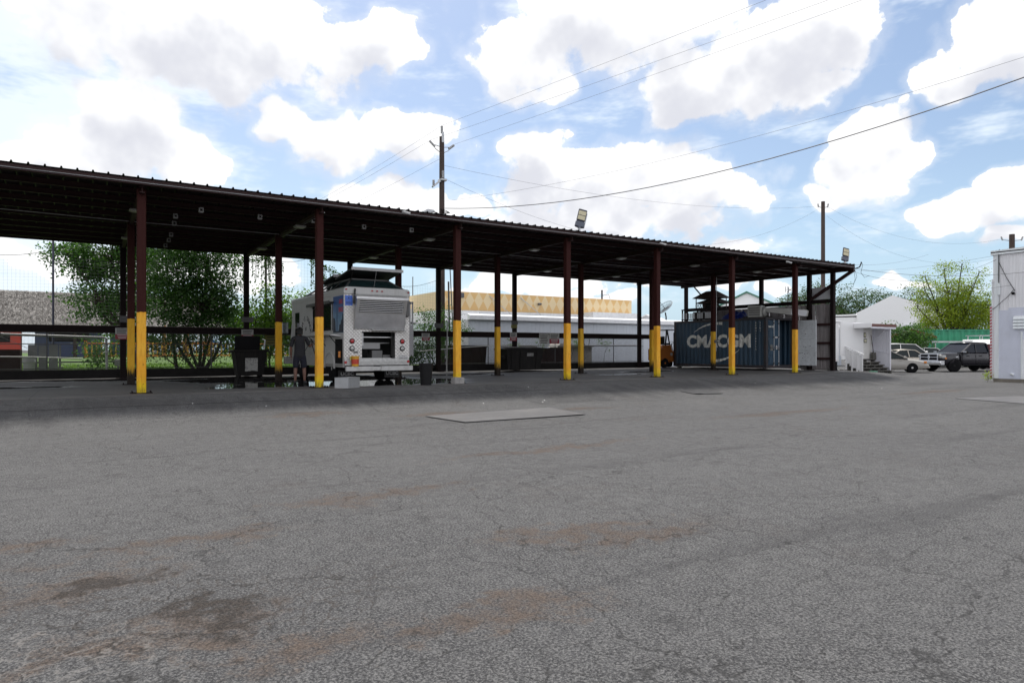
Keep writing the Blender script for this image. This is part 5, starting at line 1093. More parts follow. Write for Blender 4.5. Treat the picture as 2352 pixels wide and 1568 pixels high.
gbx = thing('green_crate', 'small green crate on the ground by the trailer steps', 'crate', (37.75, 2.6, GZ), R(5)); b = MB(); b.box(-.2, .2, -.15, .15, .0, .02).box(-.2, .2, -.15, -.13, .02, .2).box(-.2, .2, .13, .15, .02, .2).box(-.2, -.18, -.13, .13, .02, .2).box(.18, .2, -.13, .13, .02, .2); b.build('crate_body', mat('crate_green', (.03, .28, .16), .5), gbx)
b = MB(); b.box(-.21, .21, -.16, .16, .2, .225); b.build('crate_rim', MAT['crate_green'], gbx)

# ------------------------------------------------------------------ parked vehicles (local frame: +X forward, +Y left)
def loft(secs, m_, name, parent, sub=1, smooth=True):
    b = MB(); n = len(secs[0]); b.grid(secs)
    b.mesh(secs[0], [tuple(range(n))]); b.mesh(secs[-1], [tuple(range(n - 1, -1, -1))])
    o = b.build(name, m_, parent, smooth=smooth); bm = bmesh.new(); bm.from_mesh(o.data); bmesh.ops.remove_doubles(bm, verts=bm.verts, dist=1e-4); bmesh.ops.recalc_face_normals(bm, faces=bm.faces); bm.to_mesh(o.data); bm.free()
    for p in o.data.polygons: p.use_smooth = True
    if sub: k_ = o.modifiers.new('s', 'SUBSURF'); k_.levels = sub; k_.render_levels = sub
    return o
def paint(name, c): return mat(name, c, .3, .0, .04, 2, coat=.5)
def sedan(t, paintm, L_=4.7, Wd=1.78, Hr=1.42, suv=False, rimm=None):
    rimm = rimm or steel; hw = Wd / 2; hl = L_ / 2; belt = Hr * .66; hood = belt - .02 if suv else belt - .06
    st = [(-hl, .34, belt - .18, hw * .8), (-hl + .06, .28, belt - .06, hw * .9), (-hl + .5, .22, belt, hw), (-.6, .2, belt, hw), (.6, .2, belt - .01, hw), (hl - .9, .22, hood, hw), (hl - .25, .26, hood - .12, hw * .94), (hl - .04, .3, hood - .26, hw * .82), (hl, .36, hood - .34, hw * .78)]
    secs = []
    for x, zb, zt, w in st:
        secs.append([(x, -w * .9, zb), (x, -w, zb + .12), (x, -w, zb + (zt - zb) * .55), (x, -w * .95, zt - .04), (x, -w * .8, zt), (x, 0, zt + .03), (x, w * .8, zt), (x, w * .95, zt - .04), (x, w, zb + (zt - zb) * .55), (x, w, zb + .12), (x, w * .9, zb)])
    loft(secs, paintm, 'car_body', t)
    x0, x1, x2, x3 = (-hl + .12, -hl + .5, .35, 1.15) if suv else (-hl + .75, -hl + 1.45, .25, 1.15)
    def ring(x, z, w): return [(x, -w, z), (x, 0, z + .02), (x, w, z)]
    rw, bw = hw * .74, hw * .92
    # greenhouse: glass ring and roof
    g_ = MB(); q = lambda x, w, z: [(x, -w, z), (x, w, z)]
    A = [(x0, bw, belt - .03), (x1, rw, Hr - .05), (x2, rw, Hr - .05), (x3, bw, belt - .03)]
    g_.mesh([(A[0][0], -A[0][1], A[0][2]), (A[0][0], A[0][1], A[0][2]), (A[1][0], A[1][1], A[1][2]), (A[1][0], -A[1][1], A[1][2])], [(0, 1, 2, 3)])
    g_.mesh([(A[3][0], -A[3][1], A[3][2]), (A[3][0], A[3][1], A[3][2]), (A[2][0], A[2][1], A[2][2]), (A[2][0], -A[2][1], A[2][2])], [(3, 2, 1, 0)])
    for s_ in (-1, 1): g_.mesh([(a[0], s_ * a[1], a[2]) for a in A], [(0, 1, 2, 3) if s_ < 0 else (3, 2, 1, 0)])
    g_.build('windows', mat('car_glass', (.02, .028, .03), .08, 0, .05, spec=.22), t)
    rf_ = [[(x1 - .06, -rw * .9, Hr - .06), (x1 - .06, 0, Hr - .04), (x1 - .06, rw * .9, Hr - .06)], [(x1 + .1, -rw, Hr - .03), (x1 + .1, 0, Hr), (x1 + .1, rw, Hr - .03)], [((x1 + x2) / 2, -rw * 1.01, Hr - .01), ((x1 + x2) / 2, 0, Hr + .03), ((x1 + x2) / 2, rw * 1.01, Hr - .01)], [(x2 + .06, -rw, Hr - .05), (x2 + .06, 0, Hr - .02), (x2 + .06, rw, Hr - .05)]]
    b = MB(); b.grid(rf_); o = b.build('roof', paintm, t, smooth=True, fixn=False); k_ = o.modifiers.new('s', 'SOLIDIFY'); k_.thickness = .04
    b = MB(); xm = (x1 + x2) / 2 - .05
    for s_ in (-1, 1):
        b.bar((x0 + .02, s_ * bw * 1.005, belt - .03), (x1, s_ * rw * 1.01, Hr - .04), .07, .06); b.bar((x3, s_ * bw * 1.005, belt - .03), (x2, s_ * rw * 1.01, Hr - .04), .06, .05)
        b.bar((xm, s_ * (bw * .985), belt - .03), (xm + .03, s_ * rw * 1.005, Hr - .04), .05, .04)
        if suv: b.bar((x1 + .35, s_ * bw * .99, belt - .03), (x1 + .35, s_ * rw * 1.005, Hr - .04), .06, .05)
    b.build('window_pillar', paintm, t)
    for x in (hl - .95, -hl + .95):
        for s_ in (-1, 1): add_wheel(t, (x, s_ * (hw - .1), .32), .32, .2, .2, rimm, R(90), flip=s_ > 0)
    for s_ in (-1, 1):
        b = MB(); b.cbox(hl - .22, hl - .06, s_ * hw * .62 - .17, s_ * hw * .62 + .17, hood - .30, hood - .18, .02); b.build('headlight', clearl, t)
        b = MB(); b.cbox(-hl - .01, -hl + .3, s_ * hw * .76 - .15, s_ * hw * .76 + .15, belt - .3, belt - .14, .03); b.build('tail_light', redl, t)
        b = MB(); b.cbox(x3 - .25, x3 - .1, s_ * (hw + .1) - .09, s_ * (hw + .1) + .09, belt - .02, belt + .13, .03); b.build('wing_mirror', paintm, t)
    b = MB(); b.cbox(hl - .04, hl + .03, -.28, .28, hood - .42, hood - .26, .02); b.build('grille', black, t)
    b = MB(); b.cbox(hl - .06, hl + .05, -hw * .75, hw * .75, .3, .42, .03); b.build('front_bumper', paintm, t); b = MB(); b.cbox(-hl - .06, -hl + .05, -hw * .8, hw * .8, .34, .56, .03); b.build('rear_bumper', paintm, t)
    b = MB(); b.box(-hl - .075, -hl - .061, -.26, .26, belt - .34 if not suv else .6, belt - .2 if not suv else .74); b.build('number_plate', mat('plate_white', (.5, .5, .5), .4), t)
    b = MB(); b.box(hl + .051, hl + .06, -.18, .18, .36, .48); b.build('front_plate', MAT['plate_white'], t)
    b = MB()
    for s_ in (-1, 1): b.box(-.3, -.12, s_ * hw - .012, s_ * hw + .012, belt - .16, belt - .13); b.box(.62, .8, s_ * hw - .012, s_ * hw + .012, belt - .16, belt - .13)
    b.build('door_handle', paintm, t)
hd = lambda fx, fy: math.atan2(fy, fx)
def at_end(px_, py_, fx, fy, off):     # centre of a vehicle whose end (front +, rear -) is at px,py
    n = math.hypot(fx, fy); return (px_ - fx / n * off, py_ - fy / n * off, GZ + .0)
t = thing('parked_sedan', 'grey sedan with orange side light half hidden behind trailer porch', 'car', at_end(44.7, 2.9, .55, -.835, 2.35), hd(.55, -.835)); sedan(t, paint('car_grey', (.36, .34, .31)))
b = MB(); b.cbox(2.05, 2.2, -.86, -.6, .62, .74, .02); b.build('indicator', amber, t); b = MB(); b.cbox(2.05, 2.2, .6, .86, .62, .74, .02); b.build('indicator', amber, t)
t = thing('parked_sedan', 'beige sedan parked with its red tail light towards the yard', 'car', at_end(52.6, 6.6, -.86, .51, -2.4), hd(-.86, .51)); sedan(t, paint('car_beige', (.62, .56, .47)), 4.9, 1.82, 1.46)
t = thing('parked_suv', 'tall white sport utility vehicle parked behind the beige sedan', 'car', at_end(55.4, 7.3, .86, -.51, 2.5), hd(.86, -.51)); sedan(t, paint('car_white', (.82, .82, .82)), 5.1, 1.95, 1.92, True)
t = thing('parked_car', 'low white car parked between the white utility vehicle and pickup', 'car', at_end(59.8, 7.9, .86, -.51, 2.3), hd(.86, -.51)); sedan(t, MAT['car_white'], 4.7, 1.8, 1.62, True)
# black pickup
pt = thing('pickup_truck', 'black crew cab pickup truck with chrome grille near the corner building', 'pickup truck', (49.44, 2.81, GZ), hd(-.947, .322))
pb = mat('pickup_black', (.010, .009, .014), .25, 0, .04, 2, spec=.35, coat=.25); hw = .99
def psec(x, zb, zt, w): return [(x, -w * .92, zb), (x, -w, zb + .12), (x, -w, zb + (zt - zb) * .55), (x, -w * .97, zt - .06), (x, -w * .84, zt), (x, 0, zt + .02), (x, w * .84, zt), (x, w * .97, zt - .06), (x, w, zb + (zt - zb) * .55), (x, w, zb + .12), (x, w * .92, zb)]
loft([psec(1.25, .52, 1.30, hw), psec(1.5, .52, 1.31, hw), psec(2.2, .52, 1.29, hw), psec(2.6, .55, 1.25, hw * .98), psec(2.78, .6, 1.19, hw * .93), psec(2.83, .66, 1.12, hw * .9)], pb, 'bonnet', pt)
loft([psec(-1.15, .48, 1.32, hw), psec(-1.1, .48, 1.32, hw), psec(0, .48, 1.32, hw), psec(1.2, .48, 1.31, hw), psec(1.25, .48, 1.30, hw)], pb, 'cab_lower', pt)
loft([psec(-2.95, .55, 1.34, hw * .99), psec(-2.9, .52, 1.35, hw), psec(-2.0, .52, 1.35, hw), psec(-1.25, .52, 1.35, hw), psec(-1.2, .52, 1.35, hw)], pb, 'cargo_bed', pt)
A = [(-1.12, .92, 1.30), (-.98, .78, 1.90), (.30, .78, 1.90), (1.22, .92, 1.29)]; b = MB()
b.mesh([(A[0][0], -A[0][1], A[0][2]), (A[0][0], A[0][1], A[0][2]), (A[1][0], A[1][1], A[1][2]), (A[1][0], -A[1][1], A[1][2])], [(0, 1, 2, 3)]); b.mesh([(A[3][0], -A[3][1], A[3][2]), (A[3][0], A[3][1], A[3][2]), (A[2][0], A[2][1], A[2][2]), (A[2][0], -A[2][1], A[2][2])], [(3, 2, 1, 0)])
for s_ in (-1, 1): b.mesh([(a[0], s_ * a[1], a[2]) for a in A], [(0, 1, 2, 3)])
b.build('windows', mat('pickup_glass', (.008, .012, .022), .08, 0, .05, spec=.16), pt)
b = MB(); b.grid([[(-1.02, -.78, 1.88), (-1.02, 0, 1.91), (-1.02, .78, 1.88)], [(-.8, -.8, 1.93), (-.8, 0, 1.97), (-.8, .8, 1.93)], [(-.2, -.8, 1.94), (-.2, 0, 1.99), (-.2, .8, 1.94)], [(.37, -.79, 1.88), (.37, 0, 1.92), (.37, .79, 1.88)]]); o = b.build('roof', pb, pt, smooth=True, fixn=False); k_ = o.modifiers.new('s', 'SOLIDIFY'); k_.thickness = .04
b = MB()
for s_ in (-1, 1):
    b.bar((-1.12, s_ * .925, 1.28), (-.98, s_ * .79, 1.9), .2, .06); b.bar((1.22, s_ * .925, 1.28), (.30, s_ * .79, 1.9), .09, .05); b.bar((.02, s_ * .91, 1.28), (.0, s_ * .79, 1.9), .08, .04); b.bar((-.98, s_ * .79, 1.89), (.31, s_ * .79, 1.89), .06, .06)
b.build('window_pillar', pb, pt)
b = MB(); b.cbox(2.80, 2.9, -.66, .66, .76, 1.20, .05); gr_ = b.build('grille', black, pt)
b = MB()
for z in (.77, .98, 1.18): b.cbox(2.86, 2.94, -.70, .70, z - .03, z + .03, .012)
for y in (-.68, 0, .68): b.cbox(2.86, 2.945, y - .035, y + .035, .75, 1.2, .012)
b.cbox(2.9, 2.955, -.09, .09, .90, 1.07, .03); b.build('chrome_bar', chrome, gr_)
b = MB(); b.prism([(2.62, .46), (2.96, .46), (2.99, .6), (2.97, .75), (2.62, .75)], 'y', -.96, .96); bp_ = b.build('front_bumper', chrome, pt, bevel=.03)
for y in (-.55, .55): b = MB(); b.cbox(2.955, 2.985, y - .12, y + .12, .56, .64, .01); b.build('fog_light', black, bp_)
for s_ in (-1, 1):
    b = MB(); b.cbox(2.5, 2.83, s_ * .83 - .14, s_ * .83 + .14, .92, 1.12, .03); hl_ = b.build('headlight', clearl, pt); b = MB(); b.cbox(2.48, 2.62, s_ * .965 - .03, s_ * .965 + .03, .86, .96, .01); b.build('indicator', amber, hl_)
    b = MB(); b.cbox(1.0, 1.2, s_ * 1.14 - .13, s_ * 1.14 + .13, 1.2, 1.4, .04); mi_ = b.build('wing_mirror', black, pt); b = MB(); b.cbox(1.19, 1.215, s_ * 1.14 - .12, s_ * 1.14 + .12, 1.28, 1.39, .01); b.build('mirror_cap', chrome, mi_)
    for x in (.75, -.3): b = MB(); b.cbox(x - .12, x + .12, s_ * .985 - .02, s_ * .985 + .02, 1.04, 1.08, .01); b.build('door_handle', black, pt)
    b = MB()
    for x in (1.24, .1, -1.13): b.box(x - .008, x + .008, s_ * .99 - .004, s_ * .99 + .004, .56, 1.2)
    b.build('door_gap', black, pt)
    b = MB(); b.cbox(-1.1, 1.2, s_ * .97 - .05, s_ * .97 + .05, .42, .50, .02); b.build('side_step', black, pt)
    b = MB(); b.box(1.55, 1.75, s_ * .985 - .006, s_ * .985 + .006, .98, 1.03); b.build('badge', chrome, pt)
    for x, rz_ in ((1.8, R(-22)), (-1.85, 0)):
        add_wheel(pt, (x, s_ * .86, .42), .42, .28, .24, mat('dark_rim', (.012, .012, .012), .6, 0, spec=.2), R(90) + (rz_ if x > 0 else 0), flip=s_ > 0)
        b = MB(); pts = [(x + .5 * math.cos(a), .44 + .46 * math.sin(a)) for a in [math.pi * i / 12 for i in range(13)]]
        for i in range(12): b.prism([pts[i], pts[i + 1], (x + .43 * math.cos(math.pi * (i + 1) / 12), .44 + .40 * math.sin(math.pi * (i + 1) / 12)), (x + .43 * math.cos(math.pi * i / 12), .44 + .40 * math.sin(math.pi * i / 12))], 'y', s_ * .96 - .04, s_ * .96 + .05)
        b.build('wheel_arch', black, pt)
b = MB(); b.box(-2.7, 2.5, -.85, .85, .45, .58); b.build('underbody', black, pt)
# van with ladder rack and truck rack beyond
vn = thing('white_van', 'white van with ladder rack behind the black pickup', 'van', (61.5, 5.2, GZ), hd(.86, -.51))
b = MB(); b.prism([(-2.6, .4), (-2.6, 2.3), (1.2, 2.35), (1.7, 2.2), (2.3, 1.3), (2.7, 1.1), (2.75, .4)], 'y', -.95, .95); b.build('van_body', MAT['car_white'], vn, bevel=.08)
b = MB(); b.prism([(1.78, 2.1), (2.3, 1.35), (2.33, 1.36), (1.8, 2.15)], 'y', -.8, .8); b.build('windscreen', dkglass, vn)
b = MB()
for x in (-2.2, -1.2, -.2, .8):
    b.bar((x, -.8, 2.3), (x, -.8, 2.62), .05); b.bar((x, .8, 2.3), (x, .8, 2.62), .05); b.bar((x, -.8, 2.62), (x, .8, 2.62), .05)
for y in (-.8, .8): b.bar((-2.4, y, 2.62), (1.0, y, 2.62), .05)
b.build('ladder_rack', galv, vn)
for x in (-1.6, 1.7):
    for s_ in (-1, 1): add_wheel(vn, (x, s_ * .85, .34), .34, .2, .2, steel, R(90), flip=s_ > 0)
rkk = thing('rack_truck', 'grey flat truck with long pipe rack beyond the parked cars', 'truck', (60.2, 9.6, GZ), hd(.86, -.51))
b = MB(); b.cbox(-3.2, 2.2, -1, 1, .6, 1.3, .03); b.build('truck_bed', mat('bed_grey', (.25, .25, .26), .5), rkk); b = MB(); b.prism([(2.3, .5), (2.3, 1.9), (3.1, 1.9), (3.7, 1.2), (4.3, 1.1), (4.3, .5)], 'y', -.95, .95); b.build('cab', MAT['bed_grey'], rkk, bevel=.05)
b = MB()
for x in (-3, -.6, 1.9):
    for y in (-.9, .9): b.bar((x, y, 1.3), (x, y, 2.15), .06)
for y in (-.9, .9): b.bar((-3.2, y, 2.15), (4.0, y, 2.15), .09, .12)
b.build('pipe_rack', galv, rkk)
for x in (-2, 3.3):
    for s_ in (-1, 1): add_wheel(rkk, (x, s_ * .85, .4), .4, .24, .22, steel, R(90), flip=s_ > 0)
rs = thing('red_shop_truck', 'dark red vehicle with white stripe partly hidden right of the pickup', 'truck', (57.5, 3.2, GZ), hd(.9, -.43))
b = MB(); b.cbox(-2.2, 2.2, -.95, .95, .45, 1.9, .08); b.build('box_body', mat('dark_red_paint', (.12, .012, .02), .35), rs); b = MB(); b.prism([(-2.3, 1.9), (2.3, 1.9), (2.0, 2.25), (-2.0, 2.25)], 'y', -1.0, 1.0); b.build('white_roof', MAT['car_white'], rs)
b = MB(); b.box(-2.0, 2.0, -.965, -.951, .9, 1.2); b.build('stripe', MAT['white_sheet'], rs)
for x in (-1.4, 1.4):
    for s_ in (-1, 1): add_wheel(rs, (x, s_ * .82, .34), .34, .2, .2, steel, R(90), flip=s_ > 0)

# ------------------------------------------------------------------ green containers
def green_container(x, y, rz, c, lab):
    m_ = mat('green_' + lab[:5], c, .5, 0, .2, 1); t = thing('green_container', lab, 'container', (x, y, GZ), rz, 'green containers behind the parked cars')
    b = MB(); n = 40; L__ = 6.06
    for y_ in (0, 2.44):
        pts = [(.1 + i * (L__ - .2) / n, y_ + (.02 if y_ == 0 else -.02) + (.1 if (i // 2) % 2 else 0) * (1 if y_ == 0 else -1)) for i in range(n + 1)]; b.grid([[(a, c_, .9) for a, c_ in pts], [(a, c_, 3.2) for a, c_ in pts]])
    b.grid([[(.05, 0.05, .9), (.05, 2.4, .9)], [(.05, .05, 3.2), (.05, 2.4, 3.2)]]); b.grid([[(L__ - .05, 0.05, .9), (L__ - .05, 2.4, .9)], [(L__ - .05, .05, 3.2), (L__ - .05, 2.4, 3.2)]]); b.grid([[(.05, .05, 3.2), (L__ - .05, .05, 3.2)], [(.05, 2.4, 3.2), (L__ - .05, 2.4, 3.2)]]); b.build('wall', m_, t, fixn=False)
    b = MB()
    for a in (0, L__ - .14):
        for c_ in (0, 2.3): b.box(a, a + .14, c_, c_ + .14, .75, 3.3)
    for c_ in (-.01, 2.37):
        b.box(.14, L__ - .14, c_, c_ + .08, 3.2, 3.3); b.box(.14, L__ - .14, c_, c_ + .08, .75, .9)
    b.build('frame', m_, t)
    for k_ in range(3): b = MB(); b.box(.3 + k_ * 2.3, .9 + k_ * 2.3, .2, 2.2, 0, .75); b.build('support_block', gw, t)
green_container(62.9, 11.4, R(-33), (.03, .26, .14), 'light green shipping container behind parked cars'); green_container(68.1, 8.0, R(-33), (.015, .12, .07), 'dark green shipping container right of the lighter green one')

# ------------------------------------------------------------------ white corrugated corner building at right edge
def corner_building():
    t = thing('corner_building', 'white and pale blue patched corrugated building at right picture edge', 'building', (34.3, -4.9, GZ), R(-90))
    t.scale = (.57, -1, 1)
    # local: +X along facade to the right of picture, facade outward normal = -Y*? facade faces the yard
    wm = mat('wall_white_ribbed', (.82, .82, .84), .45, 0, .05, 1.2, dirt=(.45, .44, .43), dscale=1.4, damt=.4, streak=True); bm2 = mat('wall_pale_blue', (.63, .66, .76), .45, 0, .05, 1.5, dirt=(.52, .54, .60), dscale=1.2, damt=.5); tm = mat('trim_white', (.80, .84, .86), .5, 0, .05, 1, dirt=(.4, .4, .38), dscale=2, damt=.4, streak=True)
    def ribbed(x0, x1, z0, z1, y, m_, pitch=.23, nm='wall_panel'):
        b = MB(); pts = [(x0, 0)]; x = x0 + .06
        while x + .06 < x1: pts += [(x, 0), (x + .012, .016), (x + .03, .016), (x + .042, 0)]; x += pitch
        pts.append((x1, 0)); b.grid([[(a, y + c_, z0) for a, c_ in pts], [(a, y + c_, z1) for a, c_ in pts]]); return b.build(nm, m_, t, fixn=False)
    yf = 0.0
    W_ = 9.0
    b = MB(); b.box(0.0, W_, -6, -.03, .05, 5.85); b.build('core_wall', wm, t)
    b = MB(); b.box(-.03, W_, -6, .02, -.1, .16); b.build('footing', mat('footing_dirty', (.20, .18, .15), .85, 0, .25, 3), t)
    ribbed(.42, 1.02, 3.28, 5.86, yf + .004, wm); ribbed(1.02, 3.0, 3.40, 5.86, yf + .002, wm)
    b = MB(); b.box(.37, 1.1, -.012, .018, 1.95, 3.30); b.build('patch_sheet', bm2, t); b = MB(); b.box(1.02, 3.6, -.012, .012, 1.95, 3.40); b.build('patch_sheet', bm2, t); b = MB(); b.box(.37, 1.86, -.012, .024, .16, 1.95); b.build('patch_sheet', bm2, t); b = MB(); b.box(1.9, W_, -.012, .02, .16, 1.95); b.build('patch_sheet', wm, t)
    b = MB(); b.box(.06, .36, -.02, .05, .17, 5.86); b.build('corner_trim', tm, t); b = MB(); b.box(-.03, .06, -.1, .03, .17, 5.86); b.build('corner_trim', wm, t)
    b = MB(); b.box(1.87, 2.0, -.02, .055, .17, 2.3); b.build('corner_trim', tm, t)
    b = MB(); b.prism([(-.15, 5.86), (W_, 5.92), (W_, 6.2), (-.15, 6.06)], 'y', -.05, .12); b.build('eave_fascia', tm, t)
    b = MB(); b.box(-.15, W_, -6.1, .12, 5.95, 6.0); b.build('roof', wm, t)
    lv = MB(); lv.box(1.42, 2.35, .02, .05, 2.42, 3.02); l_ = lv.build('louvre_vent', wm, t)
    for i in range(4): b = MB(); b.prism([(.04, 2.46 + i * .14), (.14, 2.43 + i * .14), (.145, 2.45 + i * .14), (.05, 2.58 + i * .14)], 'x', 1.40, 2.36); b.build('slat', tm, l_)
    b = MB(); b.tube([(1.2, .06, .38), (1.35, .12, .38), (1.42, .06, .36)], .05, 8); b.build('spigot', tm, t)
    b = MB(); b.cbox(.33, .5, .05, .12, 4.0, 4.55, .012); b.build('meter_case', tm, t)
    b = MB(); b.tube([(.40, .1, 4.55), (.40, .1, 5.9), (.46, .1, 6.1)], .022, 6); b.tube([(.42, .1, 5.5), (.9, .06, 4.8), (1.35, .05, 4.3), (1.5, .06, 4.15)], .018, 6); b.tube([(1.4, .06, 4.2), (1.0, .08, 3.9), (.2, .1, 3.45), (-.05, .08, 3.35)], .014, 6); b.build('service_cable', black, t)
    b = MB(); b.cbox(1.32, 1.5, .03, .2, 3.98, 4.1, .03); b.build('flood_lamp', black, t)
    b = MB(); b.box(-.14, -.05, -.05, .04, .1, 4.75); b.build('gutter_post', tm, t)
    # red and white striped guard pole
    b = MB()
    n = 46
    for i in range(n):
        z = .2 + i * .072
        b.slot(i % 2); b.prism([(-.2, z), (-.1, z + .03), (-.1, z + .102), (-.2, z + .072)], 'y', .045, .12)
    b.build('striped_guard', [mat('stripe_red', (.45, .05, .08), .5), mat('stripe_white', (.62, .62, .62), .5)], t)
    return t
cbd = corner_building()

# ------------------------------------------------------------------ trees
leafmat('leaf_dark', (.016, .045, .010), (.030, .078, .014), (.055, .12, .02), .35)
leafmat('leaf_mid', (.022, .062, .012), (.042, .105, .018), (.085, .17, .03), .42)
leafmat('leaf_light', (.05, .10, .012), (.085, .155, .02), (.13, .22, .035), .5)
leafmat('leaf_yellow', (.12, .17, .012), (.20, .25, .02), (.30, .33, .035), .5)
leafmat('leaf_far', (.02, .05, .012), (.035, .075, .016), (.06, .11, .025), .3)
bark = mat('bark', (.045, .034, .026), .9, 0, .3, 6, bump=.6, bscale=14)
def tree(name, label, cat, base, crown, n_tips, per, leaf, m_, stems=None, seed=1, group=None, clump=.28, trunk_r=.12, sub=True, droop=.0):
    """trunk and limbs as tapered tubes; crown of leaf blades gathered in clumps round the twig ends"""
    rn = random.Random(seed); bx, by, bz = base; t = thing(name, label, cat, base, 0, group); tb = MB(); lf_ = MB(); V3 = Vector
    cen = [V3((c[0] - bx, c[1] - by, c[2] - bz)) for c in crown]; low_ = min(c.z - r[5] * .55 for c, r in zip(cen, crown))
    fork = V3((sum(c.x for c in cen) / len(cen) * .35, sum(c.y for c in cen) / len(cen) * .35, max(.25, low_ * .75)))
    stems = stems or [((0, 0, 0), tuple(fork))]; ends = []
    for s0, s1 in stems:
        s0, s1 = V3(s0), V3(s1); mid = s0.lerp(s1, .5) + V3((rn.uniform(-.08, .08), rn.uniform(-.08, .08), 0)); tb.tube([s0 - V3((0, 0, .1)), s0 + (mid - s0) * .2, mid, s1], [trunk_r * 1.35, trunk_r, trunk_r * .85, trunk_r * .7], 8); ends.append(s1)
    weights = [r[3] * r[4] * r[5] for r in crown]; tot = sum(weights)
    for ci, (c, r) in enumerate(zip(cen, crown)):
        e = min(ends, key=lambda q: (q - c).length); hub = c - V3((0, 0, r[5] * .35)); m1 = e.lerp(hub, .5) + V3((rn.uniform(-.2, .2), rn.uniform(-.2, .2), .1)); tb.tube([e, m1, hub, c + V3((0, 0, r[5] * .45))], [trunk_r * .65, trunk_r * .45, trunk_r * .32, trunk_r * .08], 6)
        k = max(4, int(n_tips * weights[ci] / tot))
        for j in range(k):
            while True:
                u = V3((rn.uniform(-1, 1), rn.uniform(-1, 1), rn.uniform(-1, 1)))
                if .25 < u.length < 1: break
            u = u.normalized() * (u.length ** .45); wob = 1 + .28 * mnoise.noise(V3((u.x * 2.2 + seed, u.y * 2.2, u.z * 2.2 + ci)))
            p = c + V3((u.x * r[3], u.y * r[4], u.z * r[5])) * wob
            if p.z < .12: p.z = rn.uniform(.12, .4)
            if j % 3 == 0:
                o0 = hub.lerp(c, rn.random()); q = o0.lerp(p, .55) + V3((rn.uniform(-.12, .12), rn.uniform(-.12, .12), .1)); tb.tube([o0, q, p], [trunk_r * .2, trunk_r * .12, trunk_r * .04], 4, cap=False)
            out = (p - c); out = out.normalized() if out.length > .01 else V3((0, 0, 1))
            for _ in range(per):
                d = V3((rn.gauss(0, clump), rn.gauss(0, clump), rn.gauss(0, clump * .6) - droop * rn.random())); s = leaf * rn.uniform(.6, 1.3)
                nrm = (V3((rn.gauss(0, .7), rn.gauss(0, .7), rn.uniform(.2, 1.2))) + out * .4).normalized(); a = nrm.cross(V3((rn.gauss(0, 1), rn.gauss(0, 1), rn.gauss(0, .4)))).normalized(); b_ = nrm.cross(a)
                w = p + d
                if w.z < .05: continue
                lf_.mesh([w - a * s * .5, w + b_ * s * .3 - nrm * s * .06, w + a * s * .55 - nrm * s * .12, w - b_ * s * .3 - nrm * s * .06], [(0, 1, 2, 3)])
    tb.build('trunk', bark, t, smooth=True, fixn=False); lf_.build('crown', MAT[m_], t, fixn=False)
    return t
tree('leafy_tree', 'tall green tree behind the fence left of the leftmost posts', 'tree', (1.1, 19.5, lawn_z(19.5)), [(-.1, 20, 6.0, 1.9, 1.8, 1.6), (-1.5, 19.8, 5.3, 1.3, 1.2, .9), (-.8, 20, 3.7, 1.3, 1.4, 1.2), (1.0, 20, 4.4, 1.6, 1.6, 1.8), (.2, 20, 2.5, 1.0, 1.1, .9), (1.4, 20, 6.8, 1.8, 1.8, 1.5), (-2.0, 19.6, 5.9, .8, .8, .5)], 560, 38, .15, 'leaf_mid', seed=3, trunk_r=.14, clump=.26)
tree('leafy_tree', 'dense dark green tree with many stems behind the fence, right of leftmost posts', 'tree', (3.1, 13.9, lawn_z(13.9)), [(2.2, 14, 4.7, 1.3, 1.2, 1.3), (3.6, 14.2, 4.6, 1.25, 1.2, 1.4), (1.7, 14, 3.3, 1.0, 1.1, 1.1), (3.1, 13.9, 3.2, 1.3, 1.2, 1.1), (4.2, 14.1, 3.4, .8, .9, 1.1), (2.9, 14, 5.7, 1.5, 1.4, 1.0), (4.4, 14.2, 5.4, .6, .6, .5), (2.6, 13.8, 2.1, 1.1, .8, .7), (3.8, 13.9, 2.2, .9, .8, .7)], 640, 34, .125, 'leaf_dark', stems=[((0, 0, 0), (-.5, 0, 1.6)), ((.1, .05, 0), (.5, .1, 1.7)), ((-.15, 0, 0), (-1.0, .1, 1.5)), ((.2, 0, 0), (1.0, .1, 1.6)), ((0, .1, 0), (.1, .2, 2.2)), ((-.9, 0, 0), (-1.1, .0, 1.8))], seed=8, trunk_r=.075, clump=.25)
tree('scrub_bush', 'twiggy dark bush under the dense tree behind the fence', 'bush', (2.9, 12.9, lawn_z(12.9)), [(2.4, 12.9, 1.2, .9, .5, .7), (3.6, 12.9, 1.25, .8, .5, .7), (1.4, 12.9, 1.1, .6, .4, .7)], 170, 18, .09, 'leaf_dark', seed=12, trunk_r=.03, clump=.2, stems=[((0, 0, 0), (-.6, 0, .8)), ((.1, 0, 0), (.6, 0, .8)), ((-.3, 0, 0), (-1.3, 0, .7)), ((.2, 0, 0), (1.1, 0, 1.0))])
tree('scrub_bush', 'low green bush beyond the fence left of the leftmost posts', 'bush', (-.9, 13.2, lawn_z(13.2)), [(-.9, 13.2, .9, .6, .5, .75), (-.2, 13.4, 1.1, .6, .5, .7)], 60, 26, .10, 'leaf_mid', seed=14, trunk_r=.03, clump=.2)
tree('young_tree', 'light green feathery young tree behind the fence left of food truck', 'tree', (6.5, 15.4, lawn_z(15.4)), [(6.4, 15.4, 3.4, .7, .7, 1.0), (5.8, 15.4, 2.5, .9, .8, .9), (7.1, 15.4, 2.7, .9, .8, 1.0), (6.4, 15.4, 1.5, 1.2, .8, .8), (6.8, 15.4, 3.9, .45, .45, .5)], 190, 30, .14, 'leaf_light', seed=21, trunk_r=.06, clump=.24, droop=.15)
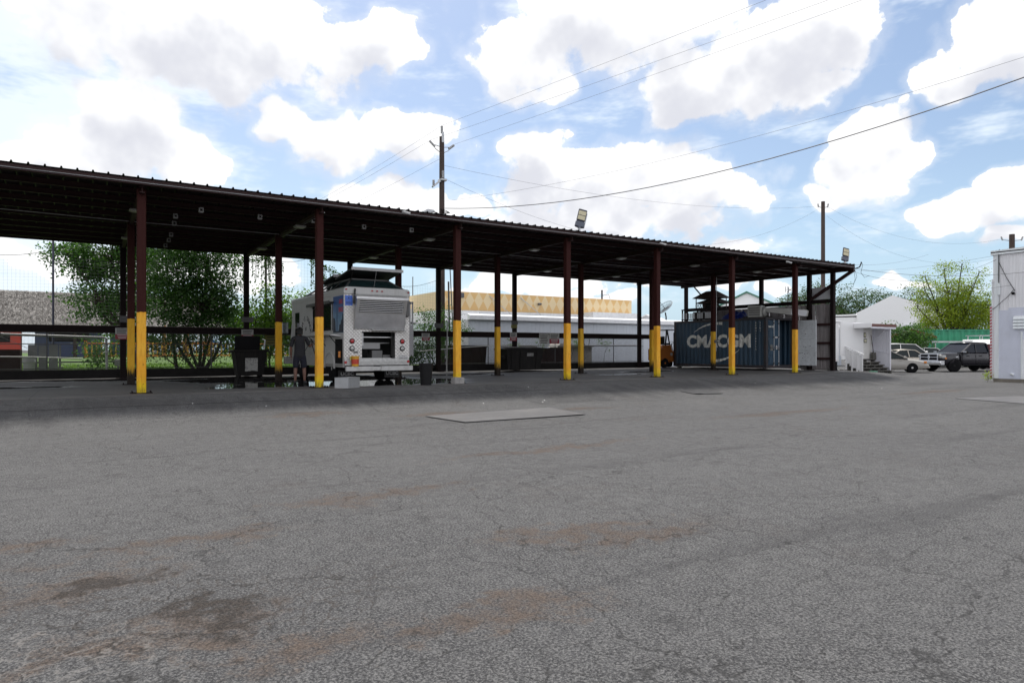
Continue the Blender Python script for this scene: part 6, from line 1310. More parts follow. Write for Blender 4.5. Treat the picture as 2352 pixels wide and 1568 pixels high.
tree('young_tree', 'light green young tree just left of the food truck cab', 'tree', (8.3, 16.2, lawn_z(16.2)), [(8.2, 16.2, 2.9, .8, .7, .9), (8.9, 16.2, 2.3, .8, .7, .9), (7.6, 16.2, 1.6, .8, .7, .8), (8.4, 16.2, 3.7, .5, .5, .5)], 130, 28, .14, 'leaf_light', seed=23, trunk_r=.05, clump=.24, droop=.15)
tree('young_tree', 'thin pale green sapling left of the back post above grease bin', 'tree', (5.0, 16.0, lawn_z(16)), [(5.0, 16, 2.3, .7, .6, 1.0), (5.2, 16, 1.3, .8, .6, .7)], 80, 24, .13, 'leaf_light', seed=25, trunk_r=.04, clump=.22)
tree('leafy_shrub', 'loose light green shrub behind the fence right of food truck', 'shrub', (14.6, 12.6, .0), [(14.0, 12.7, 2.3, .75, .6, .8), (14.9, 12.6, 2.5, .6, .5, .9), (14.4, 12.6, 1.4, 1.1, .6, .8), (13.6, 12.7, 2.9, .35, .35, .45), (15.7, 12.7, 2.2, .5, .4, .5)], 190, 20, .10, 'leaf_mid', seed=31, trunk_r=.035, clump=.2, stems=[((0, 0, 0), (-.4, 0, .9)), ((.1, 0, 0), (.3, 0, 1.0)), ((-.2, 0, 0), (-.8, 0, .9))])
tree('leafy_shrub', 'dark green shrub directly behind the black bin', 'shrub', (12.6, 12.4, .0), [(12.4, 12.4, 1.2, .9, .5, .9), (13.3, 12.4, .8, .8, .5, .6)], 120, 22, .10, 'leaf_dark', seed=33, trunk_r=.03, clump=.2)
for x, z, w, sd_, lb in ((18.2, 1.45, .5, 41, 'wisp of green vine on fence behind the black dumpster'), (20.0, 1.5, .45, 42, 'wisp of green vine on fence behind the notices'), (22.2, 1.55, .6, 43, 'green vine on fence right of the fourth front post'), (24.6, 1.55, .6, 44, 'green vine on fence left of the fifth front post')):
    tree('fence_vine', lb, 'vine', (x, 11.35, 0), [(x, 11.3, z, w, .06, .28), (x + .2, 11.3, z - .3, w * .5, .05, .25)], 16, 12, .07, 'leaf_light', seed=sd_, trunk_r=.012, clump=.07)
tree('roadside_tree', 'bright yellow green tree behind the parked cars', 'tree', (73.2, 13.9, GZ), [(72.2, 14.6, 4.6, 2.0, 2.0, 1.6), (74.0, 13.2, 5.0, 2.0, 2.0, 1.7), (72.8, 14.2, 7.0, 1.7, 1.6, 1.3), (71.0, 15.6, 7.4, 1.1, 1.1, .8), (74.6, 12.8, 7.6, 1.2, 1.2, .9), (72.4, 14.4, 9.2, 1.0, .9, .7), (73.8, 13.4, 9.6, .8, .8, .6), (70.4, 16, 5.6, 1.0, 1.0, .7), (75.6, 12.0, 5.6, 1.3, 1.2, 1.2), (71.4, 15.2, 3.0, 1.4, 1.4, .9), (70.9, 15.5, 8.6, .6, .6, .4), (75.2, 12.4, 9.0, .6, .6, .4)], 560, 32, .165, 'leaf_yellow', seed=51, trunk_r=.16, clump=.33)
tree('roadside_tree', 'green tree behind dark green container beside the corner building', 'tree', (77.8, 10.4, GZ), [(77.6, 10.6, 4.6, 2.0, 2.0, 2.0), (79.4, 9.4, 6.2, 1.8, 1.8, 1.4), (76.6, 11.4, 3.6, 1.6, 1.5, 1.3), (81, 8.4, 4.6, 2, 2, 2.2), (78.4, 10, 7.4, 1.1, 1.1, .8)], 340, 32, .165, 'leaf_yellow', seed=52, trunk_r=.16, clump=.36)
tree('roadside_shrub', 'dark green shrub between the trailer porch and parked cars', 'shrub', (56.6, 10.0, GZ), [(55.8, 10.4, 2.0, 1.1, 1.0, 1.0), (57.0, 9.6, 2.2, 1.2, 1.0, 1.0), (56.4, 10, 1.0, 1.5, 1.1, .9), (55.2, 10.8, 2.8, .7, .6, .6)], 230, 26, .17, 'leaf_mid', seed=53, trunk_r=.07, clump=.28)
for i, (px_, py_, h, r, lb) in enumerate([(121.0, 57.8, 14.0, 5.6, 'dark green far tree just right of the canopy end'), (128.0, 54.0, 12.6, 5.4, 'dark green far tree left of the white hall'), (117, 60.5, 12, 5, 'dark green far tree low behind the trailer'), (135, 49, 13.0, 5, 'dark green far tree above the white hall roof'), (143, 44, 12.0, 5, 'dark green far tree right above the white hall roof')]):
    tree('far_tree', lb, 'tree', (px_, py_, GZ), [(px_, py_, h - r * .7, r, r, r * .75), (px_ + r * .6, py_ - r * .4, h - r * 1.1, r * .8, r * .8, r * .7), (px_ - r * .5, py_ + r * .4, h - r * 1.1, r * .8, r * .8, r * .7), (px_, py_, h * .35, r * 1.1, r * 1.1, r * .6)], 330, 34, .36, 'leaf_far', seed=60 + i, group='trees far behind the white hall', trunk_r=.3, clump=.65)
for i, (px_, py_, h, r, lb) in enumerate([(17, 70, 7.5, 4, 'far tree behind the playground left of food truck'), (4, 74, 7, 4, 'far tree behind the dense tree')]):
    tree('far_tree', lb, 'tree', (px_, py_, .4), [(px_, py_, h * .6, r, r, h * .32), (px_ + 3, py_, h * .45, r * .8, r, h * .3)], 160, 16, .45, 'leaf_far', seed=80 + i, group='trees far behind the lawn', trunk_r=.25, clump=.5)
# weeds at the foot of the corner building
tree('weed_tuft', 'tuft of dry weeds at the foot of the striped guard', 'weeds', (34.05, -4.75, GZ + .02), [(34.05, -4.75, GZ + .12, .2, .14, .09)], 18, 8, .07, 'leaf_yellow', seed=91, trunk_r=.01, clump=.08)

# ------------------------------------------------------------------ netting and vines behind the fence
def net(x0, x1, y, z0, tops, lab, step=.14, r=.0017):
    t = thing('sports_net', lab, 'net', (x0, y, z0), 0, 'nets behind the fence'); b = MB()
    def top(x):
        for (xa, za), (xb, zb) in zip(tops, tops[1:]):
            if xa <= x <= xb: u = (x - xa) / (xb - xa); return za + (zb - za) * u - .22 * math.sin(math.pi * u)
        return tops[-1][1]
    def pr_(p, q): b.mesh([(p[0] - r, 0, p[1] - r), (p[0] + r, -r, p[1]), (p[0], r, p[1] + r), (q[0] - r, 0, q[1] - r), (q[0] + r, -r, q[1]), (q[0], r, q[1] + r)], [(0, 1, 4, 3), (1, 2, 5, 4), (2, 0, 3, 5)])
    n = int((x1 - x0) / step)
    for i in range(n + 1): x = x0 + i * step; pr_((x - x0, 0), (x - x0, top(x) - z0))
    z = z0 + step
    while z < max(q[1] for q in tops):
        xs_ = [x0 + i * step for i in range(n + 1)]; fr_ = 0
        segs = [(xa, xb) for xa, xb in zip(xs_[::4], xs_[4::4])]
        for xa, xb in segs:
            f_ = (z - z0) / max(.3, (top((xa + xb) / 2) - z0)); 
            if f_ < 1: pr_((xa - x0, z - z0 - .05 * math.sin(xa * .8)), (xb - x0, z - z0 - .05 * math.sin(xb * .8)))
        z += step
    o = b.build('net_mesh', mat('net_cord', (.10, .10, .11), .7), t, fixn=False); o['kind'] = 'stuff'
    b = MB(); b.tube([(x0 + i * (x1 - x0) / 40 - x0, 0, top(x0 + i * (x1 - x0) / 40) - z0) for i in range(41)], .010, 5); b.build('top_rope', black, t)
    return top
net(-9, 4.8, 16.0, .35, [(-9, 5.2), (-5.6, 5.15), (-2.39, 5.35), (.5, 5.1), (4.8, 5.3)], 'thin net strung above the lawn at the far left')
top2 = net(5.0, 16.0, 16.1, .4, [(5.0, 5.6), (6.44, 5.7), (8.6, 5.85), (10.8, 4.9), (13, 4.7), (16, 5.1)], 'thin net behind the food truck hung with vines', .16)
def thin_pole(x, y, z0, z1, r, lab, m_=None, name='net_pole', cat='pole'):
    t = thing(name, lab, cat, (x, y, z0)); b = MB(); b.tube([(0, 0, -.1), (0, 0, z1 - z0)], [r, r * .85], 8); b.build('shaft', m_ or MAT['net_pole_paint'], t, smooth=True); b = MB(); b.lathe((0, 0, z1 - z0), [(r * 1.2, -.05), (r * 1.2, .02), (.001, .05)], 8); b.build('cap', m_ or MAT['net_pole_paint'], t); return t
mat('net_pole_paint', (.03, .03, .06), .5)
thin_pole(-2.39, 16.0, lawn_z(16), 6.3, .045, 'slim dark blue net pole at the left beside the tall tree'); thin_pole(6.44, 16.1, lawn_z(16), 6.1, .06, 'vine topped net pole behind light green young tree', bark); thin_pole(13.0, 16.1, lawn_z(16), 5.3, .05, 'slim net pole hidden behind the right of food truck')
def vine(lab, pts, hang, seed):
    rn = random.Random(seed); t = thing('climbing_vine', lab, 'vine', pts[0]); o_ = Vector(pts[0]); b = MB(); s_ = MB(); P_ = [Vector(p) - o_ for p in pts]; s_.tube(P_, .012, 5)
    def lf1(w):
        s = rn.uniform(.07, .14); n = Vector((rn.gauss(0, 1), rn.gauss(0, 1), rn.gauss(0, 1))).normalized(); a = n.orthogonal().normalized(); c = n.cross(a); b.mesh([w - a * s * .5, w + c * s * .35, w + a * s * .5, w - c * s * .35], [(0, 1, 2, 3)])
    for p, q in zip(P_, P_[1:]):
        for i in range(int((q - p).length * 90)): lf1(p.lerp(q, rn.random()) + Vector((rn.gauss(0, .06), rn.gauss(0, .06), rn.gauss(-.04, .1))))
        for i in range(int((q - p).length * hang)):
            h = p.lerp(q, rn.random()); l = rn.uniform(.4, 1.6); s_.tube([h, h + Vector((.03, 0, -l))], .005, 3, cap=False)
            for k in range(int(l * 16)): lf1(h + Vector((rn.gauss(.02, .03), rn.gauss(0, .03), -l * rn.random())))
    s_.build('stem', bark, t, fixn=False); b.build('leaves', MAT['leaf_mid'], t, fixn=False)
vine('ragged vine hanging along the net top left of the food truck', [(4.9, 16.05, 5.3), (5.6, 16.05, 5.6), (6.44, 16.05, 5.75), (7.0, 16.05, 5.45), (7.3, 16.05, 5.3)], 9, 5)
vine('thick vine draping down the net just left of truck roof', [(8.6, 16.05, 5.8), (9.3, 16.05, 5.55), (10.0, 16.05, 5.2), (10.7, 16.05, 4.9)], 12, 6)
vine('tuft of vine crowning the vine topped net pole', [(6.2, 16.05, 5.6), (6.44, 16.05, 6.0), (6.7, 16.05, 5.6)], 18, 7)

# ------------------------------------------------------------------ thatched palapa and playground at the left
pa = thing('thatched_palapa', 'long grey thatched palapa roof beyond the lawn at left', 'palapa', (-2, 46, .45))
th = mat('thatch_base', (.15, .135, .115), .95, 0, .3, 3)
b = MB(); b.mesh([(-14, -2.6, 2.45), (11, -2.6, 2.45), (11, 2.0, 5.35), (-14, 2.0, 5.35), (-14, 6.4, 2.45), (11, 6.4, 2.45)], [(0, 1, 2, 3), (3, 2, 5, 4), (1, 5, 2), (0, 3, 4)]); b.build('thatch_base', th, pa)
rn = random.Random(77); b = MB()
for i in range(26000):
    v = rn.random(); u = rn.uniform(-14.1, 11.1); row = int(v * 22) / 22 + rn.uniform(0, .012); y = -2.7 + row * 4.6; z = 2.40 + row * 2.93 + .05; l = rn.uniform(.2, .4); w = rn.uniform(.012, .03); dx = rn.gauss(0, .12)
    b.mesh([(u - w, y + .12, z + .12), (u + w, y + .12, z + .12), (u + w * .7 + dx, y - l * .84, z - l * .5 + rn.uniform(0, .12)), (u - w * .7 + dx, y - l * .84, z - l * .5 + rn.uniform(0, .10))], [(0, 1, 2, 3)])
def thatch_mat():
    m = bpy.data.materials.new('thatch_straw'); m.use_nodes = True; N = m.node_tree.nodes; L = m.node_tree.links; g_ = N.new('ShaderNodeNewGeometry'); r_ = N.new('ShaderNodeValToRGB'); e = r_.color_ramp.elements; e[0].color = (.11, .10, .09, 1); e[1].color = (.38, .36, .34, 1); k = r_.color_ramp.elements.new(.5); k.color = (.22, .205, .19, 1)
    L.new(g_.outputs['Random Per Island'], r_.inputs[0]); L.new(r_.outputs[0], N['Principled BSDF'].inputs['Base Color']); N['Principled BSDF'].inputs['Roughness'].default_value = .9; return m
o = b.build('thatch_straw', thatch_mat(), pa, fixn=False); o['kind'] = 'stuff'
for x in (-12, -8, -4, 0, 4, 8): b = MB(); b.tube([(x, -1.8, 0), (x, -1.8, 2.9)], .13, 8); b.build('post', bark, pa)
b = MB(); b.bar((-13.5, -2.3, 2.38), (10.5, -2.3, 2.38), .14); b.build('eave_beam', mat('beam_yellow', (.55, .30, .04), .6), pa)
def booth(x0, x1, y, z0, z1, m_, lab, name='party_booth', cat='booth'):
    t = thing(name, lab, cat, ((x0 + x1) / 2, y, z0)); w = (x1 - x0) / 2; b = MB(); b.cbox(-w, w, 0, 1.2, 0, z1 - z0, .03); b.build('booth_wall', m_, t); b = MB(); b.cbox(-w - .1, w + .1, -.25, 1.3, z1 - z0, z1 - z0 + .1, .03); b.build('counter_top', m_, t); b = MB(); b.box(-w * .6, w * .6, -.02, -.001, (z1 - z0) * .55, (z1 - z0) * .9); b.build('hatch', black, t)
booth(-8.6, -5.4, 43.2, .45, 2.55, mat('booth_red', (.42, .035, .02), .5), 'bright red booth under the palapa at far left'); booth(-4.6, -.2, 44.2, .45, 2.7, mat('booth_blue', (.02, .035, .10), .5), 'dark blue draped booth under the palapa'); booth(.4, 3.0, 44.6, .45, 2.5, mat('booth_blue2', (.025, .045, .12), .5), 'second dark blue booth under the palapa, right of the first')
yf = thing('picket_fence', 'low orange and yellow picket fence across the lawn', 'fence', (-1.2, 40, .44)); ym = mat('picket_yellow', (.55, .30, .03), .6, 0, .2, 2); orng = mat('picket_orange', (.45, .12, .02), .6)
for i in range(52): 
    x = i * .31
    if i == 0: b = MB(); b.box(-.05, .05, -.02, .02, .06, 1.18); pk0 = b.build('picket', ym, yf)
    else: share('picket', pk0, yf, (x, 0, 0))
for z in (.12, 1.05): b = MB(); b.box(-.1, 16, .021, .07, z, z + .1); b.build('rail', orng, yf)
for x in (-.1, 4, 8, 12, 16): b = MB(); b.box(x - .08, x + .08, .08, .24, -.1, 1.3); b.build('fence_post', orng, yf)
ps2 = thing('play_structure', 'wooden play structure with blue slide beyond the lawn', 'play structure', (6.2, 42.5, .46)); b = MB()
for x in (-2, -.3, 1.4):
    for y in (0, 1.4): b.bar((x, y, 0), (x, y, 2.6), .14)
b.bar((-2.2, 0, 1.2), (1.6, 0, 1.2), .16); b.bar((-2.2, 1.4, 1.2), (1.6, 1.4, 1.2), .16); b.build('timber_frame', mat('play_wood', (.30, .15, .05), .7), ps2); b = MB(); b.prism([(1.5, 1.3), (1.6, 1.5), (3.6, .3), (3.6, .1)], 'y', .2, .9); b.build('slide', mat('slide_blue', (.02, .16, .5), .3), ps2)
for i in range(9): b = MB(); b.box(-2.0 + i * .4, -1.85 + i * .4, -.05, -.01, 1.2, 1.9); b.build('baluster', MAT['white_sheet'], ps2)

# ------------------------------------------------------------------ white metal building behind the fence
wbd = thing('white_metal_building', 'long low white corrugated metal building behind the fence', 'building', (18.6, 17.0, -.4)); wmm = mat('metal_white_wall', (.60, .64, .70), .4, 0, .05, 1.2, dirt=(.5, .53, .58), dscale=1, damt=.4, streak=True); gut = mat('gutter_pale', (.80, .81, .83), .4)
LW = 40.0
b = MB(); b.box(0, LW, .06, 9.5, 0, 3.3); b.build('core', wmm, wbd)
def wp():
    b = MB(); pts = [(0, 0)]
    for i in range(3): x = .1 + i * .305; pts += [(x, 0), (x + .015, -.014), (x + .05, -.014), (x + .065, 0)]
    pts.append((.914, 0)); b.grid([[(x, y, .0) for x, y in pts], [(x, y, 3.24) for x, y in pts]]); return b
w0 = wp().build('wall_sheet', wmm, wbd, fixn=False)
for i in range(1, 43): share('wall_sheet', w0, wbd, (i * .916, .001 * (i % 2), 0))
b = MB(); b.prism([(-.30, 3.33), (-.30, 3.58), (.05, 3.70), (.05, 3.28), (-.02, 3.28)], 'x', -.1, LW); b.build('gutter', gut, wbd); b = MB(); b.mesh([(-.1, .04, 3.66), (LW, .04, 3.66), (LW, 6, 4.0), (-.1, 6, 4.0)], [(0, 1, 2, 3)]); b.build('roof', gut, wbd, fixn=False)
b = MB(); b.box(-.45, -.02, .0, .5, 0, 3.3); b.build('corner_post', mat('trim_bright', (.84, .84, .84), .5), wbd)
# tan building with painted diamonds
def diamond_mat():
    m = bpy.data.materials.new('painted_diamonds'); m.use_nodes = True
    nt, N, L, nd, put, M, V, mr, mix, noise, vor, blobs = node_helpers(m)
    bb = N['Principled BSDF']; P = nd('ShaderNodeTexCoord').outputs['Object']; s = nd('ShaderNodeSeparateXYZ'); L.new(P, s.inputs[0]); a, _ = noise(P, .6, 4, .6)
    u = M('MULTIPLY', s.outputs[0], 1 / 1.0); w = M('MULTIPLY', M('SUBTRACT', s.outputs[2], 5.42), 1 / 1.72)
    k1 = M('FLOOR', M('ADD', u, w)); k2 = M('FLOOR', M('SUBTRACT', u, w)); ch = M('FLOORED_MODULO', M('ADD', k1, k2), 2.0)
    c = mix(ch, (.70, .45, .19), (.76, .60, .36)); c = mix(mr(a, .45, .75, 0, .25), c, (.62, .44, .24)); L.new(c, bb.inputs['Base Color']); bb.inputs['Roughness'].default_value = .7; return m
tn = thing('tan_building', 'tan building with painted diamond pattern parapet behind white metal building', 'building', (27.3, 38, -.4)); b = MB(); b.box(0, 24.2, 0.0, 18, 5.3, 7.08); b.build('diamond_parapet', diamond_mat(), tn); b = MB(); b.box(.05, 24.1, .05, 17.9, 0, 5.3); b.build('white_wall', MAT['trim_bright'], tn)
b = MB(); b.box(17.2, 24.2, -1.6, 0.04, 4.6, 5.5); b.build('white_awning', MAT['trim_bright'], tn); b = MB(); b.box(3.5, 17, -1.1, -.95, 4.9, 5.02); b.build('awning_bar', galv, tn)
for x in (5.2, 8.9): b = MB(); b.bar((x, -.02, 6.8), (x + 1.9, -1.0, 5.0), .06); b.build('stay_rod', galv, tn)
b = MB(); b.cbox(1.55, 2.1, -.55, -.25, 6.45, 6.95, .05); b.bar((1.7, -.0, 6.2), (1.8, -.35, 6.5), .08); b.build('flood_lamp', mat('lamp_dark', (.08, .08, .09), .5), tn); b = MB(); b.cbox(11.0, 11.35, -.4, -.05, 6.1, 6.3, .05); b.build('wall_lamp', MAT['lamp_dark'], tn)
dh = thing('satellite_dish', 'large grey mesh satellite dish on a mast left of blue container', 'satellite dish', (42.7, 24, -.3)); b = MB(); b.lathe((0, 0, 0), [(.04, 0), (.28, .02), (.56, .08), (.82, .19), (.88, .22)], 28); mtx = Matrix.Translation((-.1, 0, 5.0)) @ Vector((-.68, .08, .72)).to_track_quat('Z', 'Y').to_matrix().to_4x4(); b.f = b.f[:-2]; b.mi = b.mi[:-2]; b.xf(mtx); o = b.build('dish', mat('dish_mesh', (.13, .14, .15), .5, .4), dh, fixn=False); wm_ = o.modifiers.new('w', 'WIREFRAME'); wm_.thickness = .03; wm_.use_replace = True
b = MB(); b.tube([(0, 0, 0), (0, 0, 4.3), (-.1, 0, 4.7)], .06, 8); b.tube([(.6, 0, 2.6), (0, 0, 4.2)], .03, 6); b.build('mast', black, dh); b = MB(); b.tube([(0, 0, 0), (0, 0, 1.0)], .02, 6); b.lathe((0, 0, 1.0), [(.08, 0), (.08, .12), (.001, .13)], 8); b.xf(mtx); b.build('feed_horn', black, dh)
for x, y, z1, lab in ((57.7, 50.5, 9.1, 'short far utility pole above the tan building roof'), (31.9, 55.1, 9.8, 'thin far mast left of the tan building')): t = thin_pole(x, y, 0, z1, .13 if x > 50 else .06, lab, bark, 'far_pole')
b = MB(); b.tube([(0, 0, 8.4), (1.2, 0, 8.6), (1.6, 0, 7.6), (.2, 0, 7.4)], .03, 5); b.build('bracket', black, [o for o in bpy.data.objects if o.name.startswith('far_pole')][0])
ld = thing('roof_ladder', 'white caged ladder on far roof between truck and tan building', 'ladder', (25.6, 45, 5.0)); b = MB()
for x in (-.55, .55): b.bar((x, 0, 0), (x, 0, 2.5), .06)
for i in range(6): b.bar((-.55, 0, .3 + i * .42), (.55, 0, .3 + i * .42), .05)
b.build('rungs', galv, ld); b = MB(); b.box(-3, 4, .1, 6, -5.3, .3); b.build('far_roof_block', MAT['trim_bright'], ld)
# green roofed hall, small gable, white hall
def gable(name, lab, c, rz, w, l, h, rise, wm2, rm2, over=.3):
    t = thing(name, lab, 'building', (*c, GZ), rz); b = MB(); b.mesh([(-w, 0, 0), (w, 0, 0), (w, 0, h), (0, 0, h + rise), (-w, 0, h), (-w, l, 0), (w, l, 0), (w, l, h), (0, l, h + rise), (-w, l, h)], [(0, 1, 2, 3, 4), (9, 8, 7, 6, 5), (1, 6, 7, 2), (0, 4, 9, 5)]); b.build('wall', wm2, t)
    k_ = rise / w
    for s_ in (-1, 1): b = MB(); xo = s_ * (w + over); zo = h - over * k_; b.mesh([(0, -over, h + rise + .02), (xo, -over, zo + .02), (xo, l + over, zo + .02), (0, l + over, h + rise + .02), (0, -over, h + rise + .2), (xo, -over, zo + .2), (xo, l + over, zo + .2), (0, l + over, h + rise + .2)], [(0, 1, 2, 3), (7, 6, 5, 4), (0, 4, 5, 1), (1, 5, 6, 2), (2, 6, 7, 3), (3, 7, 4, 0)]); b.build('roof', rm2, t)
    return t
wh = mat('hall_white', (.9, .9, .9), .45, 0, .02); grn = mat('roof_green', (.05, .20, .13), .4)
t = gable('green_roofed_hall', 'white hall with green roof beyond the blue container', (66.2, 33.6), R(-58), 3.6, 16, 6.6, 1.75, wh, grn); b = MB(); b.box(2.4, 3.6, -.02, -.3, 5.2, 6.3); b.build('eave_return', wh, t)
gable('small_white_gable', 'small white gabled house right of the tan building', (52.5, 36.6), R(-58), 1.9, 6, 4.4, .9, wh, wh)
wr = thing('white_hall', 'broad white hall with low pitched white roof behind parked cars', 'building', (97.0, 31.4, GZ), R(-58)); b = MB(); b.mesh([(-5.4, 0, 0), (5.6, 0, 0), (5.6, 0, 7.2), (1.0, 0, 8.6), (-.9, 0, 9.3), (-5.4, 0, 6.9)], [(0, 1, 2, 3, 4, 5)]); n_ = len(b.v)
b.mesh([(-5.4, 0, 6.9), (-.9, 0, 9.3), (5.6, 0, 7.2), (5.6, 20, 7.2), (-.9, 20, 9.3), (-5.4, 20, 6.9), (-5.4, 20, 0), (5.6, 20, 0), (-5.4, 0, 0), (5.6, 0, 0)], [(0, 1, 4, 5), (1, 2, 3, 4), (0, 5, 6, 8), (2, 9, 7, 3)]); b.build('hall_body', wh, wr, fixn=False)
b = MB(); b.box(-14, -5.3, 1, 14, 0, 6.3); b.build('low_wing', wh, wr); b = MB(); b.prism([(-14.2, 6.3), (-5.3, 6.5), (-5.3, 6.75), (-14.2, 6.5)], 'y', .8, 14); b.build('wing_roof', wh, wr); b = MB(); b.box(2.6, 3.4, -.12, -.01, 5.6, 6.0); b.build('wall_vent', jb, wr); b = MB(); b.box(.6, 4.8, -.3, -.01, 3.4, 5.0); b.build('pale_band', mat('pale_grey_wall', (.55, .57, .6), .5), wr)
sr_ = gable('red_roof_shed', 'small shed with rusty red roof behind the roadside shrub', (62.4, 12.6), R(-58), 1.6, 4, 2.6, .6, mat('shed_dark', (.05, .045, .04), .8), mat('roof_rust_red', (.22, .06, .035), .6)); sr_.location.z = GZ
tw_ = thing('lattice_tower', 'tall thin lattice radio tower behind the container', 'tower', (106, 55, GZ)); b = MB()
for k_ in range(3):
    a = 2.094 * k_; b.bar((.7 * math.cos(a), .7 * math.sin(a), 0), (.5 * math.cos(a), .5 * math.sin(a), 12.9), .09)
for i in range(18):
    for k_ in range(3): a, c_ = 2.094 * k_, 2.094 * (k_ + 1); z = i * .7; b.bar((.65 * math.cos(a), .65 * math.sin(a), z), (.65 * math.cos(c_), .65 * math.sin(c_), z + .7), .05)
b.build('lattice', fsteel, tw_); b = MB()
for k_ in range(6): a = k_ * 1.047; b.cbox(.9 * math.cos(a) - .06, .9 * math.cos(a) + .06, .9 * math.sin(a) - .06, .9 * math.sin(a) + .06, 11.9, 12.9, .02); b.bar((0, 0, 12.3), (.9 * math.cos(a), .9 * math.sin(a), 12.3), .05)
b.build('antenna_panel', galv, tw_)

# ------------------------------------------------------------------ floodlights on the canopy roof
def flood(x, y, lab, roll):
    t = thing('roof_floodlight', lab, 'floodlight', (x, y, 5.235), R(-30), 'floodlights on the canopy roof'); b = MB(); b.tube([(0, 0, 0), (0, 0, .22)], .045, 10); b.cbox(-.07, .07, -.07, .07, 0, .02, .006); b.build('stub_pole', galv, t)
    M_ = Matrix.Translation((0, 0, .24)) @ Matrix.Rotation(R(roll), 4, 'Y') @ Matrix.Rotation(R(-16), 4, 'X')
    b = MB(); b.cbox(-.17, .17, -.03, .10, .0, .24, .03); b.cbox(-.05, .05, -.05, .05, -.05, .02, .01); b.xf(M_); b.build('driver_box', mat('lamp_slate', (.10, .11, .14), .5, .3), t); b = MB(); b.cbox(-.16, .16, -.02, .05, .245, .72, .025); b.xf(M_); h_ = b.build('lamp_head', mat('lamp_navy', (.02, .02, .04), .4), t)
    for z in (.29, .48): b = MB(); b.box(-.135, .135, -.026, -.021, z, z + .165); b.xf(M_); b.build('led_panel', mat('led_cream', (.55, .50, .33), .35, 0, .1, 30), h_)
    b = MB(); b.box(.162, .19, .0, .12, .05, .6); b.xf(M_); b.build('heat_fin', galv, t)
flood(13.75, 0.0, 'tilted floodlight on the roof above the fourth front post', 15); flood(30.55, .05, 'tilted floodlight on the roof at the right canopy corner', 15)
for x, z, lab in ((6.75, 5.15, 'small white security camera on fascia above food truck'), (17.3, 5.13, 'small white security camera on fascia left of fifth post'), (25.1, 4.98, 'white security camera on fascia left of seventh post')):
    t = thing('security_camera', lab, 'camera', (x, -.47, z), 0, 'security cameras on the fascia'); b = MB(); b.lathe((0, 0, 0), [(.04, 0), (.04, -.03), (.02, -.05)], 10, 'y'); b.build('mount', MAT['plate_white'], t); b = MB(); b.tube([(.0, -.05, 0), (.1, -.12, -.04), (.16, -.16, -.06)], .035, 8); b.build('camera_tube', MAT['plate_white'], t)

# ------------------------------------------------------------------ utility poles and wires
pole_m = mat('pole_wood', (.06, .042, .036), .85, 0, .25, 2, dirt=(.10, .08, .07), dscale=3, damt=.5, streak=True); ins = mat('insulator_grey', (.42, .42, .43), .4)
up = thing('utility_pole', 'tall brown utility pole with insulators rising behind the canopy', 'utility pole', (15.26, 14.0, 0)); b = MB(); b.tube([(0, 0, -.3), (0, 0, 6), (0, 0, 12.75)], [.185, .165, .135], 14); b.build('shaft', pole_m, up, smooth=True)
def insul(p, q, par):
    p, q = Vector(p), Vector(q); b = MB(); n = 7; pts = []; rs = []
    for i in range(n * 2 + 1): pts.append(p.lerp(q, i / (n * 2))); rs.append(.075 if i % 2 else .05)
    b.tube(pts, rs, 10); b.build('insulator', ins, par)
insul((0, 0, 12.95), (0, 0, 13.35), up); b = MB(); b.cbox(-.07, .07, -.16, -.10, 12.4, 13.0, .02); b.build('top_bracket', galv, up)
for s_ in (-1, 1): b = MB(); b.tube([(s_ * .13, 0, 12.2), (s_ * .45, 0, 12.25)], .02, 6); b.tube([(s_ * .13, 0, 11.9), (s_ * .4, 0, 12.05), (s_ * .48, 0, 12.2)], .02, 6); b.build('arm', galv, up); insul((s_ * .42, 0, 12.15), (s_ * .75, 0, 12.42), up)
insul((-.02, -.18, 10.45), (-.02, -.18, 10.85), up); b = MB(); b.cbox(-.16, .2, -.26, .2, 10.3, 10.42, .02); b.bar((-.1, -.1, 10.35), (-.62, -.1, 9.9), .12, .09); b.build('cutout_arm', galv, up); insul((-.55, -.1, 9.95), (-.55, -.1, 10.3), up)
b = MB(); b.tube([(-.15, 0, 8.5), (-.6, 0, 8.62), (-.9, 0, 8.6)], .03, 6); b.build('lamp_arm', galv, up); b = MB(); b.prism([(-.5, 8.52), (-1.15, 8.42), (-1.2, 8.52), (-.95, 8.68), (-.5, 8.66)], 'y', -.16, .16); b.build('lamp_head', galv, up, bevel=.04)
b = MB()
for k_ in range(5): b.tube([(-.2 + .02 * k_, -.2, 8.75 - .06 * k_), (.1, -.22, 8.7 - .05 * k_), (.45, -.1, 8.62)], .012, 4)
b.build('service_drop', black, up); b = MB(); b.tube([(.35, -.3, 0), (.28, -.25, 4.8)], .05, 8); b.tube([(.7, -.2, 0), (.45, -.1, 5.6)], .03, 6); b.build('riser_conduit', fsteel, up)
def upole(x, y, h, r, lab, arm):
    t = thing('utility_pole', lab, 'utility pole', (x, y, GZ)); b = MB(); b.tube([(0, 0, 0), (0, 0, h - GZ)], [r * 1.2, r], 12); b.build('shaft', pole_m, t, smooth=True)
    for s_ in (-1, 1): b = MB(); b.tube([(0, 0, h - GZ - .6), (s_ * arm * .8, -s_ * arm * .5, h - GZ - .5)], .03, 6); b.build('arm', galv, t); insul((s_ * arm * .8, -s_ * arm * .5, h - GZ - .55), (s_ * arm * .9, -s_ * arm * .6, h - GZ - .2), t)
upole(57, 17.9, 14.95, .17, 'plain utility pole rising behind the right canopy corner', .45); upole(69.4, 7.4, 11.5, .22, 'short looking utility pole behind the corner building roof', .9)
wk = mat('wire_black', (.09, .09, .10), .6)
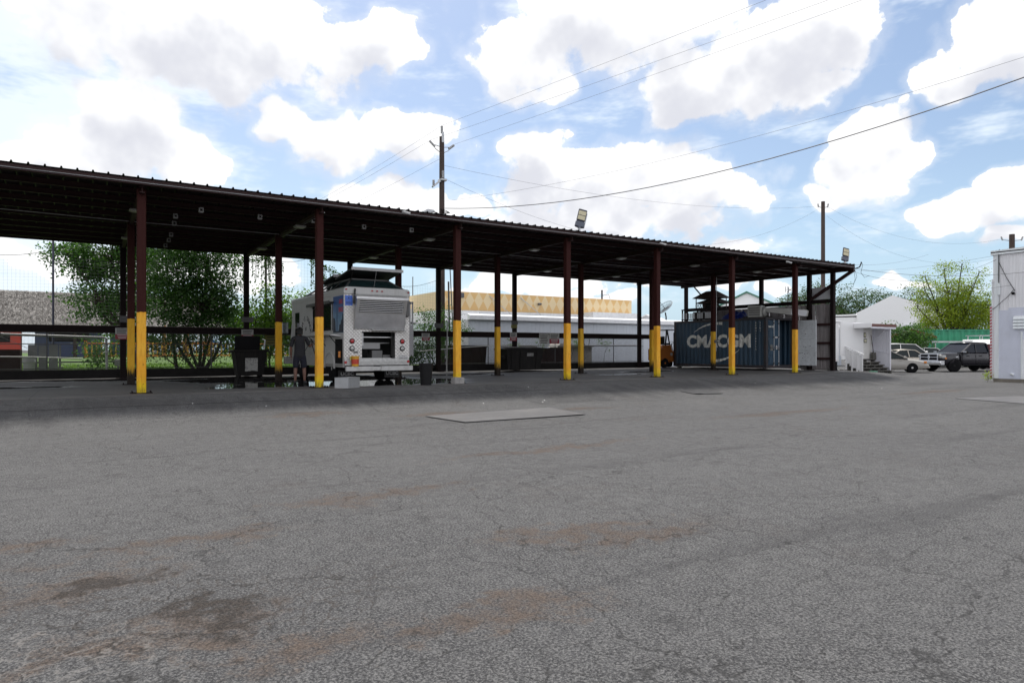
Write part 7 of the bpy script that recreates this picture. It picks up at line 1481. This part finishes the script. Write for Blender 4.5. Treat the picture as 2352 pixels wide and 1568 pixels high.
def wire_(lab, p, q, sag, r=.012):
    p, q = Vector(p), Vector(q); b = MB(); n = 28; b.tube([p.lerp(q, i / n) - Vector((0, 0, 4 * sag * (i / n) * (1 - i / n))) - p for i in range(n + 1)], r * .48, 5); o = b.build('power_line', wk); o.location = p; tag(o, lab, 'wire', 'overhead wires')
def ext(p, q, k): p, q = Vector(p), Vector(q); return tuple(p + (q - p) * k)
wire_('topmost wire from the tall utility pole towards top of picture', (15.26, 14, 13.38), ext((15.26, 14, 13.38), (18.6, -4.0, 13.25), 1.8), .1, .012)
wire_('second high wire from the tall utility pole', (14.55, 14, 12.45), ext((14.55, 14, 12.45), (20.3, -5.1, 13.2), 1.7), .1, .012)
wire_('third high wire from the tall utility pole', (16.0, 14, 12.45), ext((16.0, 14, 12.45), (21.3, -5.8, 13.2), 1.7), .1, .012)
wire_('thick twisted service cable sweeping to the upper right', (15.45, 14, 8.85), ext((15.45, 14, 8.85), (22.7, -10.2, 11.0), 1.4), 2.1, .042)
wire_('thin wire just above the thick twisted cable', (15.45, 14, 9.25), ext((15.45, 14, 9.25), (22.7, -10.2, 10.8), 1.4), 1.1, .012)
wire_('upper thin wire between tall pole and right pole', (15.35, 14, 11.2), (56.7, 17.9, 14.5), 1.0, .014); wire_('lower sagging wire between tall pole and right pole', (15.35, 14, 10.5), (56.7, 18.1, 14.3), 3.6, .014)
wire_('upper wire from right pole to far right pole', (57.3, 17.7, 14.5), (68.8, 7.9, 11.1), 1.6, .014); wire_('lower wire from right pole to far right pole', (57.3, 17.7, 13.6), (68.9, 7.8, 9.6), 2.2, .014); wire_('level wire passing the canopy corner floodlight', (57, 17.6, 8.6), (34.2, -6.3, 5.55), .5, .012)
wire_('left going top wire from tall pole', (15.26, 14, 13.38), (7.86, 46.7, 9.8), .6, .012); wire_('left going middle wire from tall pole', (14.55, 14, 12.45), (7.5, 46.7, 9.4), .5, .012); wire_('left going low wire from tall pole', (15.1, 14, 11.5), (8.2, 46.7, 9.0), .5, .012)
thin_pole(7.86, 46.8, .4, 9.95, .14, 'far utility pole seen through the dense tree', pole_m, 'far_pole')
wire_('thick cable from canopy corner to corner building, lowest sag', (31.05, .0, 5.15), (34.25, -6.4, 4.55), .30, .018); wire_('cable from canopy corner to meter of corner building', (31.05, .1, 5.05), (34.28, -5.05, 5.25), .75, .014); wire_('second sagging cable from canopy end post to corner building', (30.75, .7, 4.3), (34.25, -5.6, 4.0), .35, .013); wire_('thin cable from end wall to corner building', (30.75, .7, 4.25), (34.25, -4.95, 4.2), .5, .009)
wire_('thin wire from canopy corner upward to the level wire', (31.05, -.1, 5.3), (40, .6, 6.6), .2, .009)
wh2 = thing('weatherhead', 'curved black service conduit with loose cables at right canopy corner', 'conduit', (30.95, -.1, 5.1)); b = MB(); b.tube([(-.2, 0, 0), (.1, -.1, .0), (.28, -.2, .08), (.34, -.24, .25), (.36, -.24, .33)], .03, 8); b.build('conduit', black, wh2, smooth=True); b = MB(); b.tube([(.36, -.24, .33), (.42, -.28, .2), (.3, -.25, -.2), (.45, -.35, -.45), (.6, -.5, -.35)], .01, 5); b.tube([(.1, 0, -.03), (.15, -.05, -.5), (.05, 0, -.9)], .008, 5); b.tube([(.2, 0, -.03), (.3, -.05, -.4), (.1, 0, -.75)], .008, 5); b.build('loose_cable', black, wh2)
